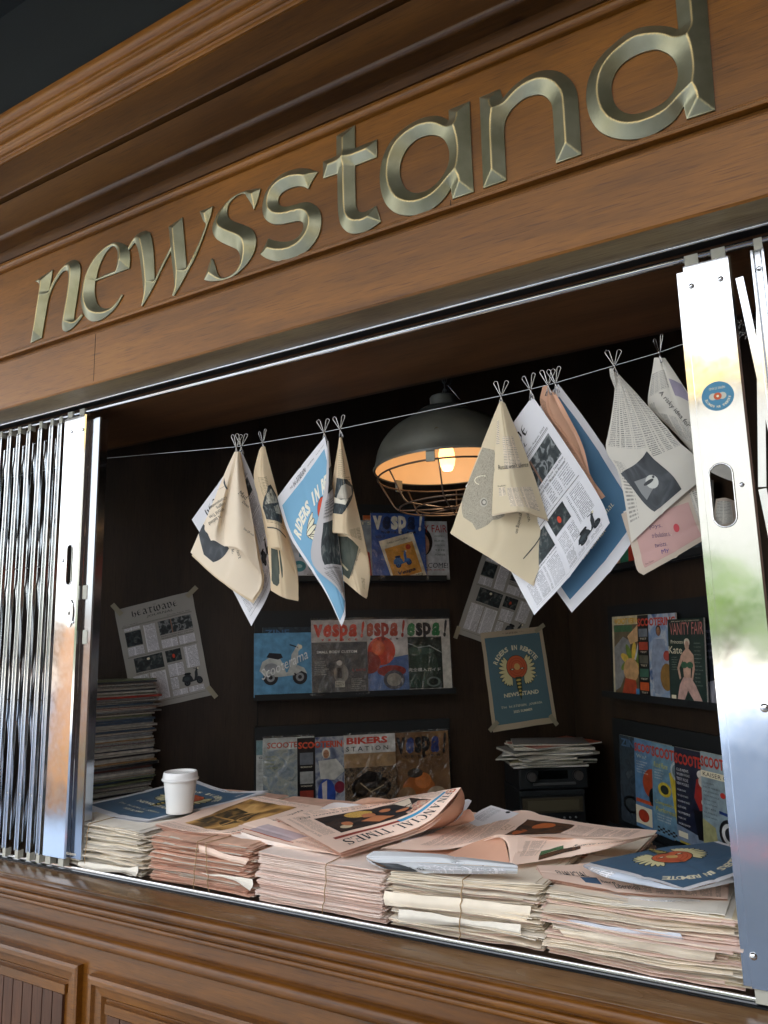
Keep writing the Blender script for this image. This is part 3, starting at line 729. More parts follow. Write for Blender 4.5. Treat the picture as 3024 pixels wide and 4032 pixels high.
# ================================================================== the kiosk
K0 = Vector((.861, 1.782, 0)); ANG = math.radians(43); DA = Vector((math.cos(ANG), math.sin(ANG), 0)); NA = Vector((math.sin(ANG), -math.cos(ANG), 0))   # NA: into the room
DB = Vector((math.sin(ANG), -math.cos(ANG), 0)); NB = Vector((-math.cos(ANG), -math.sin(ANG), 0))
kiosk = thing('newsstand_kiosk', 'brown wooden newsstand kiosk with bronze lettering over its open serving hatch', 'kiosk', (.8, 0, -.95))
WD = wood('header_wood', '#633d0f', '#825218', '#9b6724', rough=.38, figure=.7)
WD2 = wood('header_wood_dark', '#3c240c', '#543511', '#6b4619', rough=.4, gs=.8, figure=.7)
WDC = wood('counter_wood', '#4f2e0a', '#6f4310', '#8a591a', rough=.3, coat=.2, figure=.6)
WDS = wood('sill_wood', '#4a3420', '#64482c', '#7d5c3a', rough=.22, coat=.6, gs=1.3)
WDD = wood('panel_wood_dark', '#3a2418', '#4c3022', '#5c3c2a', rough=.4, axis=2)
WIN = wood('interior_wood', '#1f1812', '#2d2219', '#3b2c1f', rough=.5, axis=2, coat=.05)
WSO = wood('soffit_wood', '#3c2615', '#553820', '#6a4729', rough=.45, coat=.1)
CHR = steel('chrome', (.62, .63, .65), .12, 0, 9)
CHP = steel('post_steel', (.72, .73, .74), .08, .0022, 4.0)
CHB = steel('bar_steel', (.64, .66, .68), .13, .001, 5)
BLKM = mat('black_gap', '#0c0c0d', rough=.7)
X0, X1 = -3.0, 4.2
# header boards and mouldings: profiles of (y, z) swept along the front
def part(name, prof, mt, x0=X0, x1=X1, smooth=True, auto=32):
    b = MB(); b.extrude_x(prof, x0, x1, mt, nx=1); return b.build(name, kiosk, smooth=smooth, auto=auto)
def arcp(cy, cz, r, a0, a1, n=10):
    return [(cy + r * math.cos(math.radians(a0 + (a1 - a0) * i / n)), cz + r * math.sin(math.radians(a0 + (a1 - a0) * i / n))) for i in range(n + 1)]
part('header_underside', [(-.0235, 1.3117), (-.106, 1.3117)], wood('underside_wood', '#574935', '#75644a', '#90805f', rough=.42, coat=.0, gs=1.4))
part('lower_fascia', [(-.1062, 1.3118), (-.110, 1.316)] + [(-.110, 1.462), (-.107, 1.465), (-.092, 1.466), (-.092, 1.484)], WD)
part('sign_surround', [(-.092, 1.4842), (-.1075, 1.4843), (-.1090, 1.487), (-.1090, 1.4905), (-.1055, 1.494), (-.1055, 1.4965), (-.1025, 1.4995), (-.100, 1.500)], WD)
part('sign_panel', [(-.1, 1.5002), (-.1, 1.781)], WD)
part('sign_moulding', [(-.1, 1.7811), (-.106, 1.7815)] + arcp(-.106, 1.7935, .0125, 262, 90, 14) + [(-.104, 1.808), (-.104, 1.814)], WD)
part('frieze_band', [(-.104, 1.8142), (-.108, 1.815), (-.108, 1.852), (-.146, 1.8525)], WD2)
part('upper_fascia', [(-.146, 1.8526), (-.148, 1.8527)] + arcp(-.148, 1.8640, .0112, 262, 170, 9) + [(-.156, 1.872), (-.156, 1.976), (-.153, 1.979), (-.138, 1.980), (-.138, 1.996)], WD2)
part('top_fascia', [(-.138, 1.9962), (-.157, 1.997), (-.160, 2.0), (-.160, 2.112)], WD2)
part('cornice', [(-.160, 2.1122), (-.166, 2.113), (-.168, 2.118), (-.168, 2.124), (-.172, 2.127)] + arcp(-.172, 2.143, .016, 270, 180, 7) + [(-.190, 2.146), (-.190, 2.152)] +
     arcp(-.192, 2.172, .02, 265, 175, 8) + [(-.216, 2.176), (-.216, 2.186)] + [(-.221, 2.189), (-.226, 2.197), (-.228, 2.205), (-.228, 2.216), (-.20, 2.222)], WD)
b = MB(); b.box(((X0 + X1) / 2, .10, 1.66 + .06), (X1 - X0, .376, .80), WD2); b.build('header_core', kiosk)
# joints where lengths of board and moulding meet
b = MB()
for x, y, z, hh in ((-.505, -.157, 1.925, .10), (.12, -.11, 1.39, .14), (1.42, -.157, 1.925, .1), (1.23, -.111, 1.494, .012)):
    b.box((x, y, z), (.0012, .0012, hh), BLKM)
b.build('board_joint', kiosk)
# dark roof canopy over the front
CAN = mat('canopy_dark', '#0b1212', rough=.9, var=.2)
b = MB(); b.box((.6, -.80, 2.66), (10, 2.0, .08), CAN); b.build('canopy', kiosk)
b = MB(); b.box((2, 4.5, 8.4), (34, 8.6, 11.5), mat('upper_wall_dark', '#0d1413', rough=.9)); b.build('added_shade_mass', kiosk)  # unseen building mass added above the kiosk only for its shade
b = MB(); b.box((.6, -.05, 2.42), (9, .30, .399), mat('upper_wall_dark', '#0d1413', rough=.9)); b.build('upper_wall', kiosk)
# soffit and drop board behind the opening
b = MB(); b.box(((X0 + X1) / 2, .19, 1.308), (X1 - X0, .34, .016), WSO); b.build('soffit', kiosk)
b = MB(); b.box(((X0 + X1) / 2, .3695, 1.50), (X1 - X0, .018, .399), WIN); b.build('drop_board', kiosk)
# walls of the room behind (two walls meeting in a far corner), ceiling and floor
def wall(name, p0, p1, nin, z0, z1, mt, th=.04):
    b = MB(); a = [Vector((p0.x, p0.y, z0)), Vector((p1.x, p1.y, z0)), Vector((p1.x, p1.y, z1)), Vector((p0.x, p0.y, z1))]
    o = [q - nin * th for q in a]
    b.faces(a + o, [(0, 1, 2, 3), (4, 5, 6, 7), (0, 1, 5, 4), (3, 2, 6, 7), (0, 3, 7, 4), (1, 2, 6, 5)], mt); return b.build(name, kiosk)
WA0 = K0 - DA * 2.62; WB1 = K0 + DB * 2.45
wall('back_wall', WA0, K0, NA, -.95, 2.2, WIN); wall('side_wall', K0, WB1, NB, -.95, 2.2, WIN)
b = MB(); b.faces([(WA0.x - .1, -.02, 2.1), (2.6, -.02, 2.1), (K0.x, K0.y + .1, 2.1)], [(0, 1, 2)], WIN); b.build('ceiling', kiosk)
b = MB(); b.faces([(WA0.x, .02, -.94), (2.5, .02, -.94), (K0.x, K0.y, -.94)], [(0, 1, 2)], WIN); b.build('inner_floor', kiosk)
# thin seams in the wall panelling
b = MB()
for s_ in (1.30,): q = WA0 + DA * s_ * 1.0 + NA * .001; b.box((q.x, q.y, .6), (.003, .003, 2.8), BLKM)
b.build('panel_seam', kiosk)
# counter: top board, sill, mouldings, front
b = MB(); b.box((.75, .345, -.0195), (3.4, .62, .035), wood('counter_top', '#2c2018', '#3a2a1e', '#4a3626', rough=.4)); b.build('counter_top', kiosk)
part('sill', [(.034, -.014), (-.078, -.0155), (-.082, -.0175), (-.083, -.019)], WDS)
part('sill_nosing', [(-.083, -.0192)] + arcp(-.0945, -.0300, .0115, 85, 250, 12) + [(-.0935, -.0425), (-.0935, -.0445)] + arcp(-.093, -.0525, .0078, 90, 262, 9) +
     [(-.0905, -.0612), (-.0905, -.063)] + arcp(-.088, -.0695, .0065, 95, 262, 8) + [(-.084, -.077), (-.080, -.0775)], WDC)
part('counter_fascia', [(-.080, -.0777), (-.080, -.1105)], WDC)
part('front_bead', [(-.080, -.1107), (-.083, -.1112)] + arcp(-.087, -.1262, .0148, 82, 268, 16) + [(-.083, -.1418), (-.080, -.1420)], WDC)
b = MB(); b.box(((X0 + X1) / 2, .0, -.60), (X1 - X0, .118, .86), WDC); b.build('counter_front_upper', kiosk)
part('counter_front', [(-.0805, -.1422), (-.0805, -.72), (-.0805, -.93)], WDC)
YF = -.0805
z5 = zf(0, 3400, 1.3825)
def frame(x0, x1, zt, zb, w, d, mt, y0=YF):
    """mitred raised moulding round an inset panel, one mesh"""
    b = MB(); prof = [(0, 0), (0, d * .85), (.12, d), (.3, d), (.38, d * .55), (.75, d * .45), (.85, d * .1), (1, -.006)]
    cs = [(x0, zt, 1, -1), (x1, zt, -1, -1), (x1, zb, -1, 1), (x0, zb, 1, 1)]; V = []
    for cx, cz, sx, sz in cs: V += [(cx + sx * w * t, y0 - q, cz + sz * w * t) for t, q in prof]
    k = len(prof); Fs = [(i * k + j, i * k + j + 1, ((i + 1) % 4) * k + j + 1, ((i + 1) % 4) * k + j) for i in range(4) for j in range(k - 1)]
    b.faces(V, Fs, mt); return b
def planks(x0, x1, zt, zb, mt, n, y):
    b = MB(); w = (x1 - x0) / n
    for i in range(n): b.box((x0 + (i + .5) * w, y, (zt + zb) / 2), (w - .0035, .012, zt - zb), mt)
    return b
f1 = on(z5(418, 560), y=YF - .02); f2 = on(z5(487, 603), y=YF - .012)
for k, (xa, xb, zt, lb, mt) in enumerate([(f1.x - .72, f1.x, f1.z, 'raised moulding frame around dark vertical planks', WDD), (f2.x, f2.x + 1.1, f2.z, 'wide moulding frame at the counter bottom', WDD), (f2.x + 1.19, f2.x + 2.3, f2.z, None, WDD)]):
    fr = frame(xa, xb, zt, -.86, .055, .02, WDC).build('panel_frame', kiosk)
    ip = MB(); ip.box(((xa + xb) / 2, YF - .0035, zt - .067), (xb - xa - .11, .012, .022), WDC); ip.build('panel_rail', kiosk)
    planks(xa + .062, xb - .062, zt - .08, -.80, mt, int((xb - xa) / .048), YF - .002).build('plank_panel', kiosk)
for xa, xb in ((X0, -.66), (2.07, X1)):      # solid piers closing the hatch at both ends
    b = MB(); b.box(((xa + xb) / 2, .045, .649), (xb - xa, .05, 1.317), WD); b.build('end_pier', kiosk, bevel=.002)
# steel runner on the sill and the tube at the head
part('sill_runner', [(.0115, -.0135), (.0115, -.0045)] + arcp(.0085, -.0045, .0030, 0, 180, 8) + [(.0055, -.0075)], steel('runner_chrome', (.85, .86, .88), .10, 0, 9))
part('sill_track', [(.0054, -.0086), (-.004, -.0088), (-.0055, -.0098), (-.0056, -.0137)], mat('track_dark', '#1c2026', rough=.25, metal=.5))
b = MB(); b.tube([(X0, 0, 1.289), (X1, 0, 1.289)], .0068, CHR, 14); b.build('head_tube', kiosk, smooth=True)
part('head_trim', [(-.0165, 1.3135), (-.0165, 1.3085)] + arcp(-.0198, 1.3085, .0033, 0, -180, 8) + [(-.0232, 1.3135)], CHR)
b = MB(); b.box(((X0 + X1) / 2, .003, 1.3145), (X1 - X0, .036, .006), BLKM)
b.build('head_channel', kiosk)
# ------------------------------------------------------------------ bronze letters
def letter_mat():
    m = bpy.data.materials.new('aged_bronze'); m.use_nodes = True; nt = m.node_tree; b = nt.nodes['Principled BSDF']; L = nt.links
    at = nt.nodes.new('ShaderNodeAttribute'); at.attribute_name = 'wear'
    tc = nt.nodes.new('ShaderNodeTexCoord'); n = nt.nodes.new('ShaderNodeTexNoise'); n.inputs['Scale'].default_value = 14; n.inputs['Detail'].default_value = 5
    L.new(tc.outputs['Object'], n.inputs['Vector'])
    r = nt.nodes.new('ShaderNodeValToRGB'); r.color_ramp.elements[0].position = .3; r.color_ramp.elements[1].position = .75
    r.color_ramp.elements[0].color = (*hx('#7c7a60'), 1); r.color_ramp.elements[1].color = (*hx('#9c9a82'), 1)
    L.new(n.outputs[0], r.inputs[0])
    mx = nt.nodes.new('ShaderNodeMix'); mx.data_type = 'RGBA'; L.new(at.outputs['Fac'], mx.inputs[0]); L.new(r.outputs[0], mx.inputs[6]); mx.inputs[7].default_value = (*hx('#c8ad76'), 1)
    L.new(mx.outputs[2], b.inputs['Base Color'])
    b.inputs['Metallic'].default_value = .8; b.inputs['Roughness'].default_value = .38
    n2 = nt.nodes.new('ShaderNodeTexNoise'); mp = nt.nodes.new('ShaderNodeMapping'); mp.inputs['Scale'].default_value = (900, 900, 40)
    L.new(tc.outputs['Object'], mp.inputs[0]); L.new(mp.outputs[0], n2.inputs['Vector']); n2.inputs['Scale'].default_value = 1
    bp = nt.nodes.new('ShaderNodeBump'); bp.inputs['Distance'].default_value = .0002; L.new(n2.outputs[0], bp.inputs['Height']); L.new(bp.outputs[0], b.inputs['Normal'])
    return m
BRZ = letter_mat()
PY = -.1
def letter(outlines, f, step=.0026, slope=.62):
    loops = []
    for o in outlines:
        pts = spline(o, 6); loops.append([(on(f(p[0], p[1]), y=PY).x, on(f(p[0], p[1]), y=PY).z) for p in pts])
    seg = []
    for lp in loops:
        for i in range(len(lp)): seg.append((*lp[i], *lp[(i + 1) % len(lp)]))
    sg = np.array(seg); a = sg[:, :2]; d = sg[:, 2:] - a; dd = (d ** 2).sum(1) + 1e-12
    def dist(Pq):
        t = np.clip((((Pq[:, None, :] - a) * d).sum(2)) / dd, 0, 1)
        return np.sqrt((((a + t[..., None] * d) - Pq[:, None, :]) ** 2).sum(2)).min(1)
    def inside(Pq):
        x, y = Pq[:, 0][:, None], Pq[:, 1][:, None]; x1, y1, x2, y2 = sg[:, 0], sg[:, 1], sg[:, 2], sg[:, 3]
        c = ((y1 > y) != (y2 > y)) & (x < (x2 - x1) * (y - y1) / (y2 - y1 + 1e-15) + x1)
        return c.sum(1) % 2 == 1
    allp = np.array([p for lp in loops for p in lp]); lo, hi = allp.min(0), allp.max(0)
    gx = np.arange(lo[0], hi[0], step); gy = np.arange(lo[1], hi[1], step)
    Gp = np.array([(x + (step / 2 if j % 2 else 0), y) for j, y in enumerate(gy) for x in gx])
    Gp = Gp[inside(Gp)]; dG = dist(Gp); Gp = Gp[dG > step * .4]
    # slide points near a ridge onto it, so the edge comes out crisp
    def grad(Pq, e=.0024):
        return np.stack([(dist(Pq + [e, 0]) - dist(Pq - [e, 0])) / (2 * e), (dist(Pq + [0, e]) - dist(Pq - [0, e])) / (2 * e)], 1)
    V2 = [Vector(p) for lp in loops for p in lp]; nb = len(V2); E2 = []; base = 0
    for lp in loops: E2 += [(base + i, base + (i + 1) % len(lp)) for i in range(len(lp))]; base += len(lp)
    vs, es, fs, ov, oe, of = delaunay_2d_cdt(V2 + [Vector(p) for p in Gp], E2, [], 0, 1e-6)
    A = np.array([(p[0], p[1]) for p in vs]); D = dist(A)
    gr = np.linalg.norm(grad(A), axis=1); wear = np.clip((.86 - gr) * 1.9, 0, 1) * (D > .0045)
    cen = np.array([A[list(q)].mean(0) for q in fs]); keep = inside(cen)
    LIFT = .004
    n0 = len(A); V = [(A[i, 0], PY - LIFT - slope * D[i], A[i, 1]) for i in range(n0)]
    Fc = [tuple(q) for q, k in zip(fs, keep) if k]
    edge = {}
    for q in Fc:
        for i in range(len(q)):
            e = (q[i], q[(i + 1) % len(q)]); edge[e] = 1
    for (p, q) in list(edge):
        if (q, p) not in edge:
            i = len(V); V += [(A[p, 0], PY + .002, A[p, 1]), (A[q, 0], PY + .002, A[q, 1])]; Fc.append((p, q, i + 1, i))
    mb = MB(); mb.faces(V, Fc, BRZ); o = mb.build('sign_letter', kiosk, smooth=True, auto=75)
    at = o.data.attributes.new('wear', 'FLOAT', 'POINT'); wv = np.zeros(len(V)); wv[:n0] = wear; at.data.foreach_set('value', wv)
    return o
A1, A2, A3, A4, A5, A6 = zf(100, 850, 3), zf(540, 760, 3), zf(1000, 480, 3), zf(1450, 350, 3), zf(1860, 250, 3), zf(2280, 0, 3)
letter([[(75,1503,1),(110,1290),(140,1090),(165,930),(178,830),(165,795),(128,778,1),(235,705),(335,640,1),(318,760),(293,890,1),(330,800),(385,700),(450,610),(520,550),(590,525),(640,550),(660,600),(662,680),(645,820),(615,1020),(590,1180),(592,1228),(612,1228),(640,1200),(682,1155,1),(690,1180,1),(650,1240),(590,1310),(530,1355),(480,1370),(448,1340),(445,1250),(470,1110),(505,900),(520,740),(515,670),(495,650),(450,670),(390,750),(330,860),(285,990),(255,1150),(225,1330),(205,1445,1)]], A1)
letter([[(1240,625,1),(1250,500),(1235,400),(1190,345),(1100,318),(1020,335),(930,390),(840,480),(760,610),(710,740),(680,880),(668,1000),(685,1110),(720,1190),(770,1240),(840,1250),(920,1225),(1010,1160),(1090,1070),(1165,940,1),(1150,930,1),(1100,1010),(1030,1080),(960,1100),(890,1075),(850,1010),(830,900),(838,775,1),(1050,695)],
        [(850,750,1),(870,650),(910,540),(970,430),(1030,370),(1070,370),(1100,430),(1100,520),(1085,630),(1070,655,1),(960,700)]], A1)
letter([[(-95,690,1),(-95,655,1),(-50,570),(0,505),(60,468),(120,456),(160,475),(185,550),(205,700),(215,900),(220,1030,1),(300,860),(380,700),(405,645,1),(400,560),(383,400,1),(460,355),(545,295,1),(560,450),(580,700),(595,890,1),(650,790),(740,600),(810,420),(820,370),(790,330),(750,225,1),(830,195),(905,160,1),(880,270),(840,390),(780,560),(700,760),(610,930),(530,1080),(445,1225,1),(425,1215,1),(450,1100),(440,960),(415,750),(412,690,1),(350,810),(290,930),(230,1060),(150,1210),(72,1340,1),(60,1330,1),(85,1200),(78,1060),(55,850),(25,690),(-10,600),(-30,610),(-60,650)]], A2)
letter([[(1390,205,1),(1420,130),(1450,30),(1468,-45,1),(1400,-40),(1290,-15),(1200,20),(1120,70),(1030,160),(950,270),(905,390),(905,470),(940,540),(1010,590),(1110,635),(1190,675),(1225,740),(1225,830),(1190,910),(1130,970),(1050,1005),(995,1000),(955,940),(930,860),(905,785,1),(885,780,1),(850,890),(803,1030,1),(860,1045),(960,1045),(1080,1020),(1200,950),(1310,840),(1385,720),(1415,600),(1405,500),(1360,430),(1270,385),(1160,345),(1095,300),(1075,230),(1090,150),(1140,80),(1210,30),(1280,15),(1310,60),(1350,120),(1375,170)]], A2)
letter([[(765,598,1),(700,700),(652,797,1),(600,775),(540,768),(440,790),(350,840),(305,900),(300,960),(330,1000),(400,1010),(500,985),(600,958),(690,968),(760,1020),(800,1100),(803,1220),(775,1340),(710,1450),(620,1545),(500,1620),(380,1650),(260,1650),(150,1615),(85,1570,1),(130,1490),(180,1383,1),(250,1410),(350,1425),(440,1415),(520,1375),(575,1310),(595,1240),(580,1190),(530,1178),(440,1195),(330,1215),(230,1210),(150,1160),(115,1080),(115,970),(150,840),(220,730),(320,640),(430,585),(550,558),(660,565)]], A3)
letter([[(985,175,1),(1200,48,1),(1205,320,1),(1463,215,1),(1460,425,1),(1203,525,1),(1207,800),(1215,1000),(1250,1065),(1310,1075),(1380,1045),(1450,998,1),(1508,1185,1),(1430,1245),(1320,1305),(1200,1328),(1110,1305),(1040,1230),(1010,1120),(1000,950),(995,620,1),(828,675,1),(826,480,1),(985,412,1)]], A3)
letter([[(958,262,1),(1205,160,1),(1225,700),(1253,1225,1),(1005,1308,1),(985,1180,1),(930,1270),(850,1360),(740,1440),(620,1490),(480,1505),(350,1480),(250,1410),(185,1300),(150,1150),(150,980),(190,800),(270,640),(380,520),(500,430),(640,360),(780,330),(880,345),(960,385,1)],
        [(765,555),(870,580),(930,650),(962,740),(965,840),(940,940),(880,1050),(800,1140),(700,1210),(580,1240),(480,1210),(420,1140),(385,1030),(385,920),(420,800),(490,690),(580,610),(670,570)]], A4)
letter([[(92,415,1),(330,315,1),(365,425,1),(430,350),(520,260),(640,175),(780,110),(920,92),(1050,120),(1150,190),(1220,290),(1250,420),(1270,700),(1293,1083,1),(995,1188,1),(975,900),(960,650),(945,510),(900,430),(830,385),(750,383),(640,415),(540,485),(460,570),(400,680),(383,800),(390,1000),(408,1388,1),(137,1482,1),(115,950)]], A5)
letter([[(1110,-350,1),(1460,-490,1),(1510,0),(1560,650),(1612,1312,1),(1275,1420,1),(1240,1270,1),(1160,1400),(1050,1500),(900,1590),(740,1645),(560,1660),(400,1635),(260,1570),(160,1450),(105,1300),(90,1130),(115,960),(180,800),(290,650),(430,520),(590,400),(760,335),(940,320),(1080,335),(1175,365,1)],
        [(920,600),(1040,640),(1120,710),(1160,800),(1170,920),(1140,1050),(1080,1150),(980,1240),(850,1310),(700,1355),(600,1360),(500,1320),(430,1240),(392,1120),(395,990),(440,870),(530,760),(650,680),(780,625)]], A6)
# ================================================================== folding steel gates
NYL = mat('nylon_bracket', '#b9b8ac', rough=.6)
def plate(mb, outline, holes, y, th, mt):
    """flat steel plate in the x-z plane with real holes; front face at y"""
    loops = [outline] + holes; V2 = []; E2 = []; base = 0
    for lp in loops:
        V2 += [Vector(p) for p in lp]; E2 += [(base + i, base + (i + 1) % len(lp)) for i in range(len(lp))]; base += len(lp)
    vs, es, fs, *_ = delaunay_2d_cdt(V2, E2, [], 0, 1e-7)
    def ins(p, lp):
        c = False
        for i in range(len(lp)):
            (x1, y1), (x2, y2) = lp[i - 1], lp[i]
            if (y1 > p[1]) != (y2 > p[1]) and p[0] < (x2 - x1) * (p[1] - y1) / (y2 - y1) + x1: c = not c
        return c
    keep = [q for q in fs if (lambda c: ins(c, outline) and not any(ins(c, h_) for h_ in holes))((sum(vs[i][0] for i in q) / len(q), sum(vs[i][1] for i in q) / len(q)))]
    n = len(vs); mb.faces([(p[0], y, p[1]) for p in vs] + [(p[0], y + th, p[1]) for p in vs], [tuple(q) for q in keep] + [tuple(n + i for i in q[::-1]) for q in keep], mt)
    for lp in loops:
        k = len(lp); mb.faces([(p[0], y, p[1]) for p in lp] + [(p[0], y + th, p[1]) for p in lp], [(i, (i + 1) % k, k + (i + 1) % k, k + i) for i in range(k)], mt)
def slot(cx, cz, w, h, n=10):
    r = w / 2; return [(cx + r * math.cos(PI * i / n), cz + h / 2 - r + r * math.sin(PI * i / n)) for i in range(n + 1)] + [(cx + r * math.cos(PI + PI * i / n), cz - h / 2 + r + r * math.sin(PI + PI * i / n)) for i in range(n + 1)]
def gate_bar(t, x, w=.019):
    b = MB(); zb, zt = .016, 1.272
    prof = [(-.5, .3), (-.5, -.5), (-.28, -.5), (-.22, -.1), (.22, -.1), (.28, -.5), (.5, -.5), (.5, .3)]
    V = [(x + a * w, y_ * .014, z) for z in (zb, zt) for a, y_ in prof]; k = len(prof)
    b.faces(V, [(i, (i + 1) % k, k + (i + 1) % k, k + i) for i in range(k)] + [tuple(range(k))[::-1], tuple(range(k, 2 * k))], CHB)
    o = b.build('gate_bar', t, bevel=.0008)
    for z in (1.235, .965, .56, .17): 
        r_ = MB(); r_.lathe((x, -.0014, z), [(0, .0), (.0032, 0), (.0042, .0016), (.0042, .003)], CHP, 10, Matrix.Rotation(PI / 2, 3, 'X')); q = r_.build('rivet', o, smooth=True)
    for z in (1.281, .006):
        n_ = MB(); n_.box((x + .003, .002, z), (.014, .018, .022), NYL); n_.build('guide', o)
    return o
lg = thing('folding_gate', 'folded steel lattice gate at the left end of the hatch', 'folding gate', (-.4, 0, 0), 'folding gates')
bars = [-.158, -.200, -.254, -.311, -.362, -.410, -.46, -.512, -.565, -.62]
for x in bars: gate_bar(lg, x)
def lattice(t, xs, y0=.011):
    for i in range(len(xs) - 1):
        xa, xb = xs[i], xs[i + 1]
        for zc in (.235, .635, 1.035):
            for sg in (-1, 1):
                b = MB(); L_ = .198
                a = Vector((xa, y0 + .003 * (sg + 1) / 2, zc - sg * L_)); c = Vector((xb, y0 + .003 * (sg + 1) / 2, zc + sg * L_))
                d = (c - a).normalized(); n = Vector((-d.z, 0, d.x)) * .0065
                b.faces([a - n, a + n, c + n, c - n, a - n + Vector((0, .002, 0)), a + n + Vector((0, .002, 0)), c + n + Vector((0, .002, 0)), c - n + Vector((0, .002, 0))],
                        [(0, 1, 2, 3), (7, 6, 5, 4), (0, 3, 7, 4), (1, 5, 6, 2)], CHB); b.build('lattice_strip', t)
lattice(lg, bars)
zL = zf(0, 1500, 1.106)
b = MB(); hc = on(zL(302, 800), y=-.012); sl = slot(hc.x, hc.z, .020, .115)
plate(b, [(-.127, .020), (-.037, .020), (-.037, 1.276), (-.127, 1.276)], [sl], -.012, .0016, CHP)
b.faces([(-.037, -.012, .02), (-.032, -.009, .02), (-.032, .014, .02), (-.037, -.012, 1.276), (-.032, -.009, 1.276), (-.032, .014, 1.276)], [(0, 1, 4, 3), (1, 2, 5, 4)], CHP)
po = b.build('lead_post', lg)
b = MB(); b.tube([(p[0], -.0128, p[1]) for p in slot(hc.x, hc.z, .0225, .118)], .0016, CHP, 6, closed=True); b.build('handle_rim', po, smooth=True)
b = MB(); b.faces([(-.031, .004, .02), (-.006, .004, .02), (-.004, .0005, .02), (.016, .0005, .02), (.018, .006, .02), (.018, .03, .02)] + [(-.031, .004, 1.262), (-.006, .004, 1.262), (-.004, .0005, 1.262), (.016, .0005, 1.262), (.018, .004, 1.262), (.018, .03, 1.262)],
   [(i, i + 1, i + 7, i + 6) for i in range(5)], steel('channel_steel', (.34, .36, .39), .12, .002, 5)); b.build('lead_channel', lg)  # darker base colour stands in for the channel's dark reflections
ec = on(zL(304, 1012), y=-.013); b = MB(); q = [(ec.x + .0155 * math.cos(a) * (1 if abs(math.sin(a)) < .8 else .9), ec.z + .040 * math.sin(a)) for a in [2 * PI * i / 24 for i in range(24)]]
kh = [(ec.x + .004 * math.cos(a), ec.z + .006 * math.sin(a)) for a in [2 * PI * i / 12 for i in range(12)]]
plate(b, q, [kh], -.0155, .003, steel('escutcheon_steel', (.7, .7, .7), .2)); eo = b.build('keyhole_plate', lg)
b = MB(); b.box((ec.x, -.0122, ec.z), (.008, .0006, .012), BLKM); b.build('keyhole', eo)
for p in ((312, 222), (362, 212), (275, 782), (318, 972), (318, 1050)):
    c = on(zL(*p), y=-.012); b = MB(); b.lathe((c.x, -.012, c.z), [(0, .0035), (.003, .0033), (.0052, .0015), (.0054, 0)], CHP, 14, Matrix.Rotation(PI / 2, 3, 'X')); b.build('bolt', po, smooth=True)
for z in (.80, .62):
    b = MB(); c = on(zL(370, 920 if z == .8 else 1115), y=.0); b.box((c.x, .0015, c.z), (.02, .006, .04), NYL); b.build('latch', lg, bevel=.002)
for z in (1.287, .009):
    for x in (-.11, -.055): b = MB(); b.box((x, .002, z), (.022, .02, .022), NYL); b.build('guide', po)
# right gate
rg = thing('folding_gate', 'wide polished steel gate post with an oval hand hole at the right end', 'folding gate', (1.75, 0, 0), 'folding gates')
zR = zf(2424, 800, 830 / 600)
hc = on(zR(585, 1590), y=-.012)
b = MB(); sl = slot(hc.x, hc.z, .036, .112)
plate(b, [(1.660, .018), (1.738, .018), (1.738, 1.270), (1.660, 1.270)], [sl], -.012, .0016, CHP)
b.faces([(1.738, -.012, .018), (1.742, -.009, .018), (1.742, .02, .018), (1.738, -.012, 1.27), (1.742, -.009, 1.27), (1.742, .02, 1.27)], [(0, 1, 4, 3), (1, 2, 5, 4)], CHP)
b.faces([(1.660, -.012, .018), (1.6585, -.006, .018), (1.647, -.006, .018), (1.647, .016, .018), (1.660, -.012, 1.262), (1.6585, -.006, 1.262), (1.647, -.006, 1.262), (1.647, .016, 1.262)], [(0, 1, 5, 4), (1, 2, 6, 5), (2, 3, 7, 6)], CHP)
po = b.build('lead_post', rg)
b = MB(); b.tube([(p[0], -.0128, p[1]) for p in slot(hc.x, hc.z, .0385, .1145)], .0018, CHP, 6, closed=True); b.build('handle_rim', po, smooth=True)
zR3 = zf(2424, 2400, 813 / 600)
for f, p, r in ((zR, (413, 452), .0052), (zR, (572, 413), .0052), (zR, (687, 1533), .0045), (zR3, (795, 525), .0075), (zR3, (735, 1850), .0062)):
    c = on(f(*p), y=-.012); b = MB(); b.lathe((c.x, -.012, c.z), [(0, .0045), (r * .6, .0042), (r * .95, .0018), (r, 0)], CHP, 16, Matrix.Rotation(PI / 2, 3, 'X')); b.build('rivet', po, smooth=True)
for z in (1.281, .006):
    for x in (1.675, 1.722): b = MB(); b.box((x, .002, z), (.024, .02, .022), NYL); b.build('guide', po)
rb = [1.786, 1.84, 1.893, 1.95, 2.01]
for x in rb: gate_bar(rg, x, .023)
lattice(rg, [1.752] + rb)
# round sticker on the right post
sc_ = on(zR(556, 1050), y=-.0126); rad = (on(zR(646, 1050), y=-.0126).x - on(zR(467, 1050), y=-.0126).x) / 2
def vx(x, z, y=-.0126): return Vector((x, y, z))
R_ = rad
S = Sheet([[vx(sc_.x + R_, sc_.z - R_), vx(sc_.x - R_, sc_.z - R_)], [vx(sc_.x + R_, sc_.z + R_), vx(sc_.x - R_, sc_.z + R_)]], 2 * R_, 2 * R_, WHITE, n=1)   # stuck on upside down
S.mb = MB(); S.ell(R_, R_, R_, R_, ink('#4f88a6'), 1, n=40); S.arc('RIDERS IN REMOTE', R_, R_, R_ * .74, R_ * .16, -75, 75, CR_, layer=2)
S.text('NEWS STAND', R_, R_ * 1.55, R_ * 1.0, R_ * .17, CR_, layer=2)
for sg in (-1, 1): S.ell(R_ + sg * R_ * .28, R_ * .98, R_ * .26, R_ * .24, ink('#c3c3b4'), 2)
S.ell(R_, R_ * .98, R_ * .25, R_ * .25, ORG, 3); S.ell(R_, R_ * .98, R_ * .08, R_ * .08, CR_, 4)
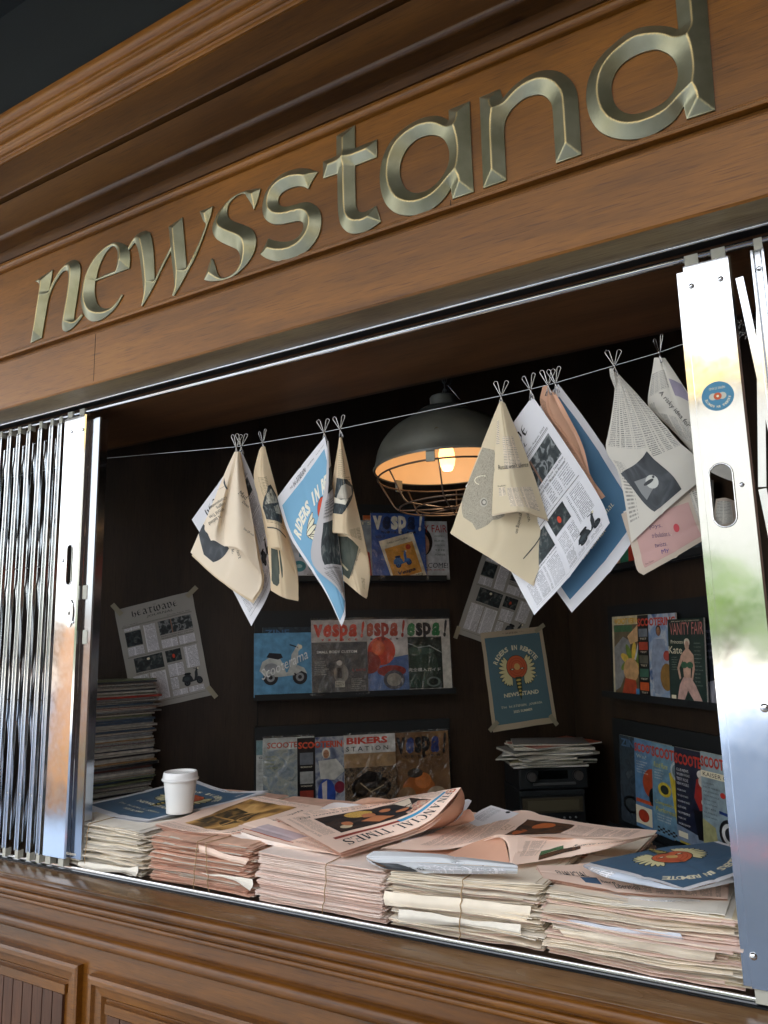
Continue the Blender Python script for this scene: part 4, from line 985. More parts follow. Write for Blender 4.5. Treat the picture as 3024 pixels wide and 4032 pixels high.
tag(S.mb.build('sticker'), 'round blue sticker with a small red emblem stuck on the right gate post', 'sticker')
# ================================================================== wire line and its clips
YW = .12
Z1 = zf(740, 1620, 2.4583); Z2 = zf(1060, 1600, 2.4583); Z4 = zf(1740, 1440, 2.2127); Z5 = zf(2150, 1440, 2.2117); R4 = zf(1512, 1344, 1.0972)
WPX = [(402, 1805.6), (Z1(468, 342)), (Z1(725, 300)), (Z2(530, 250)), (Z2(685, 218)), (Z4(515, 262)), (Z4(770, 205)), (Z4(988, 150)), (R4(995, 105)), (R4(1190, 48)), (2680, 1358)]
WP = [on(p, y=YW) for p in WPX]; WP = [Vector((-1.0, YW, WP[0].z + .0))] + WP + [Vector((2.3, YW, WP[-1].z - .002))]
def wz(x):
    for a, b in zip(WP[:-1], WP[1:]):
        if x <= b.x: return a.z + (b.z - a.z) * (x - a.x) / (b.x - a.x)
    return WP[-1].z
b = MB(); b.tube([tuple(p) for p in WP], .0008, steel('line_wire', (.6, .62, .64), .3, 0, 10), 6)
tag(b.build('hanging_line', smooth=True), 'thin steel wire strung across the hatch holding clipped newspapers', 'wire')
def clip_mesh(yaw, mb, o, k=1.0, roll=0):
    for sg in (-1, 1):
        pts = []
        for t in range(0, 15):
            a = PI * (t / 14) ; pts.append((sg * (.0105 + .0042 * math.cos(a)), 0, .0255 + .0048 * math.sin(a)))
        P = [(-sg * .0035, 0, -.021), (-sg * .0015, 0, -.006), (sg * .001, 0, 0)] + ([(sg * .0125, 0, .018)] if 0 else []) + (pts if sg > 0 else pts) + [(sg * .001 - sg * .0005, .001, .001), (-sg * .0025, .001, -.008), (-sg * .0065, .001, -.0205), (-sg * .0035, 0, -.021)]
        # order the loop so that it runs out on the outer side and back on the inner
        R = Matrix.Rotation(yaw, 3, 'Z') @ Matrix.Rotation(roll, 3, 'Y')
        mb.tube([R @ (Vector(p) * k + Vector((0, sg * .0012, 0))) + Vector(o) for p in P], .00085 * k, CLIPM, 6)
    R = Matrix.Rotation(yaw, 3, 'Z'); mb.tube([R @ Vector((0, -.0035, 0)) + Vector(o), R @ Vector((0, .0035, 0)) + Vector(o)], .0022 * k, CLIPM, 8)
clipspec = [(Z1, (468, 342), .2, 'leftmost wire clip on the line, holding the curled cream newspaper'), (Z1, (517, 333), .5, 'second wire clip from the left, holding the white sheet behind the cream paper'),
 (Z1, (725, 300), -.3, 'wire clip holding the tan newspaper with the dark green photo'), (Z2, (530, 250), .3, 'wire clip holding the light blue tabloid sheet'), (Z2, (685, 218), .1, 'wire clip between the blue sheet and the lamp'),
 (Z4, (515, 262), .15, 'wire clip right of the lamp, holding the cream newspaper'), (Z4, (770, 205), -.25, 'wire clip holding the white front page with the scooter'), (Z4, (925, 165), .1, 'wire clip holding the folded salmon newspaper'),
 (Z4, (988, 150), -.2, 'wire clip holding the dark blue tabloid sheet'), (R4, (995, 105), .3, 'wire clip holding the grey newspaper with the archway photo'), (R4, (1190, 48), -.9, 'last wire clip before the right gate post')]
for f, p, yw, lb in clipspec:
    c = on(f(*p), y=YW); b = MB(); clip_mesh(yw, b, (c.x, YW, wz(c.x)), 1.16, roll=rnd.uniform(-.1, .1)); tag(b.build('wire_clip', smooth=True, loc=(c.x, YW, wz(c.x))), lb, 'clip', 'wire clips on the line')
base = on((2937, 1290), y=YW)
proto = None
for i in range(9):
    x = base.x - .012 + (i % 5) * .008; z = wz(x) + (.014 if i < 5 else -.004)
    if proto is None:
        b = MB(); clip_mesh(1.1, b, (x, YW, z), 1.0, 1.2); proto = b.build('wire_clip', smooth=True, loc=(x, YW, z)); o = proto
    else: o = proto.copy(); col.objects.link(o); o.location = (x, YW + rnd.uniform(-.006, .006), z); o.rotation_euler = (rnd.uniform(-.5, .5), rnd.uniform(-.8, .8), rnd.uniform(-.6, .6))
    tag(o, 'empty spare wire clip bunched on the line right of the post', 'clip', 'spare wire clips')
# ================================================================== caged lamp
LC = on((1762, 1836), y=.50); LR = .212
lamp = thing('pendant_lamp', 'grey metal dome lamp with wire cage and lit bulb hanging behind the line', 'lamp', (LC.x, LC.y, LC.z))
SH = mat('lamp_grey', '#73756e', rough=.36, metal=.45, var=.25, scale=9); SHI = mat('lamp_inside', '#e6c9a0', rough=.5, var=.04)
CAG = mat('cage_wire', '#64584f', rough=.45, metal=.7, var=.25, scale=30)
tilt = Matrix.Rotation(math.radians(-2.5), 3, 'Y')
prof = []
for i in range(15):
    a = math.radians(2 + 74 * i / 14); prof.append((LR * math.cos(a) * .99, .165 * math.sin(a) ** .92))
prof = [(LR + .004, -.006), (LR + .006, 0), (LR + .002, .005)] + prof[1:]
top = prof[-1]
prof += [(.078, .166), (.070, .172), (.034, .176)]
b = MB(); b.lathe(LC, prof, SH, 64, tilt); b.build('shade', lamp, smooth=True, auto=40)
inn = [(LR - .001, -.004)] + [((r - .003), z - .003) for r, z in prof[3:17]] + [(.001, .162)]
b = MB(); b.lathe(LC, inn, SHI, 64, tilt); b.build('shade_lining', lamp, smooth=True)
b = MB(); b.lathe(LC, [(.0, .214), (.034, .214), (.038, .210), (.038, .178), (.034, .1755)], SH, 32, tilt); b.build('cap', lamp, smooth=True, auto=40)
b = MB(); b.lathe(LC, [(.0, .148), (.020, .148), (.022, .10), (.018, .092), (.0, .092)], mat('socket_dark', '#2a2622', rough=.5), 24, tilt); b.build('socket', lamp, smooth=True, auto=40)
bz = .008
b = MB(); b.lathe(LC, [(.012, .094), (.013, .078), (.018, .060), (.023, .040), (.0245, .022), (.021, .004), (.014, -.012), (.0, -.015)], None or mat('bulb_glow', '#ffe0a8', rough=.2, emit='#ffb46a', estr=.9), 24, tilt); b.build('bulb', lamp, smooth=True)
def lp(r, a, z): return LC + tilt @ Vector((r * math.cos(a), r * math.sin(a), z))
def ring(r, z, w): 
    b = MB(); b.tube([lp(r, 2 * PI * i / 48, z) for i in range(48)], w, CAG, 7, closed=True); return b.build('cage_ring', lamp, smooth=True)
ring(LR - .006, -.028, .0028); ring(.148, -.118, .0024); ring(.100, -.121, .0022); ring(.018, -.124, .0022)
for i in range(8):
    a = 2 * PI * i / 8 + .32; b = MB(); b.tube([lp(LR - .006, a, -.028), lp(.165, a, -.105), lp(.157, a, -.113), lp(.148, a, -.118), lp(.06, a, -.1235), lp(.0, a, -.126)], .0022, CAG, 7); b.build('cage_wire', lamp, smooth=True)
for i in range(3):
    a = 2 * PI * i / 3 - 1.35; b = MB(); q = lp(LR - .004, a, -.016)
    b.box(q, (.006, .024, .036), SH, Matrix.Rotation(a, 3, 'Z')); b.build('clamp', lamp)
for a in (-1.25, -2.6, 0): b = MB(); q = lp(LR * .95, a, .055); b.lathe(q, [(0, .004), (.004, .003), (.005, 0)], mat('screw_brass', '#5a4a2c', rough=.4, metal=.8), 10, Matrix.Rotation(a - PI / 2, 3, 'Z') @ Matrix.Rotation(PI / 2, 3, 'X')); b.build('screw', lamp)
for i in range(13):
    z = .218 + i * .026; b = MB(); R = Matrix.Rotation(PI / 2 * (i % 2) + .4, 3, 'Z'); c = LC + Vector((0, 0, z))
    b.tube([c + R @ Vector((.007 * math.cos(t), 0, .018 * math.sin(t))) for t in [2 * PI * k / 16 for k in range(16)]], .0019, SH, 6, closed=True); b.build('chain_link', lamp, smooth=True)
b = MB(); b.tube([LC + Vector((.004, 0, .214)), LC + Vector((.03, .02, .30)), LC + Vector((.01, .01, .5)), LC + Vector((0, 0, 1.0))], .0028, BLKM, 8); b.build('cord', lamp, smooth=True)
b = MB(); b.tube([LC + Vector((-.02, 0, .26)), LC + Vector((.012, 0, .245)), LC + Vector((.05, 0, .19))], .0022, CLIPM, 7); b.build('hook', lamp, smooth=True)
ll = bpy.data.lights.new('lamp_light', 'POINT'); lo = bpy.data.objects.new('lamp_light', ll); col.objects.link(lo); lo.parent = lamp; lo.location = (0, 0, -.035)
ll.energy = .19; ll.color = (1.0, .72, .46); ll.shadow_soft_size = .02
# ================================================================== racks and magazines on the two walls
RACK = mat('rack_board', '#12171a', rough=.6)
PAGES = mat('page_edges', '#b9b4a8', rough=.9, var=.2, scale=200)
def sleeve_mat():
    m = bpy.data.materials.new('clear_sleeve'); m.use_nodes = True; nt = m.node_tree; L = nt.links; nt.nodes.remove(nt.nodes['Principled BSDF'])
    t = nt.nodes.new('ShaderNodeBsdfTransparent'); gl = nt.nodes.new('ShaderNodeBsdfGlossy'); gl.inputs['Roughness'].default_value = .11
    tc = nt.nodes.new('ShaderNodeTexCoord'); n = nt.nodes.new('ShaderNodeTexNoise'); n.inputs['Scale'].default_value = 22; n.inputs['Detail'].default_value = 4; n.inputs['Distortion'].default_value = 1.5
    L.new(tc.outputs['Object'], n.inputs['Vector']); bp = nt.nodes.new('ShaderNodeBump'); bp.inputs['Distance'].default_value = .012; L.new(n.outputs[0], bp.inputs['Height']); L.new(bp.outputs[0], gl.inputs['Normal'])
    mx = nt.nodes.new('ShaderNodeMixShader'); mx.inputs[0].default_value = .085; L.new(t.outputs[0], mx.inputs[1]); L.new(gl.outputs[0], mx.inputs[2]); L.new(mx.outputs[0], nt.nodes['Material Output'].inputs[0]); return m
SLV = sleeve_mat()
WALLS = {'A': (K0, DA, NA), 'B': (K0, DB, NB)}
def wpt(w, pos, off):
    o, d, n = WALLS[w]; return onpl(pos, o + n * off, n)
def rack(w, f, xl, xr, yt, yb, label):
    o, d, n = WALLS[w]; a = wpt(w, f(xl, (yt + yb) / 2), .012); c = wpt(w, f(xr, (yt + yb) / 2), .012)
    zt = wpt(w, f((xl + xr) / 2, yt), .012).z; zb = wpt(w, f((xl + xr) / 2, yb), .012).z
    sa = (a - o).dot(d); sc2 = (c - o).dot(d); L_ = abs(sc2 - sa); m = o + d * ((sa + sc2) / 2) + n * .012; R = Matrix((d, n, Vector((0, 0, 1)))).transposed()
    t = thing('magazine_rack', label, 'rack', (m.x, m.y, zb), 'dark magazine racks on the walls')
    b = MB(); b.box((m.x, m.y, (zt + zb) / 2), (L_, .018, zt - zb), RACK, R); b.build('back_board', t)
    b = MB(); q = m + n * .028; b.box((q.x, q.y, zb + .006), (L_, .05, .010), RACK, R); b.build('ledge', t)
    b = MB(); q = m + n * .054; b.box((q.x, q.y, zb + .012), (L_, .004, .022), RACK, R); b.build('lip', t)
def mag(w, f, xl, xr, yt, yb, off, label, cover, group, sleeve=False, tilt=0):
    o, d, n = WALLS[w]; ym = (yt + yb) / 2; xm = (xl + xr) / 2
    sa = (wpt(w, f(xl, ym), off) - o).dot(d); sb = (wpt(w, f(xr, ym), off) - o).dot(d); zt = wpt(w, f(xm, yt), off).z; zb = wpt(w, f(xm, yb), off).z
    W, H = abs(sb - sa), zt - zb; base = o + n * off; lean = .014
    def P(s_, z, k=0): return base + d * s_ + n * (lean * (zt - z) / H + k) + Vector((tilt * (z - zb), 0, z - base.z)) 
    S = Sheet([[P(sa, zt), P(sb, zt)], [P(sa, zb), P(sb, zb)]], W, H, ink('#d8d6ce', True), n=1)
    cover(S)
    th = .005; A_ = [P(sa, zt, -th), P(sb, zt, -th), P(sb, zb, -th), P(sa, zb, -th)]; B_ = [P(sa, zt), P(sb, zt), P(sb, zb), P(sa, zb)]
    S.mb.faces(A_ + B_, [(0, 1, 2, 3), (0, 1, 5, 4), (1, 2, 6, 5), (2, 3, 7, 6), (3, 0, 4, 7)], PAGES)
    ob = S.mb.build('magazine'); tag(ob, label, 'magazine', group)
    if sleeve:
        n_ = 10; mb = MB(); V = []
        for i in range(n_ + 1):
            for j in range(n_ + 1):
                s2 = sa + (sb - sa) * (-.02 + 1.04 * j / n_); z2 = zb + (zt - zb) * (-.0 + 1.03 * i / n_)
                V.append(P(s2, z2, .004 + .0025 * mnoise.noise(Vector((s2 * 30, z2 * 26, off * 90)))))
        mb.faces(V, [(i * (n_ + 1) + j, i * (n_ + 1) + j + 1, (i + 1) * (n_ + 1) + j + 1, (i + 1) * (n_ + 1) + j) for i in range(n_) for j in range(n_)], SLV)
        mb.build('plastic_sleeve', ob, smooth=True)
    return ob
GI = lambda h: ink(h, True)
def vespa_title(S, c1, c2, y=.08, h=.09, small='#1c1c20'):
    W, H = S.W, S.H; h *= 1.75; y += .045
    for ch, x, w_, c in (('v', .12, .17, c1), ('e', .285, .15, c2), ('s', .435, .13, c1), ('p', .58, .15, c1), ('a', .745, .16, c2), ('!', .92, .08, c1)):
        S.text(ch, x * W, (y + (.028 if ch == 'p' else -.012 if ch == '!' else 0)) * H, w_ * W, (h * (1.3 if ch in 'p!' else 1)) * H, GI(c), bold=.045, shear=.25 if ch in 'ea!' else 0)
    for i, ch in enumerate('vivace'): S.text(ch, (.2 + i * .12) * W, (y + h * .5 + .035) * H, .05 * W, .028 * H, GI(small), bold=.03)
def lines(S, x, y, w, n, c, h=.012, gap=.03, seed=0):
    r = random.Random(seed)
    words = ['SIDE BY SIDE', 'CUSTOM', 'THE QUEEN OF ROADS', 'HARD RIDER', 'NUMBERS', 'TEST RIDE', 'THE TUNED SCOOTER', 'NEW MODELS', 'CLUB NEWS', 'WORKSHOP']
    for i in range(n): 
        k = r.uniform(.6, 1); S.text(r.choice(words), (x + w * k / 2) * S.W, (y + i * gap) * S.H, w * k * S.W, h * S.H, GI(c))
def face(S, x, y, k, skin='#b98a6a', hair='#2c2018', lay=2):
    S.ell(x, y - .01 * k, .5 * k, .62 * k, GI(hair), lay); S.ell(x, y + .1 * k, .36 * k, .5 * k, GI(skin), lay + 1)
    for sg in (-1, 1): S.ell(x + sg * .14 * k, y + .02 * k, .06 * k, .03 * k, GI('#2a1c16'), lay + 2)
    S.ell(x, y + .36 * k, .1 * k, .04 * k, GI('#94483c'), lay + 2); S.poly([(x, y + .04 * k), (x + .05 * k, y + .22 * k), (x - .04 * k, y + .22 * k)], GI('#9a6c50'), lay + 2)
def bgr(S, m_): S.rect(0, 0, S.W, S.H, m_ if not isinstance(m_, str) else GI(m_), 0)
def c_life(S):
    bgr(S, '#c9ccd4'); W, H = S.W, S.H; S.text('LIFE', .5 * W, .62 * H, .6 * W, .075 * H, GI('#3f7f94'), bold=.01)
    for x in (.2, .5, .8): S.ell(x * W, .8 * H, .13 * W, .085 * H, GI('#3f8a92')); S.ell(x * W, .8 * H, .06 * W, .03 * H, GI('#9fc2c4'), 3)
    S.line([(.3 * W, .5 * H), (.42 * W, .38 * H), (.55 * W, .5 * H), (.66 * W, .42 * H)], .02 * W, GI('#2e6f88'))
    S.text('Produced by', .5 * W, .93 * H, .3 * W, .02 * H, K)
def c_red(S):
    bgr(S, '#8d949a'); W, H = S.W, S.H; face(S, .5 * W, .26 * H, .42 * W, '#c99a78', '#4a3020'); S.poly([(.1 * W, .95 * H), (.16 * W, .55 * H), (.4 * W, .45 * H), (.62 * W, .45 * H), (.88 * W, .55 * H), (.92 * W, .95 * H)], GI('#a02820'), 2)
    S.text('PARIS', .55 * W, .72 * H, .6 * W, .08 * H, CR_, layer=5); S.text('HIT LIST', .55 * W, .83 * H, .6 * W, .07 * H, CR_, layer=5); S.text('SPORTS', .5 * W, .05 * H, .9 * W, .05 * H, CR_)
def c_stamp(S):
    bgr(S, '#2a55a0'); W, H = S.W, S.H; vespa_title(S, '#e8e4d4', '#1a2a50', .1, .12)
    S.text('Fifty Years of VESPA', .52 * W, .30 * H, .6 * W, .05 * H, GI('#16203c'), shear=.1); S.text('VOL.7', .16 * W, .36 * H, .18 * W, .04 * H, GI('#16203c'), bold=.02)
    c, s = math.cos(-.28), math.sin(-.28)
    def T(p): return [(.56 * W + (x * c - y * s) * W, .67 * H + (x * s + y * c) * W) for x, y in p]
    S.poly(T([(-.33, -.4), (.33, -.4), (.33, .42), (-.33, .42)]), GI('#e6dcc0'), 2); S.poly(T([(-.27, -.24), (.27, -.24), (.27, .34), (-.27, .34)]), GI('#d99a3c'), 3)
    p = T([(-.02, .02)])[0]; scooter(S, p[0], p[1], .34 * W, GI('#3f7ac0'), GI('#1c3a70'), layer=4, rot=-.28)
    p = T([(.16, -.16)])[0]; S.ell(p[0], p[1], .05 * W, .05 * W, GI('#c0442c'), 5); p = T([(0, .26)])[0]; S.text('Vespa', p[0], p[1], .34 * W, .07 * H, GI('#26344c'), rot=-.28, shear=.2, layer=8, bold=.02)
    p = T([(0, -.32)])[0]; S.text("CINQUANT'ANNI", p[0], p[1], .4 * W, .03 * H, K, rot=-.28, layer=4); p = T([(.2, .38)])[0]; S.text('750', p[0], p[1], .14 * W, .04 * H, K, rot=-.28, layer=5); p = T([(-.14, .38)])[0]; S.text('ITALIA', p[0], p[1], .22 * W, .035 * H, K, rot=-.28, layer=5)
def c_fair(S):
    bgr(S, '#bfc3c6'); W, H = S.W, S.H; S.text('VANITY FAIR', .5 * W, .13 * H, .98 * W, .13 * H, GI('#b02a24')); face(S, .42 * W, .36 * H, .5 * W, '#c79c82', '#231a18')
    for i, t_ in enumerate(['WOMEN', 'BLINK', 'JUSTICE', 'TREE', 'POWER']): S.text(t_, .82 * W, (.26 + .08 * i) * H, .22 * W, .03 * H, GI('#4f6a54'))
    S.text('WELCOME!', .62 * W, .76 * H, .72 * W, .085 * H, GI('#1c2030'), shear=.15, layer=6); S.text('ELSA JOLIE', .66 * W, .84 * H, .5 * W, .035 * H, GI('#a8402c'), layer=6)
def c_blue(S):
    bgr(S, '#5c93b6'); W, H = S.W, S.H; scooter(S, .5 * W, .5 * H, .82 * W, GI('#b9bdb8'), GI('#20242a'), GI('#8f9498'))
    S.text('Scooterama', .5 * W, .5 * H, .86 * W, .16 * H, GI('#dfe2e0'), rot=-.42, shear=.45, layer=9, bold=.0)
    S.text('S c o o t e r  M a n i a', .4 * W, .95 * H, .5 * W, .02 * H, GI('#3f6c8c'))
def c_grey(S):
    bgr(S, photo('cover_asphalt', ['#3a3a3c', '#4a4a4a', '#5c5a56', '#34363a'], 18)); W, H = S.W, S.H; S.rect(0, 0, W, .3 * H, GI('#b5aea8'), 1); vespa_title(S, '#c23c22', '#c23c22', .1, .1, '#b8402c')
    S.text('SMALL BODY CUSTOM', .45 * W, .43 * H, .72 * W, .035 * H, GI('#d8d4cc'), bold=.02); lines(S, .05, .56, .26, 8, '#c8c4ba', .012, .024, 3); lines(S, .7, .8, .26, 6, '#c8c4ba', .012, .024, 4)
    S.ell(.52 * W, .72 * H, .13 * W, .13 * H, GI('#85827a')); S.rect(.42 * W, .56 * H, .56 * W, .8 * H, GI('#6c6a64'), 3); S.ell(.49 * W, .58 * H, .05 * W, .035 * H, GI('#b4b0a8'), 4); S.rect(.41 * W, .82 * H, .58 * W, .9 * H, GI('#b9b5a4'), 5)
    S.text('MRC', .495 * W, .84 * H, .13 * W, .025 * H, K, layer=7); S.text('B6757', .495 * W, .875 * H, .14 * W, .028 * H, K, layer=7); S.text('IL RAYO', .84 * W, .68 * H, .24 * W, .035 * H, GI('#a8322c')); S.rect(.45 * W, .64 * H, .53 * W, .78 * H, GI('#1c1c1e'), 6)
def c_redv(S):
    bgr(S, '#c9c4c0'); W, H = S.W, S.H; vespa_title(S, '#a03420', '#b04c30', .1, .11, '#3a2420'); S.poly([(0, .62 * H), (W, .5 * H), (W, H), (0, H)], GI('#5570a0'), 1)
    S.ell(.5 * W, .44 * H, .26 * W, .2 * H, GI('#c8401e')); S.ell(.44 * W, .4 * H, .12 * W, .1 * H, GI('#dc6434'), 3); S.ell(.26 * W, .6 * H, .22 * W, .15 * H, GI('#8c2c1c'), 3); S.ell(.68 * W, .72 * H, .27 * W, .08 * H, GI('#8f2a20'), 4)
    S.ell(.72 * W, .84 * H, .2 * W, .13 * H, GI('#4c4c54'), 5); S.ell(.72 * W, .84 * H, .14 * W, .09 * H, GI('#9a9488'), 6); S.line([(.62 * W, .3 * H), (.5 * W, .26 * H), (.56 * W, .34 * H)], .03 * W, GI('#b04030')); S.ell(.1 * W, .32 * H, .07 * W, .05 * H, GI('#7f93a8'), 4)
def c_green(S):
    bgr(S, '#c8c5bc'); W, H = S.W, S.H; S.rect(.03 * W, .25 * H, .84 * W, .97 * H, GI('#1d2a24'), 1); vespa_title(S, '#24282a', '#2f7a48', .1, .11, '#24282a')
    S.ell(.42 * W, .66 * H, .34 * W, .3 * H, GI('#34463a')); S.ell(.42 * W, .45 * H, .28 * W, .05 * H, GI('#40584a'), 3); S.ell(.66 * W, .88 * H, .13 * W, .07 * H, GI('#6c7a74'), 4); S.ell(.66 * W, .88 * H, .09 * W, .05 * H, GI('#1c2622'), 5); S.ell(.34 * W, .88 * H, .2 * W, .07 * H, GI('#2c4638'), 4)
    S.line([(.05 * W, .3 * H), (.3 * W, .36 * H), (.4 * W, .4 * H), (.62 * W, .38 * H), (.84 * W, .48 * H)], .014 * W, GI('#8f9a94')); S.text('スパ完全購入ガイド', .42 * W, .71 * H, .76 * W, .05 * H, GI('#e6e4dc'), layer=7)
def c_faded(S):
    bgr(S, photo('cover_faded', ['#6a7880', '#8a979c', '#a4a89c', '#66747c'], 30)); S.rect(0, 0, S.W, .16 * S.H, GI('#b6bcb8'), 1); S.text('SCOOTERING', .55 * S.W, .1 * S.H, .95 * S.W, .08 * S.H, GI('#b5543e'), bold=.03); lines(S, .05, .25, .25, 4, '#8a8a30', .02, .05, 8)
def c_plain(S):
    bgr(S, '#b4b8b4'); S.rect(0, 0, .12 * S.W, .2 * S.H, GI('#6f8f94'), 1); S.text('Get', .12 * S.W, .24 * S.H, .14 * S.W, .03 * S.H, K); lines(S, .05, .28, .3, 8, '#7a7c78', .012, .05, 9)
def c_scoot1(S):
    bgr(S, photo('cover_rider', ['#4c5468', '#6a7288', '#a0a4a8', '#3f4a70'], 22)); W, H = S.W, S.H; S.rect(0, 0, .34 * W, H, GI('#17191c'), 1); S.text('SCOOTERING', .5 * W, .1 * H, .96 * W, .09 * H, GI('#c24a2c'), bold=.035)
    for i, c in enumerate(('#6a7078', '#9a9c98', '#8c3a2c')): S.rect(.05 * W, (.2 + .25 * i) * H, .3 * W, (.36 + .25 * i) * H, GI(c), 2); S.text('WORKSHOP', .17 * W, (.39 + .25 * i) * H, .22 * W, .022 * H, CR_)
    face(S, .55 * W, .22 * H, .16 * W, '#a87c60', '#d0ccc0'); S.poly([(.4 * W, .32 * H), (.74 * W, .3 * H), (.92 * W, .46 * H), (.7 * W, .58 * H), (.44 * W, .56 * H)], GI('#bdbcb4'), 3); S.ell(.55 * W, .76 * H, .17 * W, .2 * H, GI('#2f4a94'), 3); S.poly([(.46 * W, .62 * H), (.56 * W, .58 * H), (.55 * W, .95 * H), (.48 * W, .95 * H)], GI('#c4bcb8'), 4); S.ell(.8 * W, .68 * H, .1 * W, .08 * H, GI('#7c2c3c'), 4)
def c_bikers(S):
    bgr(S, '#9a7c58'); W, H = S.W, S.H; S.rect(0, 0, W, .24 * H, GI('#c6c4c0'), 1); S.text('BIKERS', .45 * W, .075 * H, .8 * W, .09 * H, GI('#c0341e'), bold=.045); S.text('S T A T I O N', .45 * W, .18 * H, .82 * W, .06 * H, GI('#2a2a2c'), bold=.01)
    S.rect(0, .42 * H, W, .88 * H, photo('cover_engine', ['#2a2016', '#44341f', '#6e5638', '#1c1712', '#8e7a5a'], 60, detail=7), 1); S.rect(0, .88 * H, W, H, GI('#a8a49a'), 1); S.text('SPECIAL TEST', .5 * W, .94 * H, .7 * W, .05 * H, GI('#5a4a30'))
    for x in (.3, .72): S.ell(x * W, .68 * H, .17 * W, .12 * H, GI('#15110d'), 3); S.ell(x * W, .68 * H, .11 * W, .08 * H, GI('#3a2f22'), 4)
    S.poly([(.25 * W, .55 * H), (.45 * W, .47 * H), (.7 * W, .5 * H), (.74 * W, .6 * H), (.55 * W, .7 * H), (.35 * W, .68 * H)], GI('#1b1713'), 5); S.line([(.3 * W, .62 * H), (.5 * W, .74 * H), (.75 * W, .66 * H)], .02 * W, GI('#9a8a6c'), 6)
def c_brown(S):
    bgr(S, photo('cover_tan', ['#5a4024', '#70502e', '#84623a'], 9)); W, H = S.W, S.H; vespa_title(S, '#22201e', '#2c3a70', .12, .12, '#3a2a1a'); S.text('ベスパのハッピーチェ!', .42 * W, .31 * H, .62 * W, .05 * H, GI('#3c2a1a'))
    S.ell(.42 * W, .72 * H, .3 * W, .17 * H, GI('#a8602c')); S.ell(.5 * W, .62 * H, .15 * W, .1 * H, GI('#c4743a'), 3); S.ell(.2 * W, .78 * H, .16 * W, .09 * H, GI('#8c6c4c'), 3); S.ell(.74 * W, .8 * H, .18 * W, .1 * H, GI('#b09a80'), 3); S.ell(.36 * W, .52 * H, .14 * W, .06 * H, GI('#3c342c'), 4)
    S.text('VOL.4', .18 * W, .82 * H, .2 * W, .045 * H, K, bold=.03, layer=6)
def c_orange(S): bgr(S, '#b8602e'); lines(S, .1, .1, .8, 4, '#e0c9a0', .04, .1, 2)
def c_comic(S):
    bgr(S, '#c9c0a0'); W, H = S.W, S.H; S.rect(.05 * W, .11 * H, .95 * W, .975 * H, GI('#6a5c44'), 1); S.text('WORDT VERVOLGD', .5 * W, .065 * H, .88 * W, .075 * H, GI('#d8a82c'), bold=.04); S.rect(.05 * W, .12 * H, .55 * W, .2 * H, GI('#3f6a44'), 2)
    S.poly([(.05 * W, .4 * H), (.3 * W, .26 * H), (.5 * W, .32 * H), (.45 * W, .6 * H), (.2 * W, .9 * H), (.05 * W, .95 * H)], GI('#8a8c8c'), 2); S.poly([(.42 * W, .26 * H), (.7 * W, .12 * H), (.93 * W, .16 * H), (.9 * W, .3 * H), (.7 * W, .32 * H), (.5 * W, .36 * H)], GI('#d0a878'), 3)
    for i in range(9): a = i * .698; S.ell(.55 * W + .2 * W * math.cos(a), .58 * H + .13 * H * math.sin(a), .14 * W, .05 * H, GI('#d9b84a' if i % 2 else '#6f8a3c'), 3, a * 1.0)
    S.ell(.5 * W, .68 * H, .2 * W, .15 * H, GI('#c9a070'), 6); S.poly([(.25 * W, .97 * H), (.35 * W, .78 * H), (.62 * W, .8 * H), (.66 * W, .97 * H)], GI('#b0482c'), 7); S.line([(.8 * W, .2 * H), (.62 * W, .55 * H)], .04 * W, GI('#c4c8c8'), 8); S.rect(.62 * W, .9 * H, .94 * W, .97 * H, GI('#3f7ab0'), 8)
def c_scoot2(S):
    bgr(S, photo('cover_sky', ['#5a7aa4', '#8aa0bc', '#b4bcc4', '#4c6894'], 16)); W, H = S.W, S.H; S.rect(0, 0, .3 * W, H, GI('#15181a'), 1); S.text('SCOOTERING', .5 * W, .09 * H, .98 * W, .1 * H, GI('#c8452a'), bold=.035)
    for i, c in enumerate(('#707880', '#b04a34', '#5c5c50', '#3f6a58', '#c85a2c')): S.rect(.03 * W, (.17 + .165 * i) * H, .27 * W, (.27 + .165 * i) * H, GI(c), 2); S.text('TEST', .15 * W, (.295 + .165 * i) * H, .18 * W, .022 * H, CR_)
    face(S, .56 * W, .2 * H, .13 * W, '#9c6f50', '#3a2a20'); S.poly([(.42 * W, .3 * H), (.7 * W, .3 * H), (.78 * W, .55 * H), (.66 * W, .95 * H), (.42 * W, .95 * H), (.36 * W, .55 * H)], GI('#8c9ab0'), 3); S.ell(.74 * W, .75 * H, .16 * W, .16 * H, GI('#8c6a34'), 4); S.rect(.84 * W, .2 * H, .95 * W, .28 * H, CR_, 3); S.ell(.76 * W, .5 * H, .09 * W, .06 * H, GI('#a8483c'), 4)
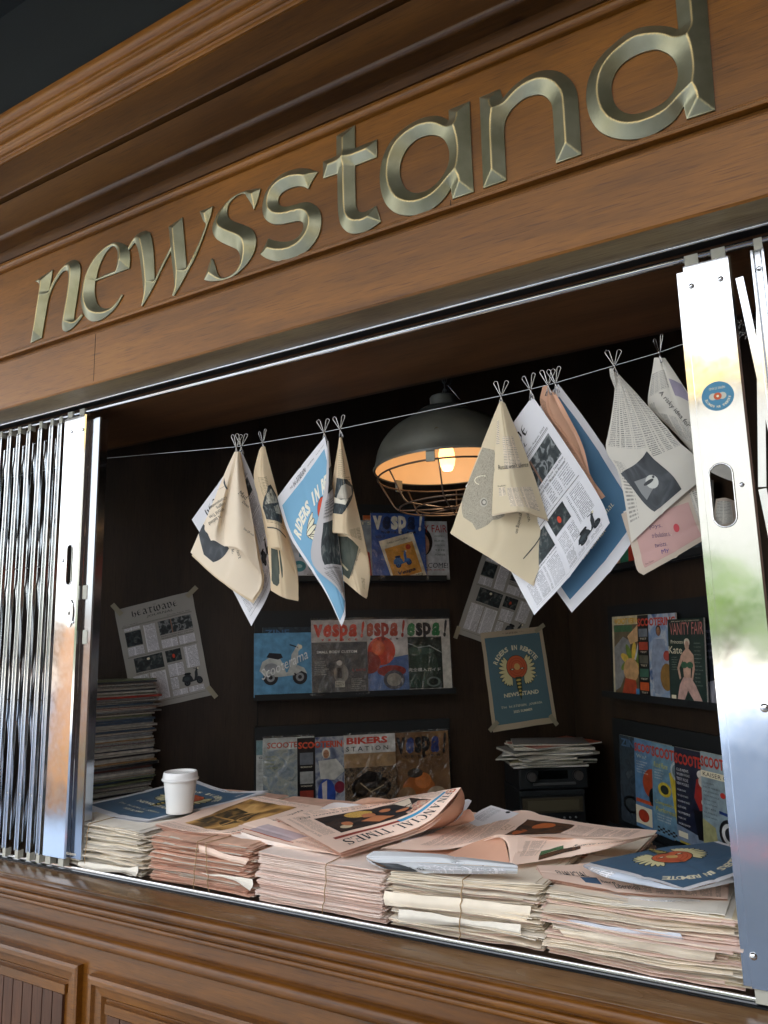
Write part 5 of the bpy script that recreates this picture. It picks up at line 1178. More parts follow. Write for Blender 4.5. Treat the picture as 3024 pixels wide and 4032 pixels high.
def c_fair2(S):
    bgr(S, '#1b332e'); W, H = S.W, S.H; S.text('VANITY FAIR', .52 * W, .12 * H, .92 * W, .15 * H, GI('#c07a74')); S.text('JAMES KEARNY ON THE CAREER MYSTERY', .5 * W, .03 * H, .8 * W, .018 * H, CR_)
    S.text('Princess', .25 * W, .28 * H, .34 * W, .045 * H, CR_); S.text('Kate', .2 * W, .38 * H, .38 * W, .09 * H, CR_); lines(S, .08, .47, .2, 6, '#9aa49c', .01, .03, 11); lines(S, .72, .3, .22, 12, '#9aa49c', .012, .045, 12)
    sk = GI('#c6a18c'); S.ell(.53 * W, .29 * H, .08 * W, .05 * H, GI('#d8cdb8'), 3); S.ell(.53 * W, .325 * H, .06 * W, .055 * H, sk, 4); S.poly([(.5 * W, .36 * H), (.57 * W, .36 * H), (.7 * W, .44 * H), (.72 * W, .6 * H), (.66 * W, .74 * H), (.62 * W, .72 * H), (.66 * W, .6 * H), (.63 * W, .5 * H), (.6 * W, .72 * H), (.42 * W, .72 * H), (.4 * W, .5 * H), (.3 * W, .6 * H), (.34 * W, .72 * H), (.3 * W, .74 * H), (.24 * W, .6 * H), (.36 * W, .44 * H)], sk, 3)
    S.ell(.44 * W, .56 * H, .09 * W, .04 * H, GI('#3f6a50'), 5); S.ell(.6 * W, .56 * H, .09 * W, .04 * H, GI('#3f6a50'), 5); S.poly([(.4 * W, .71 * H), (.62 * W, .71 * H), (.74 * W, .8 * H), (.9 * W, .98 * H), (.68 * W, .98 * H), (.52 * W, .86 * H), (.42 * W, .98 * H), (.22 * W, .98 * H), (.3 * W, .8 * H)], GI('#c9a69c'), 5); S.rect(.05 * W, .93 * H, .18 * W, .98 * H, CR_, 3)
def c_purple(S): bgr(S, '#22252e'); lines(S, .1, .1, .7, 5, '#8a88a0', .03, .08, 5); S.poly([(0, .75 * S.H), (S.W, .6 * S.H), (S.W, S.H), (0, S.H)], GI('#8d8f9c'), 2)
def c_dark(S):
    bgr(S, photo('cover_dark', ['#1f2c38', '#34424c', '#28303a', '#4a565c'], 24)); W, H = S.W, S.H; S.text('ZINE', .3 * W, .08 * H, .5 * W, .09 * H, GI('#3f6488'), bold=.03); S.ell(.3 * W, .78 * H, .22 * W, .1 * H, GI('#15191c')); S.ell(.3 * W, .78 * H, .16 * W, .07 * H, GI('#3c4448'), 3)
def c_sc3(S):
    bgr(S, '#5d86ac'); W, H = S.W, S.H; S.text('SCOOTERING', .5 * W, .1 * H, .98 * W, .1 * H, GI('#c03c28'), bold=.035); S.text('Win!', .2 * W, .2 * H, .3 * W, .05 * H, GI('#3c8cc0')); S.text('Win!', .2 * W, .198 * H, .28 * W, .045 * H, CR_); lines(S, .06, .26, .32, 5, '#e0e0d8', .014, .03, 6)
    S.ell(.5 * W, .48 * H, .28 * W, .17 * H, GI('#b04a2a')); S.ell(.5 * W, .62 * H, .12 * W, .1 * H, GI('#18191b'), 3); S.rect(0, .76 * H, .45 * W, .96 * H, CR_, 2); S.ell(.22 * W, .86 * H, .15 * W, .07 * H, GI('#b2402a'), 3); S.rect(.5 * W, .78 * H, .95 * W, .96 * H, GI('#3c4448'), 2); S.rect(.02 * W, .68 * H, .6 * W, .72 * H, GI('#c8552c'), 3)
def c_sc4(S):
    bgr(S, '#6c94ac'); W, H = S.W, S.H; S.text('SCOOTERING', .5 * W, .1 * H, .98 * W, .12 * H, GI('#c03c28'), bold=.035); S.text('Road Race', .22 * W, .24 * H, .34 * W, .06 * H, GI('#c8c03c'), shear=.2); lines(S, .06, .3, .3, 4, '#e0e4dc', .014, .03, 7)
    S.poly([(.42 * W, .3 * H), (.95 * W, .14 * H), (W, .5 * H), (.9 * W, H), (.62 * W, H), (.5 * W, .6 * H)], GI('#c9b43c'), 2); S.ell(.62 * W, .26 * H, .16 * W, .11 * H, GI('#a8b4b8'), 4); S.ell(.62 * W, .26 * H, .12 * W, .08 * H, GI('#6c8088'), 5); S.poly([(.66 * W, .42 * H), (.88 * W, .4 * H), (.9 * W, .9 * H), (.7 * W, .9 * H), (.6 * W, .6 * H)], GI('#1d1f22'), 4)
    S.ell(.3 * W, .5 * H, .16 * W, .08 * H, GI('#c9b43c'), 3); S.ell(.3 * W, .5 * H, .1 * W, .05 * H, GI('#2a3430'), 4); S.text('Competition vs', .36 * W, .66 * H, .6 * W, .05 * H, GI('#c8c03c'), shear=.2, layer=6); S.text('Performance', .38 * W, .73 * H, .62 * W, .05 * H, GI('#c8c03c'), shear=.2, layer=6); lines(S, .1, .79, .5, 3, '#e0e4dc', .016, .03, 8)
    for i in range(8):
        for j in range(3):
            if (i + j) % 2 == 0: S.rect((.1 + .06 * i) * W, (.92 + .02 * j) * H, (.16 + .06 * i) * W, (.94 + .02 * j) * H, K, 7)
def c_sc5(S):
    bgr(S, '#20263a'); W, H = S.W, S.H; S.text('SCOOTERING', .5 * W, .12 * H, .98 * W, .12 * H, GI('#b83a2c'), bold=.035); lines(S, .04, .24, .36, 4, '#d4d8dc', .03, .05, 12); lines(S, .04, .46, .3, 7, '#d4d8dc', .022, .06, 13)
    S.poly([(.5 * W, .3 * H), (.66 * W, .24 * H), (.82 * W, .34 * H), (.84 * W, .6 * H), (.6 * W, .66 * H), (.44 * W, .5 * H)], GI('#9c2a26'), 2); S.ell(.64 * W, .24 * H, .12 * W, .05 * H, GI('#d8d6d0'), 3); S.ell(.64 * W, .31 * H, .09 * W, .06 * H, GI('#c9c4bc'), 4); S.poly([(.4 * W, .62 * H), (.86 * W, .6 * H), (.9 * W, .9 * H), (.5 * W, .92 * H)], GI('#14161c'), 3); S.ell(.7 * W, .52 * H, .1 * W, .05 * H, GI('#c9c4bc'), 5); S.poly([(0, .84 * H), (W, .92 * H), (W, H), (0, H)], GI('#7c8ca0'), 2); S.rect(.04 * W, .9 * H, .26 * W, .96 * H, CR_, 4)
def c_sc6(S):
    bgr(S, '#8ca0a8'); W, H = S.W, S.H; S.text('SCOOTERING', .5 * W, .1 * H, .98 * W, .12 * H, GI('#b83a2c'), bold=.035); S.rect(0, .2 * H, W, .27 * H, CR_, 2); S.text('KAISER CHIEFS', .5 * W, .235 * H, .9 * W, .045 * H, K); lines(S, .05, .33, .4, 9, '#3f4a50', .016, .045, 14)
    S.poly([(0, .72 * H), (.3 * W, .78 * H), (.36 * W, H), (0, H)], GI('#a8a878'), 2); S.ell(.62 * W, .8 * H, .24 * W, .15 * H, GI('#1c1e22'), 3); S.ell(.62 * W, .8 * H, .18 * W, .11 * H, GI('#d8dad8'), 4); S.ell(.62 * W, .8 * H, .11 * W, .07 * H, GI('#2c3034'), 5); S.line([(.4 * W, .6 * H), (.9 * W, .62 * H)], .04 * W, GI('#1f3c80')); S.ell(.5 * W, .42 * H, .06 * W, .03 * H, GI('#c23c34'), 5)
def c_retro(S): bgr(S, '#c89a6c'); W, H = S.W, S.H; S.rect(0, .3 * H, .4 * W, .9 * H, GI('#c9562c'), 1); S.ell(.6 * W, .75 * H, .2 * W, .1 * H, GI('#2a2c34'))
def c_teal(S): bgr(S, '#2f7a5c'); W, H = S.W, S.H; S.text('R', .5 * W, .6 * H, .3 * W, .16 * H, GI('#e06a44'), shear=.3); S.text('S', .4 * W, .82 * H, .3 * W, .15 * H, GI('#e0b49c'), shear=.3)
def c_rd(S): bgr(S, '#bc3f2a'); W, H = S.W, S.H; S.rect(.3 * W, .6 * H, W, H, GI('#c9a894'), 1)
A = zf(900, 1900, 1.659); B = zf(2300, 2000, 1.638)
rack('A', A, 400, 1392, 145, 652, 'dark magazine rack highest on the back wall behind the lamp')
rack('A', A, 168, 1450, 832, 1398, 'dark magazine rack in the middle of the back wall')
rack('A', A, 168, 1450, 1568, 2160, 'dark magazine rack lowest on the back wall')
rack('B', B, 150, 900, 60, 360, 'dark magazine rack highest on the side wall by the gate post')
rack('B', B, 182, 1000, 590, 1262, 'dark magazine rack in the middle of the side wall')
rack('B', B, 225, 1060, 1432, 2230, 'dark magazine rack lowest on the side wall')
GA, GB, GC = 'magazines in the top back rack', 'magazines in the middle back rack', 'magazines in the lowest back rack'
mag('A', A, 390, 730, 215, 633, .034, 'pale magazine with teal circles half hidden behind the blue hanging sheet', c_life, GA)
mag('A', A, 640, 955, 245, 635, .040, 'magazine with a person in a red sweater behind the tan newspaper', c_red, GA)
mag('A', A, 1125, 1432, 252, 636, .040, 'pale magazine with a dark haired face right of the blue sleeved one', c_fair, GA)
mag('A', A, 880, 980, 215, 500, .034, 'orange magazine corner showing above the red sweater cover', c_orange, GA)
mag('A', A, 932, 1284, 202, 638, .050, 'blue sleeved magazine with an orange scooter postage stamp', c_stamp, GA, True)
mag('A', A, 220, 540, 945, 1380, .030, 'dark magazine edge showing above the light blue scooter cover', c_dark, GB)
mag('A', A, 165, 552, 982, 1397, .048, 'square light blue magazine with a grey scooter and slanted script title', c_blue, GB)
mag('A', A, 1092, 1447, 892, 1358, .034, 'green and white magazine with Japanese writing at the right rack end', c_green, GB, True)
mag('A', A, 822, 1170, 893, 1366, .041, 'pale magazine with red scooter in a plastic sleeve', c_redv, GB, True)
mag('A', A, 541, 905, 898, 1385, .050, 'dark grey sleeved magazine with large orange red title letters', c_grey, GB, True)
mag('A', A, 180, 520, 1678, 2150, .034, 'pale grey magazine leftmost in the lowest back rack', c_plain, GC)
mag('A', A, 225, 560, 1665, 2150, .041, 'faded blue magazine in a cloudy plastic sleeve', c_faded, GC, True)
mag('A', A, 448, 790, 1662, 2150, .048, 'scooter magazine with a rider in white shirt in the lowest back rack', c_scoot1, GC)
mag('A', A, 1085, 1442, 1628, 2140, .040, 'brown magazine with an orange scooter at the lowest rack end', c_brown, GC, True)
mag('A', A, 755, 1092, 1645, 2150, .055, 'white and tan motorcycle magazine with bold red title', c_bikers, GC, True)
HA, HB, HC = 'magazines in the top side rack', 'magazines in the middle side rack', 'magazines in the lowest side rack'
mag('B', B, 130, 400, -60, 385, .034, 'orange and tan magazine corner under the dark blue hanging sheet', c_retro, HA)
mag('B', B, 238, 500, -80, 372, .040, 'green magazine with pink script letters under the hanging sheets', c_teal, HA)
mag('B', B, 292, 560, -90, 362, .046, 'red magazine strip left of the hanging grey newspaper', c_rd, HA)
mag('B', B, 560, 850, -140, 318, .040, 'dark blue magazine beside the right gate post in the top side rack', c_dark, HA)
mag('B', B, 198, 440, 693, 1212, .034, 'comic cover with a hand, yellow flower and yellow title', c_comic, HB)
mag('B', B, 362, 612, 683, 1222, .041, 'scooter magazine with a person in pale overalls and red title', c_scoot2, HB)
mag('B', B, 770, 1020, 740, 1275, .034, 'dark purple magazine edge beside the right gate post', c_purple, HB)
mag('B', B, 560, 795, 712, 1250, .050, 'dark green magazine with a standing figure in a green top', c_fair2, HB)
mag('B', B, 248, 480, 1490, 2050, .030, 'dark slate magazine leftmost in the lowest side rack', c_dark, HC)
mag('B', B, 345, 580, 1512, 2085, .037, 'blue magazine with a round red scooter in the lowest side rack', c_sc3, HC)
mag('B', B, 458, 730, 1545, 2130, .044, 'light blue magazine with a yellow scooter headlamp and black tyre', c_sc4, HC)
mag('B', B, 608, 890, 1575, 2180, .051, 'dark navy magazine with a figure in red riding a scooter', c_sc5, HC)
mag('B', B, 778, 1060, 1605, 2215, .058, 'grey blue magazine with a white wheel next to the gate post', c_sc6, HC)
# posters taped to the back wall
TAPE = mat('masking_tape', '#a39c88', rough=.8, var=.05, trans=.2)
IDF = lambda x, y: (x, y)
def poster(f, tl, tr, br, bl_, page, paper, label, tapes, off=.004, W=.285, H=.395, seed=0):
    Gc = [[wpt('A', f(*tl), off), wpt('A', f(*tr), off)], [wpt('A', f(*bl_), off), wpt('A', f(*br), off)]]
    S = Sheet(Gc, W, H, paper, n=14, crumple=.0016, seed=seed); page(S); o = S.mb.build('poster', smooth=False); tag(o, label, 'poster', 'posters taped to the back wall')
    for (x, y, a) in tapes:
        c = wpt('A', f(x, y), off + .0045 + .0005 * a); b = MB(); R = Matrix((DA, NA, Vector((0, 0, 1)))).transposed() @ Matrix.Rotation(a, 3, 'Y'); b.box(c, (.052, .0006, .018), TAPE, R); b.build('tape', o)
poster(IDF, (450, 2404), (755, 2327), (833, 2738), (529, 2806), page_heatwave, mat('poster_paper_shaded', '#a3a19b', rough=.85, var=.03), 'white newspaper page taped high on the dark wall above the magazine stack', [(460, 2400, .85), (755, 2330, -.8), (835, 2725, .9)], seed=3)  # white page greyed in its base colour to carry the room's shade
poster(IDF, (1922, 2115), (2173, 2199), (2047, 2578), (1796, 2494), page_heatwave, mat('poster_paper_shaded', '#b4b2ac'), 'tilted newspaper page taped behind the hanging cream newspaper', [(1800, 2490, -1.2)], seed=5)
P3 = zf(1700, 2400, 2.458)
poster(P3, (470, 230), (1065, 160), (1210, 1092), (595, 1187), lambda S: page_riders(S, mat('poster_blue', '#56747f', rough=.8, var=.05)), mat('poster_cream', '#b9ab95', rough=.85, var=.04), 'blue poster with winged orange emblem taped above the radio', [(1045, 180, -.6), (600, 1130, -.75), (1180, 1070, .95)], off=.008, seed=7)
# ================================================================== newspapers clipped to the line
def hang(sheets, label, group='newspapers clipped to the line', name='hanging_newspaper'):
    """sheets: [(name, Sheet)], the first is the thing's own; the others are its parts"""
    t = None
    o = sheets[0][1].mb.build(name, smooth=True, auto=70); tag(o, label, 'newspaper', group)
    for nm, s in sheets[1:]: s.mb.build(nm, o, smooth=True, auto=70)
    return o
g_ = lambda rows, f, d=0: grid(rows, f, 'y', d)
# 1 white front page behind the curled cream paper
r = [[(37,1047,.11),(280,715,.12),(520,385,.125)], [(215,1340,.12),(440,1060,.13),(655,705,.14)], [(410,1690,.125),(600,1440,.13),(765,1080,.16)], [(613,2080,.12),(790,1740,.15),(818,1470,.18)]]
S = Sheet(g_(r, Z1), .285, .39, WHITE, 30, .0008, 1); page_heatwave(S)
hang([('s', S)], 'white front page with scooter picture behind the leftmost curled cream newspaper')
# 2 curled cream newspaper, far left
back = [[(450,395,.108),(465,390,.106),(480,388,.104),(495,388,.108)], [(355,600,.10),(430,640,.088),(490,650,.085),(560,760,.10)], [(210,960,.09),(350,1050,.08),(480,1150,.078),(655,1300,.10)],
        [(95,1200,.085),(300,1380,.078),(500,1500,.082),(712,1650,.105)], [(25,1365,.09),(230,1560,.085),(430,1710,.09),(620,1828,.10)]]
S = Sheet(g_(back, Z1), .30, .40, CREAM, 30, .0010, 2)
S.ppx([(150,1090),(105,1180),(155,1385),(245,1460),(400,1325),(330,1230),(230,1180)], Z1, PH_SLATE, 1); S.tpx("isn't", Z1, (497,1385), 75, 80, 32, KS); S.tpx('k.', Z1, (440,1355), 75, 40, 30, KS)
L2 = Sheet(g_([[ (p[0]+14, p[1]+30 if k > 2 else p[1], p[2]+.006) for p in q] for k, q in enumerate(back)], Z1), .3, .4, TAN, 22, .001, 3)
L3 = Sheet(g_([[ (p[0]+24 if k > 1 else p[0], p[1]+8 if k > 2 else p[1], p[2]+.010) for p in q] for k, q in enumerate(back)], Z1), .3, .4, TAN, 22, .0014, 4)
fl = [[(448,400,.10),(460,392,.10),(470,390,.10),(480,388,.10),(498,390,.104)], [(345,640,.078),(385,655,.065),(430,620,.074),(480,630,.06),(548,655,.088)], [(168,1080,.068),(300,1010,.052),(345,990,.070),(480,1010,.050),(615,985,.082)],
      [(195,1190,.066),(262,1180,.054),(345,1190,.068),(480,1200,.050),(650,1230,.084)], [(222,1250,.066),(262,1252,.058),(352,1302,.066),(500,1335,.056),(695,1560,.092)]]
F2 = Sheet(g_(fl, Z1), .26, .34, CREAM, 34, .0008, 5)
for t_, c_, w_ in (('Championship', (292,880), 190), ('Logging', (318,912), 90), ('World Tree', (280,985), 160), ('is behind', (262,1055), 130)): F2.tpx(t_, Z1, c_, 146, w_, 34, KS)
F2.ppx([(352,640),(384,745),(378,760),(345,690)], Z1, PH_SLATE, 1); F2.tpx('Mad', Z1, (532,812), 40, 90, 44, KS); F2.tpx('Down', Z1, (560,900), 42, 80, 28, KS); F2.tpx('Scan QR code', Z1, (588,1168), 36, 120, 22, KS)
F2.tpx('By Tom Hancock', Z1, (340,735), 150, 70, 12, KS)
hang([('s', S), ('inner_sheet', L2), ('inner_sheet', L3), ('front_fold', F2)], 'curled cream newspaper hanging leftmost on the wire line')
# 3 tan newspaper with a dark green photo
back = [[(700,360,.12),(730,340,.118),(748,345,.12)], [(690,800,.12),(790,800,.112),(862,800,.125)], [(760,1250,.115),(860,1250,.105),(972,1230,.13)], [(795,1600,.112),(900,1600,.108),(1052,1590,.135)], [(800,1730,.112),(920,1800,.115),(1060,1832,.135)]]
S = Sheet(g_(back, Z1), .26, .40, TAN, 28, .001, 6); S.ppx([(806,1322),(900,1345),(975,1430),(865,1692),(808,1660)], Z1, PH_GREEN, 1); S.cols(.215, .30, .225, .385, N_TAN)
X = [Sheet(g_([[(p[0]+dx if k > 1 else p[0], p[1]+dy if k > 2 else p[1], p[2]+.004*n_) for p in q] for k, q in enumerate(back)], Z1), .26, .4, TAN, 20, .0016, 7+n_) for n_, (dx, dy) in enumerate(((8, 2), (14, -6)))]
fr = [[(692,370,.112),(718,338,.11),(746,345,.114)], [(638,600,.10),(715,610,.088),(808,580,.108)], [(668,800,.095),(790,860,.082),(880,850,.112)], [(740,1030,.09),(850,1050,.080),(930,1090,.115)], [(800,1312,.09),(905,1340,.082),(1045,1590,.118)]]
F_ = Sheet(g_(fr, Z1), .24, .33, TAN, 30, .0008, 9); F_.cols(.06, .09, .17, .175, N_TAN, 1); F_.ppx([(775,720),(800,708),(850,800),(885,905),(905,1010),(915,1085),(760,1040),(725,930),(742,830)], Z1, PH_DARK, 2); F_.ppx([(760,800),(800,745),(850,830),(868,880),(800,890),(750,900)], Z1, PH_GREY, 3); F_.ppx([(830,920),(870,900),(900,1000),(850,985)], Z1, PH_GREY, 3); F_.cols(.02, .245, .23, .262, N_TAN, 1); F_.line([(.01, .275), (.22, .275)], .004, KS)
F_.line([(.02, .25), (.2, .25)], .0025, KS)
hang([('s', S), ('inner_sheet', X[0]), ('inner_sheet', X[1]), ('front_fold', F_)], 'tan newspaper with a dark green photo, hanging left of the blue sheet')
# 4 light blue tabloid cover
blue = [[(75,885,.11),(300,590,.115),(540,290,.12)], [(195,1250,.10),(395,1000,.105),(600,640,.115)], [(410,1590,.095),(520,1330,.10),(655,1250,.11)], [(560,1830,.095),(640,1700,.10),(710,1610,.11)], [(700,2130,.10),(735,2030,.105),(738,1900,.115)]]
S = Sheet(g_(blue, Z2), .285, .39, WHITE, 34, .0006, 10)
W_, H_ = .285, .39; LB = mat('tabloid_blue_light', '#74a6c4', rough=.7, var=.04)
S.rect(.05 * W_, .07 * H_, .99 * W_, .965 * H_, LB, 1)
S.rect(.955 * W_, .0, W_, .6 * H_, WHITE, 2)
S.text('THE', .28 * W_, .042 * H_, .05 * W_, .012 * H_, KS); S.bl('HEATWAVE', .46 * W_, .055 * H_, .27 * W_, .028 * H_, K); S.text('JOURNAL', .69 * W_, .042 * H_, .13 * W_, .011 * H_, KS); S.text('Saturday, August', .88 * W_, .042 * H_, .16 * W_, .009 * H_, KS)
AP = [Vector((u * W_, v * H_)) for u, v in ((.15,.285),(.26,.25),(.42,.228),(.55,.225),(.72,.235),(.85,.25),(.95,.275))]
for i, ch in enumerate('RIDERS IN REMO'):
    if ch == ' ': continue
    q = cr(AP, i / 12.6); q2 = cr(AP, min(1, i / 12.6 + .02)) - cr(AP, max(0, i / 12.6 - .02)); S.text(ch, q.x, q.y, .008 if ch == 'I' else .021, .031, ink('#e9e4d2'), rot=math.atan2(q2.y, q2.x), bold=.05)
for i in range(7):
    a = math.radians(-52 + 16 * i); S.ell(.47 * W_ - .08 * W_ * math.cos(a), .39 * H_ + .10 * H_ * math.sin(a), .12 * W_, .028 * W_, K, 3 + 2 * (i % 3), a * .8 + .35); S.ell(.47 * W_ - .08 * W_ * math.cos(a), .39 * H_ + .10 * H_ * math.sin(a), .112 * W_, .021 * W_, CR_, 4 + 2 * (i % 3), a * .8 + .35)
S.ell(.72 * W_, .35 * H_, .11 * W_, .075 * H_, K, 9); S.ell(.72 * W_, .35 * H_, .104 * W_, .07 * H_, RED, 10)
flap = [[(562,330,.112),(568,335,.108),(575,340,.112)], [(550,700,.092),(580,680,.085),(606,640,.105)], [(500,970,.078),(565,950,.075),(626,900,.10)], [(405,1475,.068),(560,1440,.072),(688,1450,.10)], [(640,1740,.08),(680,1700,.085),(717,1700,.105)], [(725,1870,.10),(730,1875,.10),(734,1880,.108)]]
NG = newsprint('print_shaded', '#a9a5a4', '#3c3c40', dens=.7)
FW = Sheet(g_(flap, Z2), .14, .36, mat('back_page_grey', '#b4b0b0', rough=.85, var=.03), 30, .0006, 11)
FW.rect(.065, .055, .138, .12, PH_DARK, 1); FW.cols(.04, .135, .138, .165, NG, 1); FW.rect(.045, .17, .138, .235, PH_DARK, 1); FW.text("It's New And Riders Edit", .08, .243, .09, .007, K); FW.cols(.02, .25, .136, .325, NG, 2)
hang([('s', S), ('curled_corner', FW)], 'light blue tabloid cover with arched white lettering hanging left of the lamp')
# 5 tan newspaper beside the lamp
back = [[(680,305,.118),(692,300,.118),(702,305,.118)], [(612,760,.12),(720,800,.118),(815,830,.122)], [(640,1250,.118),(770,1250,.11),(905,1210,.122)], [(690,1480,.112),(810,1560,.105),(966,1600,.125)], [(715,1680,.11),(870,1815,.105),(940,1862,.122)]]
S = Sheet(g_(back, Z2), .26, .38, TAN, 28, .001, 12); S.ppx([(655,1255),(760,1262),(870,1335),(772,1672),(705,1620),(700,1500),(655,1350)], Z2, PH_GREEN, 1); S.ppx([(705,1515),(770,1585),(755,1592),(702,1535)], Z2, ink('#b0a484'), 2); S.tpx('heaven on apocalypse', Z2, (838,1500), -72, 290, 30, KS); S.cols(.19, .31, .225, .35, N_TAN)
X = Sheet(g_([[(p[0]+12 if k > 2 else p[0], p[1]-14 if k > 2 else p[1], p[2]+.006) for p in q] for k, q in enumerate(back)], Z2), .26, .38, TAN, 20, .0018, 13)
fr = [[(679,310,.112),(690,300,.108),(703,308,.112)], [(655,600,.10),(705,600,.082),(768,580,.112)], [(628,930,.092),(735,930,.070),(845,965,.112)], [(604,1190,.088),(730,1195,.066),(893,1150,.112)], [(606,1225,.090),(765,1262,.074),(948,1455,.116)]]
F_ = Sheet(g_(fr, Z2), .22, .32, TAN, 30, .0006, 14); F_.cols(.03, .03, .15, .125, N_TAN); F_.cols(.12, .10, .2, .14, N_TAN)
F_.ppx([(655,692),(750,705),(808,770),(815,820),(708,1045),(618,1035),(632,860)], Z2, PH_DARK, 2); F_.ppx([(665,850),(700,770),(735,750),(790,780),(800,850),(755,900),(650,900)], Z2, mat('photo_pale', '#a8a294', rough=.8, var=.3, scale=30), 3); F_.ppx([(630,880),(700,905),(765,900),(735,955),(630,935)], Z2, ink('#cfc9b8'), 4); F_.cols(.14, .245, .205, .285, N_TAN); F_.cols(.02, .272, .13, .292, N_TAN)
hang([('s', S), ('inner_sheet', X), ('front_fold', F_)], 'tan newspaper with a grey arm photo hanging just left of the lamp')
# 6 cream newspaper right of the lamp
back = [[(485,355,.115),(512,310,.11),(545,325,.114)], [(330,740,.105),(500,760,.10),(715,720,.12)], [(170,1180,.095),(470,1200,.092),(868,1165,.13)], [(100,1390,.092),(500,1480,.09),(952,1475,.13)], [(72,1455,.092),(420,1675,.095),(790,1912,.115)]]
S = Sheet(g_(back, Z4), .29, .40, mat('cream_paper_pale', '#dccdae', rough=.85, var=.04, trans=.14), 32, .0008, 15)
S.ppx([(355,712),(455,735),(520,900),(560,1150),(545,1310),(500,1335),(440,1345),(405,1382),(300,1430),(265,1370),(188,1320),(172,1180),(222,1040),(290,870)], Z4, PH_STONE, 1)
for k_ in range(10): S.epx((360 + 72 * math.cos(2.2 + k_ * .3), 1000 + 40 * math.sin(2.2 + k_ * .3)), 11, 4, Z4, CR_, 3, 2.2 + k_ * .3 + PI / 2, 8)
S.epx((365,1190), 34, 40, Z4, ink('#b9b3a4'), 3); S.epx((368,1190), 24, 28, Z4, ink('#6e6a60'), 4); S.epx((370,1190), 15, 18, Z4, ink('#c4beb0'), 5)
S.tpx('silence,', Z4, (752,1300), 78, 120, 34, KS); S.tpx('growing on', Z4, (668,1372), 103, 180, 36, KS); S.line([(.235, .36), (.262, .30)], .003, KS, 2)
X = Sheet(g_([[(p[0]+6 if k > 2 else p[0], p[1]+10 if k > 2 else p[1], p[2]+.005) for p in q] for k, q in enumerate(back)], Z4), .29, .4, CREAM, 20, .0012, 16)
fr = [[(482,385,.105),(512,330,.10),(546,328,.106)], [(463,750,.085),(580,740,.068),(716,740,.105)], [(445,1050,.075),(620,1030,.060),(820,1020,.108)], [(434,1300,.072),(690,1262,.058),(925,1345,.112)]]
F_ = Sheet(g_(fr, Z4), .20, .33, mat('cream_paper_pale', '#dccdae'), 30, .0006, 17)
F_.cols(.065, .075, .155, .165, N_CREAM); F_.tpx("Russia won't silence", Z4, (622,872), -6, 255, 44, KS); F_.text('The world is silent', .045, .222, .04, .006, KS); F_.cols(.03, .228, .06, .262, N_CREAM); F_.cols(.068, .232, .175, .312, N_CREAM, 2); F_.cols(.01, .03, .04, .09, N_CREAM)
U = Sheet(g_([[(p[0]+3, p[1]+12 if k > 2 else p[1], p[2]+.004) for p in q] for k, q in enumerate(fr)], Z4), .2, .33, CREAM, 20, .0006, 18)
hang([('s', S), ('inner_sheet', X), ('inner_sheet', U), ('front_fold', F_)], 'large cream newspaper with a stone photo hanging right of the lamp')
# 7 white front page with pictures
r = [[(205,1050,.14),(500,660,.135),(790,265,.12)], [(400,1420,.14),(700,1030,.125),(1005,575,.12)], [(600,1790,.13),(900,1370,.115),(1240,930,.12)], [(735,2045,.12),(1060,1660,.112),(1400,1200,.125)], [(805,2172,.115),(1110,1835,.115),(1463,1370,.13)]]
S = Sheet(g_(r, Z4, .004), .285, .39, WHITE, 34, .0006, 19); page_heatwave(S)
hang([('s', S)], 'white front page with scooter and crowd pictures hanging third from the right post')
# 8 folded salmon newspaper edge-on
r = [[(875,185,.135),(920,175,.13),(962,230,.135)], [(860,335,.14),(950,420,.135),(1055,400,.145)], [(985,560,.145),(1110,650,.14),(1190,650,.15)], [(1180,870,.15),(1255,880,.148),(1290,945,.155)], [(1330,1105,.15),(1380,1160,.15),(1422,1140,.155)]]
S = Sheet(g_(r, Z4, .008), .12, .38, mat('salmon_hung', '#d9a98c', rough=.85, var=.05, trans=.15), 26, .0008, 20); S.cols(.004, .06, .045, .34, newsprint('print_salmon_hung', '#d9a98c', '#5a463c'))
ps = []
for n_ in range(3):
    q = [[(955+n_*6,225,.13),(985+n_*6,245,.125)], [(1040+n_*9,400,.132),(1085+n_*9,440,.125)], [(1175+n_*6,650,.14),(1215+n_*6,690,.13)], [(1262+n_*5,930,.145),(1283+n_*5,960,.14)]]
    ps.append(('folded_leaf', Sheet(g_(q, Z4, .002 - .004*n_), .03, .34, PINKD if n_ % 2 else mat('salmon_hung', '#d9a98c'), 14, .001, 21+n_)))
hang([('s', S)] + ps, 'folded salmon newspaper squeezed between the white page and the dark blue sheet')
# 9 dark blue back cover
r = [[(-560,975,.17),(-230,570,.165),(105,160,.14)], [(-300,1370,.18),(40,980,.185),(365,500,.165)], [(-50,1760,.175),(280,1340,.195),(625,905,.17)], [(225,2150,.16),(560,1790,.165),(890,1335,.165)]]
S = Sheet(g_(r, Z5, .012), .285, .39, WHITE, 34, .0006, 24); page_riders(S, mat('tabloid_blue_deep', '#4a7596', rough=.62, var=.04), '2023 SUMMER')
hang([('s', S)], 'dark blue tabloid cover with wide white border hanging behind the white front page')
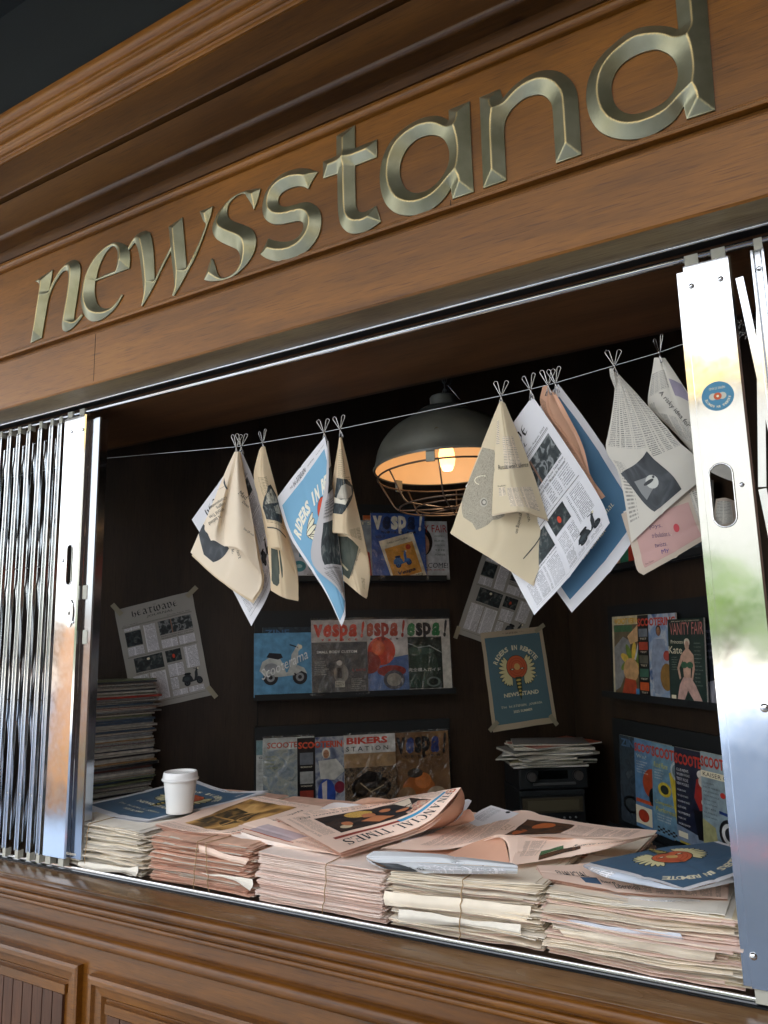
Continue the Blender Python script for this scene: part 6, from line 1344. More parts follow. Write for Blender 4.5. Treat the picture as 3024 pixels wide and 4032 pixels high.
# 10 grey newspaper with archway photo
r = [[(585,55,.125),(605,55,.12),(625,65,.124)], [(600,200,.125),(680,210,.12),(765,215,.125)], [(562,490,.13),(750,450,.118),(950,425,.122)], [(522,730,.135),(830,760,.118),(1150,660,.12)], [(640,960,.135),(960,1010,.115),(1290,790,.12)], [(745,1540,.13),(1010,1285,.12),(1330,1010,.125)]]
S = Sheet(g_(r, Z5), .30, .42, GREYP, 32, .0008, 25)
for i in range(5): S.cols(.012 + .058 * i, .03, .062 + .058 * i, .24 if i < 3 else .27, N_GREY)
S.ppx([(878,745),(1180,1075),(945,1272),(652,942)], Z5, PH_SLATE, 2); S.ppx([(770,1010),(900,960),(955,1040),(880,1170),(830,1110)], Z5, ink('#7c7e7e'), 3); S.epx((925,1010), 55, 62, Z5, ink('#b9bab4'), 4, -.6); S.epx((895,1015), 50, 16, Z5, ink('#3a3c3e'), 5, -.6); S.epx((935,968), 12, 12, Z5, ink('#4a4c4e'), 6); S.cols(.01, .29, .05, .40, N_GREY)
lw = [[(655,1290,.135),(960,1150,.128),(1330,1040,.13)], [(740,1560,.132),(1040,1400,.122),(1400,1250,.128)], [(790,1770,.13),(1100,1600,.122),(1470,1390,.128)], [(850,1825,.13),(1130,1665,.125),(1540,1420,.13)]]
LWs = Sheet(g_(lw, Z5, .004), .30, .22, mat('grey_paper_warm', '#b9aa9a', rough=.85, var=.05, trans=.1), 28, .0010, 26)
LWs.rect(.03, .035, .25, .165, mat('pink_advert', '#b08c86', rough=.85, var=.05), 1)
for i, t_ in enumerate(('joys.', 'tribulations.', 'twists.')): LWs.text(t_, .115 + .01 * (i == 1), .062 + .025 * i, .05 + .02 * (i == 1), .013, ink('#4a3c58'), rot=.25)
LWs.ell(.185, .09, .010, .012, ink('#b04048'), 3); LWs.text('My', .125, .14, .028, .02, ink('#4a3c78'), rot=.1, layer=4); LWs.cols(.262, .01, .29, .12, N_GREY); LWs.text('The Times', .055, .15, .035, .007, K)
X2 = Sheet(g_([[(p[0]+20, p[1]-18, p[2]+.008) for p in q] for q in lw], Z5, .006), .3, .22, GREYP, 16, .0015, 27)
cl_ = [[(553,22,.118),(585,20,.116)], [(560,90,.118),(600,110,.116)], [(598,195,.121),(612,150,.119)]]
Cn = Sheet(g_(cl_, Z5), .03, .06, N_GREY, 8)
hang([('s', S), ('lower_page', LWs), ('inner_sheet', X2), ('folded_corner', Cn)], 'grey newspaper with an archway photo hanging beside the right gate post')
# 11 newspaper behind the post
r = [[(940,-70,.125),(990,-70,.12),(1035,-65,.124)], [(888,325,.14),(1090,240,.13),(1300,330,.135)], [(960,430,.145),(1210,560,.135),(1560,720,.14)], [(1180,640,.15),(1400,900,.14),(1720,1050,.145)]]
S = Sheet(g_(r, Z5), .30, .36, GREYP, 26, .0008, 28); S.cols(.01, .04, .15, .10, N_GREY, 2); S.rect(.17, .07, .29, .125, mat('lilac_photo', '#8c8494', rough=.8, var=.15, scale=30), 1); S.tpx('A risky idea for', Z5, (1118,380), 50, 395, 52, K); S.cols(.03, .20, .20, .28, N_GREY, 3); S.rect(.2, .235, .29, .30, PH_SLATE, 2); S.cols(.01, .13, .04, .2, N_GREY)
q = [[(1480,1160,.14),(1560,1150,.14),(1650,1180,.145)], [(1460,1300,.14),(1570,1300,.135),(1680,1300,.145)], [(1470,1440,.14),(1560,1410,.138),(1700,1350,.145)]]
Lq = Sheet(g_(q, Z5, .004), .12, .12, mat('grey_paper_warm', '#b9aa9a'), 14, .001, 29); Lq.cols(.01, .01, .09, .1, N_GREY)
hang([('s', S), ('lower_page', Lq)], 'grey newspaper with a lilac picture partly hidden behind the right gate post')
# ================================================================== the counter: tied bundles, loose papers, cup
def leafpack(name, mats, w, d, leaves, th, seed, fold=True, wav=.0012, gap=.00035, right=.007, xo=0):
    """one folded newspaper: several thin folded leaves lying on each other, front fold towards -y, local origin at its base"""
    r = random.Random(seed); b = MB(); z = 0; nx = 20; ws = [r.uniform(.35, 1.9) for _ in range(leaves)]; ts = [th * q / sum(ws) for q in ws]
    ph = r.uniform(0, 9); sag = r.uniform(-.0015, .0015)
    for k in range(leaves):
        x0 = -w / 2 + r.uniform(-.003, .003); x1 = w / 2 + r.uniform(-right, right * .6); y0 = -d / 2 + r.uniform(-.0065, .0065); t1 = ts[k]; tk = max(t1 - gap, t1 * .6)
        prof = [(d / 2, 0), (y0 + tk * .5, 0), (y0 + tk * .12, tk * .18), (y0, tk * .5), (y0 + tk * .12, tk * .82), (y0 + tk * .5, tk), (d / 2, tk)]
        V = []; m_ = mats[r.randrange(len(mats))]
        for i in range(nx + 1):
            u = i / nx; x = x0 + (x1 - x0) * u
            dz = math.sin(u * 7 + ph) * wav * .6 + mnoise.noise(Vector((x * 16, seed, k * .8))) * wav + sag * math.sin(PI * u)
            dy = mnoise.noise(Vector((x * 22, seed + 5, k * 3.1))) * .0034 + mnoise.noise(Vector((x * 90, seed + 8, k * 3.1))) * .0008
            e = mnoise.noise(Vector((k * 2.3, seed, 3))) * .003 * (u > .9)
            V += [(x, y + dy * (1 if j not in (0, 6) else 0), z + zz + dz + e) for j, (y, zz) in enumerate(prof)]
        n = len(prof); Fs = [(i * n + j, i * n + (j + 1) % n, (i + 1) * n + (j + 1) % n, (i + 1) * n + j) for i in range(nx) for j in range(n)]
        Fs += [tuple(range(n)), tuple(nx * n + j for j in range(n))[::-1]]
        b.faces(V, Fs, m_); z += t1
    return b
def bundle(x0, x1, h, n, mats, label, cat_lab, seed, fy=.03, d=.27, tilt=0, tw=(0.5,), messy=1.0, leaves=6, twine_col='#a58862', htop=None):
    r = random.Random(seed); w = x1 - x0; th = h / n; protos = []
    for v in range(5):
        o = leafpack('np', mats, w, d, leaves + (v % 3) - 1, th * .97, seed * 10 + v, wav=.0011 * messy, right=.012 * messy).build('folded_newspaper', smooth=False, loc=(0, 0, 0)); protos.append(o)
    used = set(); z = 0.0005
    for i in range(n):
        v = r.randrange(5); o = protos[v]
        if v in used: o = o.copy(); col.objects.link(o)
        used.add(v)
        o.location = ((x0 + x1) / 2 + r.gauss(0, .0028) * messy, fy + d / 2 + r.gauss(0, .0026) * messy, z); o.rotation_euler = (r.gauss(0, .005) * messy, r.gauss(0, .006) * messy - tilt * i / n, r.gauss(0, .012) * messy)
        tag(o, ('topmost ' if i == n - 1 else 'lowest ' if i == 0 else '') + label, 'newspaper', cat_lab); z += th
    for v in range(5):
        if v not in used: bpy.data.objects.remove(protos[v])
    TW = mat('twine', twine_col, rough=.9, var=.3, scale=300)
    for u in tw:
        x = x0 + w * u; pts = []
        for k in range(13):
            q = k / 12; pts.append((x + .012 * (q - .5) * (1 if u < .6 else -1) + r.gauss(0, .0012), fy - .0125 - .0015 * math.sin(PI * q), .001 + h * q))
        pts += [(x + .006, fy + .05, h + .002), (x + .004, fy + d, h + .002)]
        b = MB(); b.tube(pts, .0011, TW, 6); o = b.build('twine', smooth=True); tag(o, TWL.pop(0), 'twine', 'twine round the bundles')
TWL = ['single twine round the cream bundle beside the left gate', 'left strand of the double twine round the salmon bundle', 'right strand of the double twine round the salmon bundle', 'twine round the pale pink bundle under the large front page', 'curved twine round the ivory bundle in the middle right']
bundle(-.06, .236, .112, 18, [IVORY2, IVORY2, IVORY, mat('pale_newsprint_grey', '#d6cfc4', rough=.9, var=.1, scale=20)], 'cream folded newspaper in the tied bundle beside the left gate', 'cream bundle by the left gate', 3, tw=(.30,), messy=2.2, fy=.020)
bundle(.272, .594, .110, 24, [PINKD, mat('salmon_mid', '#ddb49c', rough=.9, var=.16, scale=20), PINKD, PINKD, IVORY2], 'brownish salmon folded newspaper in the second bundle from the left', 'salmon bundle second from the left', 5, tw=(.50, .62), messy=1.5, fy=.014)
bundle(.622, .955, .104, 18, [mat('pink_pale', '#f5e6dc', rough=.9, var=.05, scale=14), mat('pink_pale_two', '#f0d8cb', rough=.9, var=.06, scale=14)], 'pale pink folded newspaper in the third bundle from the left', 'pale pink bundle third from the left', 8, tw=(.58,), messy=1.1, fy=.014)
bundle(.974, 1.296, .112, 17, [IVORY, IVORY2, IVORY, mat('pink_pale_two', '#dfb9a6')], 'ivory folded newspaper in the fourth bundle from the left', 'ivory bundle fourth from the left', 13, tw=(.52,), messy=1.7, fy=.014, tilt=.05)
bundle(1.314, 1.645, .114, 19, [mat('ivory_brown', '#d6c8a8', rough=.9, var=.16, scale=16), IVORY2, IVORY, IVORY2, IVORY, mat('pink_pale_two', '#f0d8cb')], 'brownish ivory folded newspaper in the untied pile beside the right gate post', 'loose pile by the right gate post', 21, tw=(), messy=2.6, fy=.014)
# second row behind, carrying the loose papers on top
for xa, xb, sd, lb in ((-.05, .28, 31, 'folded newspaper in the rear pile behind the cream bundle'), (.30, .66, 32, 'folded newspaper in the rear pile behind the salmon bundle'), (.68, 1.02, 33, 'folded newspaper in the rear pile under the large salmon front page'), (1.04, 1.40, 34, 'folded newspaper in the rear pile under the crumpled salmon paper')):
    bundle(xa, xb, .106, 8, [IVORY, PINKD], lb, 'rear pile ' + lb[33:], sd, tw=(), messy=1, fy=.315, d=.26, leaves=3)
# loose papers lying on top, traced with their real heights
ZA = zf(280, 3000, 2.074); ZB = zf(880, 3050, 2.074); ZC = zf(1400, 3100, 2.074); ZD = zf(2100, 3200, 1.7955)
gz = lambda rows, f, d=.009: grid(rows, f, 'z', d)
def loose(sheets, label, name='loose_newspaper', group='loose newspapers on the bundles'): 
    o = sheets[0].mb.build(name, smooth=True, auto=70); tag(o, label, 'newspaper', group)
    for s in sheets[1:]: s.mb.build('inner_sheet', o, smooth=True, auto=70)
    return o
def under(rows, f, W, H, m_, k, dz=.004, dx=6, dy=10, n=18, cr_=.001):
    return [Sheet(gz([[(p[0] + dx * (i + 1), p[1] + dy * (i + 1), p[2] - dz * (i + 1)) for p in q] for q in rows], f), W, H, m_[i % len(m_)], n, cr_, 60 + i) for i in range(k)]
# blue cover under the cup: page top runs along the far right edge
r = [[(1020,155,.135),(1290,240,.13),(1612,240,.15)], [(740,205,.122),(1000,300,.116),(1250,350,.12)], [(420,285,.116),(680,360,.110),(900,425,.112)], [(60,360,.108),(330,450,.106),(620,492,.106)]]
S = Sheet(gz(r, ZA), .285, .39, WHITE, 30, .0012, 40, off=(0, 0, .002)); page_riders(S, BLUED)
loose([S] + under(r, ZA, .285, .39, [WHITE, IVORY2], 3, .0028, -2, 7), 'blue tabloid cover lying under the white paper cup')
# salmon paper with the field photo
r = [[(680,507,.107),(900,455,.112),(1180,340,.12),(1432,252,.14)], [(830,545,.108),(1080,510,.113),(1400,400,.12),(1660,300,.135)], [(1010,575,.108),(1250,545,.114),(1620,430,.122),(1900,340,.13)], [(1300,592,.106),(1480,585,.108),(1800,500,.12),(2100,370,.13)]]
S = Sheet(gz(r, ZA), .29, .38, PINK, 30, .0012, 41)
S.rect(.075, .06, .26, .27, PH_FIELD, 1); S.cols(.01, .02, .06, .30, N_PINK, 1); S.cols(.265, .02, .285, .3, N_PINK); S.poly([(.10,.07),(.2,.09),(.19,.16),(.11,.15)], photo('field_dark', ['#2a2416', '#4a3a20', '#8a6a38'], 45), 2); S.poly([(.12,.16),(.17,.15),(.2,.2),(.15,.24),(.11,.21)], photo('field_dark', ['#2a2416']), 2); S.text('Netanyahu vows to press', .15, .315, .2, .018, K, rot=PI); S.rect(.06, .335, .2, .342, ink('#b8562e')); S.cols(.02, .345, .26, .375, N_PINK, 3)
loose([S] + under(r, ZA, .29, .38, [PINKD, PINK], 5, .0032, -2, 8), 'salmon newspaper with a golden field photo on the second bundle')
# pale pink folded sheet between
r = [[(62,440,.112),(150,405,.118),(340,350,.13)], [(330,520,.108),(430,480,.114),(600,440,.122)], [(600,585,.104),(700,560,.108),(880,520,.115)], [(840,636,.102),(960,650,.104),(1100,600,.11)]]
S = Sheet(gz(r, ZB), .2, .38, PINK, 22, .001, 42); S.rect(.05, .05, .16, .2, mat('lilac_print', '#b8a8ac', rough=.8, var=.12, scale=20), 1); S.rect(.04, .03, .05, .22, ink('#b8562e'), 2); S.cols(.06, .22, .19, .36, N_PINK, 2)
q = [[(60,442,.112),(62,470,.108),(64,500,.104)], [(330,525,.108),(320,545,.102),(300,560,.098)], [(600,588,.104),(590,600,.100),(585,608,.096)], [(840,638,.102),(835,640,.100),(838,642,.098)]]
S2 = Sheet(gz(q, ZB), .04, .38, mat('pink_pale', '#e6c4b2'), 14, .0008, 43)
loose([S, S2], 'thin pale pink folded paper slipped under the large front page')
# large salmon front page with curled end
mast = [(1938,104,.262),(1850,215,.232),(1700,365,.175),(1480,470,.14),(1240,545,.122),(950,640,.115)]
far_ = [(1600,160,.175),(1450,185,.172),(1250,225,.165),(980,262,.158),(720,300,.152),(432,350,.15)]
mid_ = [tuple(a * .55 + b * .45 for a, b in zip(p, q)) for p, q in zip(mast, far_)]
mid2 = [tuple(a * .25 + b * .75 for a, b in zip(p, q)) for p, q in zip(mast, far_)]
mid_ = [(p[0], p[1], p[2] + .004) for p in mid_]
r = [mast, mid_, mid2, far_]
S = Sheet(gz(r, ZB), .38, .29, PINK, 36, .0008, 44); page_ft(S)
us = []
for i in range(4):
    m2 = [(p[0] + (6 + 14 * i) * (k / 5) ** .5 * (1 if k < 5 else .4), p[1] + (8 + 9 * i) * (1 if k > 1 else .3), p[2] - .003 * (i + 1)) for k, p in enumerate(mast)]
    us.append(Sheet(gz([m2, [(p[0], p[1] + 4, p[2] - .003 * (i + 1)) for p in mid_], [(p[0], p[1], p[2] - .003 * (i + 1)) for p in mid2], [(p[0] - 6 * i, p[1] + 5 * i, p[2] - .003 * (i + 1)) for p in far_]], ZB), .38, .29, PINK if i % 2 else PINKD, 22, .0016, 45 + i))
zc2 = lambda x, y: (x + 1078, y + 104)
q = [[(*zc2(860,0),.262),(*zc2(795,125),.232),(*zc2(640,262),.175),(*zc2(500,350),.145)], [(*zc2(888,60),.24),(*zc2(850,170),.205),(*zc2(720,290),.155),(*zc2(560,352),.135)], [(*zc2(893,128),.21),(*zc2(865,210),.18),(*zc2(760,308),.14),(*zc2(590,352),.128)]]
us.append(Sheet(gz(q, ZB), .3, .1, mat('salmon_shadow_side', '#d8a88e', rough=.85, var=.05), 16, .0008, 50))  # shade under the curl put into a darker paper colour
q = [[(*zc2(880,190),.20),(*zc2(930,178),.20),(*zc2(965,215),.195)], [(*zc2(850,250),.17),(*zc2(900,245),.17),(*zc2(966,272),.165)], [(*zc2(740,315),.14),(*zc2(800,318),.14),(*zc2(880,300),.14)]]
us.append(Sheet(gz(q, ZB), .1, .1, PINKD, 12, .0012, 51))
loose([S] + us, 'large salmon front page with blue banner and curled end on top of the pile')
# hills of paper behind it
r = [[(790,275,.15),(905,230,.17),(1060,238,.165)], [(900,300,.145),(1050,290,.15),(1300,270,.15)]]
S = Sheet(gz(r, ZB), .2, .1, WHITE, 10, .001, 52); loose([S], 'small white paper corner poking up behind the large front page')
r = [[(1040,235,.165),(1190,187,.185),(1440,215,.175)], [(1060,262,.155),(1250,240,.16),(1500,235,.16)]]
S = Sheet(gz(r, ZB), .2, .1, PINK, 10, .001, 53); loose([S], 'small salmon paper corner poking up behind the large front page')
# white page with scooter under it
r = [[(950,108,.15),(880,108,.15),(560,260,.13)], [(850,270,.135),(700,330,.128),(450,380,.12)], [(725,432,.118),(560,452,.116),(370,450,.115)]]
S = Sheet(gz(r, ZC), .285, .39, WHITE, 18, .0008, 54); scooter(S, .16, .33, .09, ink('#22262a'), ink('#121416')); S.rect(.04, .20, .13, .30, PH_DARK, 1); S.cols(.14, .2, .26, .29, N_WHITE, 2)
loose([S], 'white scooter page sticking out beneath the large salmon front page')
r = [[(1105,148,.165),(1220,180,.16),(1335,212,.158)], [(1000,200,.155),(1120,235,.15),(1250,260,.148)], [(900,280,.14),(1000,320,.138),(1130,330,.138)]]
S = Sheet(gz(r, ZC), .285, .25, WHITE, 14, .001, 55); S.ell(.2, .03, .018, .018, K, 2); S.cols(.03, .03, .14, .2, N_WHITE)
loose([S], 'white page lying behind the crumpled salmon paper')
# crumpled salmon paper on the right
r = [[(930,200,.14),(1150,225,.142),(1376,190,.158),(1660,255,.155),(2098,322,.16),(2457,350,.158)], [(760,310,.134),(1000,300,.138),(1300,280,.15),(1640,320,.155),(2020,372,.162),(2440,366,.156)],
     [(480,420,.126),(800,430,.13),(1130,400,.146),(1400,392,.152),(1860,410,.16),(2200,425,.155)], [(200,500,.118),(620,512,.12),(940,470,.13),(1148,392,.15),(1335,400,.152),(1660,402,.155)]]
S = Sheet(gz(r, ZC), .6, .36, PINK, 34, .0022, 56)
S.poly([(.27,.09),(.40,.07),(.40,.20),(.27,.27)], PH_FOOD, 2); S.ell(.33, .13, .022, .035, ink('#b8622e'), 3, .5); S.ell(.30, .20, .018, .025, ink('#a8582c'), 3); S.cols(.405, .06, .56, .2, N_PINK, 3); S.cols(.06, .1, .22, .3, N_PINK, 3); S.text('EU', .24, .17, .03, .03, ink('#c8a888'), rot=.3)
fb = [[(1335,400,.152),(1655,398,.154),(1860,425,.158),(2200,428,.156),(2468,380,.155)], [(1310,520,.135),(1560,505,.137),(1800,490,.143),(2150,455,.15),(2460,385,.153)], [(1268,640,.118),(1452,612,.12),(1750,562,.128),(2029,513,.14),(2450,392,.15)]]
F_ = Sheet(gz(fb, ZC), .5, .12, PINK, 26, .0014, 57); F_.cols(.025, .02, .10, .085, N_PINK, 1); F_.poly([(.11,.07),(.19,.045),(.2,.06),(.12,.09)], ink('#4a6a48'), 2); F_.poly([(.12,.09),(.2,.065),(.26,.05),(.27,.075),(.14,.115)], PH_FOOD, 3); F_.text('Reserve currency', .31, .042, .15, .02, KS, rot=-.08, shear=.3)
fc = [[(750,550,.118),(950,455,.135),(1148,392,.15)], [(790,566,.114),(1040,520,.122),(1215,440,.14)], [(900,590,.108),(1120,600,.11),(1262,635,.116)]]
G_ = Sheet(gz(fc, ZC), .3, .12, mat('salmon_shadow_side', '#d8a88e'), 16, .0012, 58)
fd = [[(1148,392,.15),(1240,398,.151),(1335,400,.152)], [(1225,440,.142),(1260,470,.14),(1330,480,.14)], [(1255,540,.13),(1268,560,.128),(1320,540,.132)], [(1262,642,.116),(1266,642,.116),(1275,640,.117)]]
H2_ = Sheet(gz(fd, ZC), .1, .12, PINK, 12, .0012, 59)
bot = [[(600,505,.112),(900,520,.110),(1240,560,.112)], [(205,502,.113),(420,510,.112),(700,530,.110)], [(232,512,.111),(740,562,.106),(1265,645,.106)]]
B_ = Sheet(gz([bot[0], [(232,508,.112),(740,555,.107),(1262,642,.108)]], ZC), .4, .1, PINKD, 14, .0012, 61)
loose([S, F_, G_, H2_, B_], 'crumpled salmon newspaper with food pictures spread over the right bundles')
# white newspaper rolled in plastic
r = [[(150,520,.026),(600,538,.026),(1000,585,.026),(1280,618,.026)], [(90,568,.014),(600,575,.012),(1010,610,.012),(1320,640,.012)], [(182,608,.012),(620,614,.010),(1050,640,.010),(1322,658,.012)]]
S = Sheet(grid(r, ZC, 'y'), .35, .05, mat('plastic_white', '#c9ccd0', rough=.25, var=.05, coat=.4), 24, .0008, 62); S.cols(.02, .002, .33, .012, N_WHITE, 3); S.cols(.16, .038, .33, .049, N_WHITE, 3)
q = [[(90,570,.012),(140,600,.012),(620,618,.012),(1322,660,.014)], [(110,610,.006),(300,648,.004),(760,662,.004),(1322,682,.008)], [(200,660,.012),(400,685,.010),(780,706,.010),(1320,706,.014)]]
S2 = Sheet(grid(q, ZC, 'y'), .35, .045, mat('plastic_white', '#c9ccd0'), 24, .0006, 63); S2.rect(.03, .008, .16, .042, PH_SLATE, 2); S2.rect(.035, .01, .085, .03, PH_FOOD, 3); S2.cols(.195, .01, .33, .043, N_WHITE, 4); S2.text('vier', .175, .026, .014, .02, KS, rot=-1.4)
loose([S, S2], 'white newspaper rolled in plastic lying along the top of the ivory bundle', 'rolled_newspaper')
# right hand pile: salmon paper, blue cover, hanging white sheet
r = [[(20,370,.118),(250,370,.12),(700,330,.125),(1390,420,.125)], [(70,462,.112),(400,520,.112),(800,580,.112),(1372,612,.112)]]
S = Sheet(gz(r, ZD), .38, .12, PINK, 22, .001, 64); S.text('FINANCIAL', .105, .055, .09, .026, K); S.rect(.125, .07, .165, .1, mat('blue_print', '#3c5a78', rough=.8, var=.2), 1); S.text('here', .185, .085, .03, .012, K); S.text('Liberation', .22, .10, .05, .016, K); S.cols(.235, .06, .37, .115, N_PINK, 4)
loose([S] + under(r, ZD, .38, .12, [PINKD, PINK], 3, .0028, 0, 8), 'salmon newspaper lying beneath the blue cover at the right end')
r = [[(1570,395,.152),(1300,482,.146),(1075,548,.14)], [(1530,330,.155),(1180,400,.152),(880,490,.146)], [(1450,250,.155),(1000,310,.156),(620,425,.15)], [(1310,200,.15),(850,258,.152),(355,366,.146)]]
S = Sheet(gz(r, ZD), .285, .33, WHITE, 30, .0014, 65); S.rect(.012, .022, .273, .33, BLUED, 1); S.arc('RIDERS IN REMOTE', .15, .20, .135, .028, -62, 50, CR_, bold=.03)
emblem(S, .15, .225, .105)
q = [[(355,366,.146),(640,425,.148),(1075,548,.14)], [(362,385,.135),(560,470,.134),(860,528,.134)], [(420,420,.128),(700,490,.128),(1080,552,.132)]]
E2_ = Sheet(gz(q, ZD), .33, .04, mat('tabloid_inside', '#b8c0cc', rough=.8, var=.08), 16, .0012, 66); E2_.cols(.03, .004, .15, .03, N_WHITE, 2)
q = [[(1075,548,.14),(1240,510,.142),(1400,450,.146)], [(1100,556,.134),(1260,528,.136),(1420,490,.138)]]
E3_ = Sheet(gz(q, ZD), .15, .03, WHITE, 10, .001, 67)
loose([S, E2_, E3_], 'folded blue tabloid cover lying at the right end of the counter')
r = [[(30,500,.102),(420,545,.104),(860,590,.108),(1180,618,.108)], [(250,545,.098),(560,600,.098),(860,640,.100),(1180,650,.104)], [(480,580,.092),(660,655,.090),(850,700,.088),(1120,700,.094)], [(560,600,.090),(760,690,.082),(1010,802,.072),(1108,712,.09)]]
S = Sheet(gz(r, ZD), .36, .26, mat('newsprint_soft', '#c9c8c4', rough=.9, var=.06), 24, .0014, 68); S.cols(.16, .05, .34, .20, N_WHITE, 4)
loose([S], 'limp white sheet with one corner drooping over the right pile')
r = [[(170,640,.03),(230,690,.02),(320,735,.024)], [(175,700,.02),(240,730,.012),(400,752,.022)], [(175,752,.024),(300,758,.016),(520,762,.026)]]
S = Sheet(grid(r, ZD, 'y'), .12, .05, IVORY2, 10, .001, 69); loose([S], 'small dog-eared cream corner at the left of the right pile')
for nm_, f_, rows_, mt_, lb_ in (
 ('a', ZC, [[(238,850,.008),(520,885,.004),(820,905,.003),(1130,935,.003),(1440,972,.006)], [(225,905,.004),(520,945,.001),(820,965,.0),(1130,990,.0),(1425,1040,.003)], [(240,958,.008),(520,985,.005),(820,1012,.004),(1120,1045,.004),(1385,1098,.007)]], IVORY, 'thick cream newspaper bulging from the ivory bundle, upper of two'),
 ('b', ZC, [[(352,990,.006),(640,1025,.004),(930,1075,.003),(1350,1118,.005)], [(345,1050,.001),(640,1075,.0),(930,1115,.0),(1345,1180,.0)], [(350,1105,.008),(640,1115,.006),(930,1132,.006),(1355,1208,.007)]], IVORY2, 'thick crumpled cream newspaper bulging from the ivory bundle, lower of two'),
 ('c', ZA, [[(1040,680,.006),(1240,740,.003),(1452,800,.008)], [(1040,710,.003),(1240,775,.0),(1440,825,.004)], [(1045,735,.008),(1260,800,.004),(1425,850,.006)]], PINK, 'pale salmon sheet corner drooping from the salmon bundle'),
 ('d', ZA, [[(1040,905,.006),(1260,930,.002),(1480,955,.004)], [(1150,930,.004),(1350,960,.0),(1485,1000,.002)], [(1300,955,.006),(1390,1000,.002),(1460,1045,.004)]], IVORY2, 'creased white sheet corner low on the salmon bundle'),
 ('e', ZA, [[(60,815,.008),(250,835,.004),(450,865,.003),(550,855,.008)], [(60,850,.006),(250,870,.0),(440,885,.0),(545,905,.002)], [(120,880,.010),(300,900,.006),(450,905,.004),(525,940,.004)]], IVORY2, 'crumpled white newspaper at the foot of the cream bundle'),
 ('f', ZD, [[(110,745,.006),(350,775,.002),(650,815,.002),(1040,860,.006)], [(120,765,.002),(350,800,.0),(650,840,.0),(1050,885,.004)], [(220,795,.008),(420,815,.004),(700,860,.004),(1060,900,.008)]], mat('white_blue_sheet', '#c9ced8', rough=.8, var=.05), 'bluish white sheet slipped into the untied right pile'),
 ('g', ZD, [[(170,800,.006),(500,850,.002),(900,900,.002),(1290,990,.006)], [(200,850,.001),(500,890,.0),(900,960,.0),(1280,1030,.001)], [(230,880,.007),(520,915,.005),(900,1000,.005),(1260,1060,.006)]], IVORY, 'broad cream newspaper bulging from the untied right pile')):
    S = Sheet(grid(rows_, f_, 'y', .001), .3, .06, mt_, 26, .0034, 70 + ord(nm_), fold=False); loose([S], lb_, group='papers slipped into the bundles')
# ------------------------------------------------------------------ paper cup
cb = on(zf(280, 3000, 2.074)(886, 408), z=.126); ct = on(zf(280, 3000, 2.074)(880, 110), x=None, y=cb.y)
hc_ = ct.z - cb.z; cl = on(ZA(735, 130), y=cb.y); cr2 = on(ZA(1030, 105), y=cb.y)
dp = (RW.T @ (np.array(cb) - CAM))[2]; rt = (1030 - 733) / 2.074 / F * dp / 2 * .97; rbm = (1000 - 775) / 2.074 / F * dp / 2 * .95
cup = thing('paper_cup', 'white paper takeaway cup with plastic lid standing on the blue tabloid', 'cup', (cb.x, cb.y, cb.z))
CW = mat('cup_white', '#e9e9e6', rough=.45, var=.015); LW_ = mat('lid_white', '#ececec', rough=.22, var=.01, coat=.3)
b = MB(); b.lathe(cb, [(0, .004), (rbm - .002, .004), (rbm - .001, 0), (rbm, 0), (rbm + .0006, .012), (rbm + .0003, .013), (rt * .93, hc_ - .004), (rt * .93 - .001, hc_ - .004)], CW, 56); b.build('cup_body', cup, smooth=True, auto=40)
b = MB(); b.lathe(cb, [(rt * .93, hc_ - .012), (rt, hc_ - .012), (rt + .0018, hc_ - .0095), (rt + .0018, hc_ - .0065), (rt - .0005, hc_ - .005), (rt - .002, hc_ + .004), (rt - .003, hc_ + .010), (rt - .0045, hc_ + .012), (rt - .0075, hc_ + .0118), (rt - .0085, hc_ + .0065), (0, hc_ + .0062)], LW_, 56, Matrix.Rotation(0, 3, 'X')); b.build('lid', cup, smooth=True, auto=35)
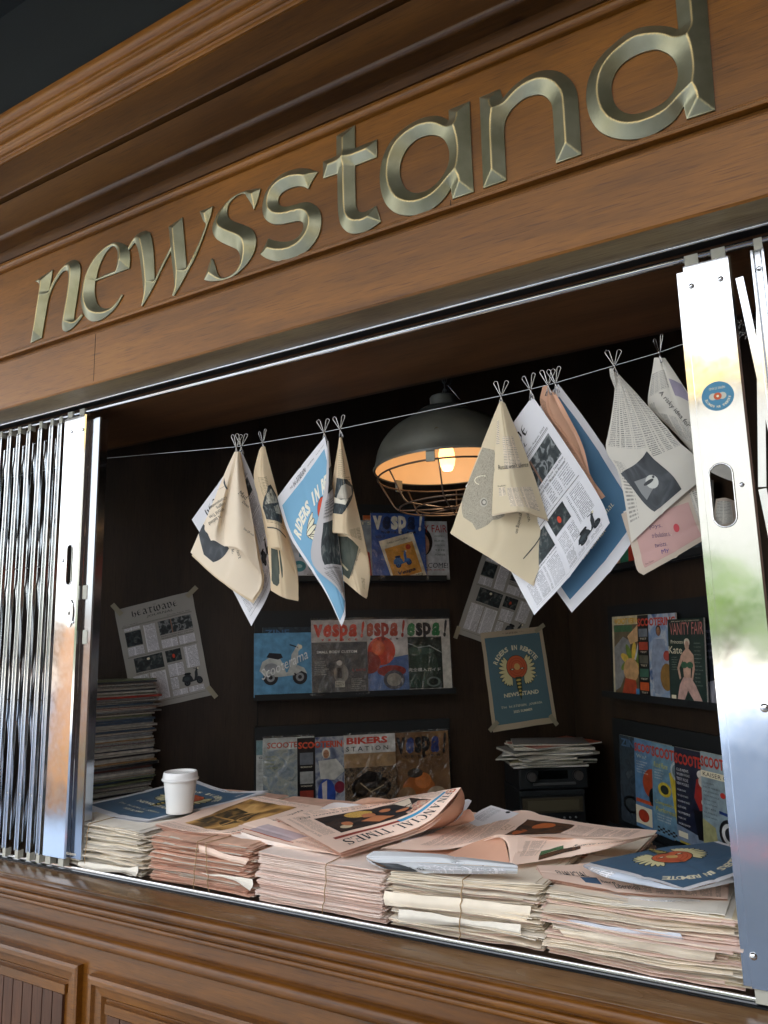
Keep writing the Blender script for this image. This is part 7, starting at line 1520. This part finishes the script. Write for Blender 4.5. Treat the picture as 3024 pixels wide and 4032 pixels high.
# ------------------------------------------------------------------ tall magazine pile at the left
sl_ = deep((IDF(455, 3160)), 2.62); sang = math.radians(74); dS = Vector((math.cos(sang), math.sin(sang), 0)); nS = Vector((math.sin(sang), -math.cos(sang), 0))
pc = ['#7f8488', '#acaba5', '#a8443a', '#4c5f74', '#b4b2aa', '#7c8668', '#2c3238', '#8f9498', '#a8885c', '#4e5258', '#9ca0a4', '#5a3a36', '#d0cec6', '#3a4a5a', '#c4c2ba', '#50565c']
zc_ = .0; k = 0; r = random.Random(5); protos = []
ztop = .0
hgt = (3135 - 2612) / F * 2.66
while zc_ < hgt:
    th = r.choice((.0045, .006, .0075, .009, .0055)); k += 1
    c1 = pc[r.randrange(len(pc))]; b = MB(); w, d = .285 * r.uniform(.93, 1.0), .21
    R = Matrix.Rotation(sang + r.gauss(0, .045), 3, 'Z'); ctr = Vector((sl_.x, sl_.y, 0)) - nS * (d / 2) + dS * r.gauss(0, .006) + nS * r.gauss(0, .003)
    pm = mat('page_edges_dark', '#9a9994', rough=.9, var=.3, scale=200) if r.random() < .7 else PAGES
    jut = .02 if r.random() < .12 else 0
    ctr = ctr + dS * jut
    b.box(ctr + Vector((0, 0, zc_ + th / 2)), (w - .002, d - .002, th - .0022), pm, R); b.box(ctr + Vector((0, 0, zc_ + th - .0008)), (w, d, .0009), ink(c1, True), R); b.box(ctr + Vector((0, 0, zc_ + .0007)), (w, d, .0009), ink(pc[r.randrange(len(pc))], True), R)
    sp_ = ctr + nS * (d / 2); b.box(sp_ + Vector((0, 0, zc_ + th / 2)), (w, .0012, th - .0006), ink(c1, True), R) if r.random() < .6 else None
    cn = {'#a8443a': 'red', '#4c5f74': 'slate blue', '#7c8668': 'olive', '#2c3238': 'black', '#a8885c': 'tan', '#5a3a36': 'dark brown', '#3a4a5a': 'dark blue', '#4e5258': 'dark grey', '#50565c': 'dark grey', '#7f8488': 'grey', '#8f9498': 'grey', '#9ca0a4': 'grey'}.get(c1, 'pale grey')
    tag(b.build('magazine'), ('topmost ' if zc_ + th >= hgt else 'lowest ' if k == 1 else '') + cn + ' covered magazine lying in the tall pile beside the left gate', 'magazine', 'magazines in the tall left pile'); zc_ += th + .0003
# ------------------------------------------------------------------ hi-fi units and the pile on top
RR = Matrix((DA, NA, Vector((0, 0, 1)))).transposed() @ Matrix.Rotation(math.radians(8), 3, 'Z')
ex, ey = RR @ Vector((1, 0, 0)), RR @ Vector((0, 1, 0))     # ey faces the room
F0 = deep((1512 + 728 / 1.0972, 2688 + 415 / 1.0972), 2.80); ppm = F / 2.80 * 1.0972
def loc_(x, y, off=0): return F0 + ex * ((x - 728) / ppm) + Vector((0, 0, -(y - 415) / ppm)) + ey * off
BL = mat('hifi_black', '#16191b', rough=.4, var=.1); BL2 = mat('hifi_front', '#23282a', rough=.35, var=.1); SIL = mat('hifi_silver', '#7c7f80', rough=.3, metal=.7); DPL = mat('display_dark', '#0a0c0d', rough=.12); BRF = mat('speaker_cloth', '#3a3424', rough=.9, var=.2, scale=200)
def hbox(nm, x0, x1, y0, y1, dep_, off, mt, t, bev=.0015):
    a = loc_((x0 + x1) / 2, (y0 + y1) / 2, off - dep_ / 2); b = MB(); b.box(a, ((x1 - x0) / ppm, dep_, (y1 - y0) / ppm), mt, RR); return b.build(nm, t, bevel=bev)
base1 = loc_(728, 460); amp = thing('stereo_receiver', 'black stereo receiver with two round knobs under the messy magazine pile', 'stereo', tuple(base1))
hbox('case', 580, 885, 368, 458, .22, 0, BL, amp, .003); hbox('front_panel', 586, 878, 374, 452, .004, .003, BL2, amp); hbox('display', 665, 795, 380, 416, .003, .005, DPL, amp); hbox('slot_bar', 640, 828, 430, 440, .008, .009, SIL, amp)
for x in (632, 838):
    c = loc_(x, 402, .004); R2 = RR @ Matrix.Rotation(-PI / 2, 3, 'X')
    b = MB(); b.lathe(c, [(.0205, 0), (.0205, .006), (.019, .008), (0, .008)], BL, 28, R2); kb = b.build('knob_ring', amp, smooth=True, auto=35)
    b = MB(); b.lathe(c, [(.0165, .006), (.0165, .018), (.0155, .020), (0, .0202)], mat('knob_grey', '#5d5a58', rough=.35, metal=.5), 28, R2); b.build('knob', amp, smooth=True, auto=35)
base2 = loc_(722, 640); deck = thing('tape_deck', 'black hi-fi deck with a brown panel standing below the stereo receiver', 'stereo', tuple(base2))
hbox('case', 578, 866, 461, 660, .23, 0, BL, deck, .003); hbox('top_strip', 578, 866, 463, 482, .006, .005, BL2, deck); hbox('cloth_panel', 590, 855, 492, 554, .004, .003, BRF, deck); hbox('label_plate', 612, 838, 503, 545, .002, .005, mat('plate_olive', '#4a4430', rough=.6), deck)
for x in (770, 795, 820): 
    b = MB(); b.lathe(loc_(x, 575, .002), [(.004, 0), (.004, .004), (0, .005)], SIL, 12, RR @ Matrix.Rotation(-PI / 2, 3, 'X')); b.build('button', deck, smooth=True)
c = loc_(722, 660); b = MB(); b.box(Vector((c.x, c.y, (c.z - .945) / 2)) - ey * .12, (.42, .34, c.z + .94), mat('cabinet_dark', '#16110e', rough=.6), RR); tag(b.build('low_cabinet'), 'dark low cabinet in the far corner carrying the stereo units', 'cabinet')
zz = loc_(728, 368).z; r = random.Random(9)
labs = ['magazine', 'bent magazine']
for i, (dx, th, yaw, w, d, c1) in enumerate([(0, .006, .05, .28, .2, '#c9c4b8'), (.01, .004, -.3, .30, .21, '#8c8f8c'), (-.01, .008, .12, .27, .2, '#b9b08c'), (.02, .006, -.08, .29, .21, '#3f5a78'), (-.02, .005, .4, .30, .21, '#a8a8a0'), (.03, .009, -.2, .28, .22, '#c4c0b4'), (.01, .005, .28, .33, .22, '#b8bcc0'), (-.005, .008, -.1, .30, .21, '#8a8a84'), (.02, .010, .1, .30, .21, '#d0ccc0'), (.035, .005, -.35, .3, .21, '#b0482c'), (.02, .004, .2, .28, .2, '#7a7c80')]):
    R3 = RR @ Matrix.Rotation(yaw, 3, 'Z'); cc = loc_(728, 368) - ey * .09 + ex * dx; nx = 14; b = MB(); V = []
    bend = r.uniform(-.012, .012); zz += .0012
    for j in range(nx + 1):
        u = j / nx - .5; lift = bend * (u * 2) ** 3 * (1 if i % 2 else -1) * .6 + abs(u) ** 3 * r.uniform(0, .006)
        for (yy, hh) in ((-d / 2, 0), (d / 2, 0), (d / 2, th), (-d / 2, th)): q = R3 @ Vector((u * w, yy, 0)); V.append((cc.x + q.x, cc.y + q.y, zz + hh + lift))
    b.faces(V, [(j * 4 + a, j * 4 + (a + 1) % 4, (j + 1) * 4 + (a + 1) % 4, (j + 1) * 4 + a) for j in range(nx) for a in (0, 1, 3)], PAGES if i % 3 else mat('page_white', '#c8c6be'))
    b.faces(V, [(j * 4 + 2, j * 4 + 3, (j + 1) * 4 + 3, (j + 1) * 4 + 2) for j in range(nx)], ink(c1, True)); b.faces([V[0], V[1], V[2], V[3]], [(0, 1, 2, 3)], PAGES); b.faces(V[-4:], [(0, 1, 2, 3)], PAGES)
    tag(b.build('magazine'), 'bent magazine in the messy pile on the stereo receiver', 'magazine', 'magazines piled on the stereo'); zz += th
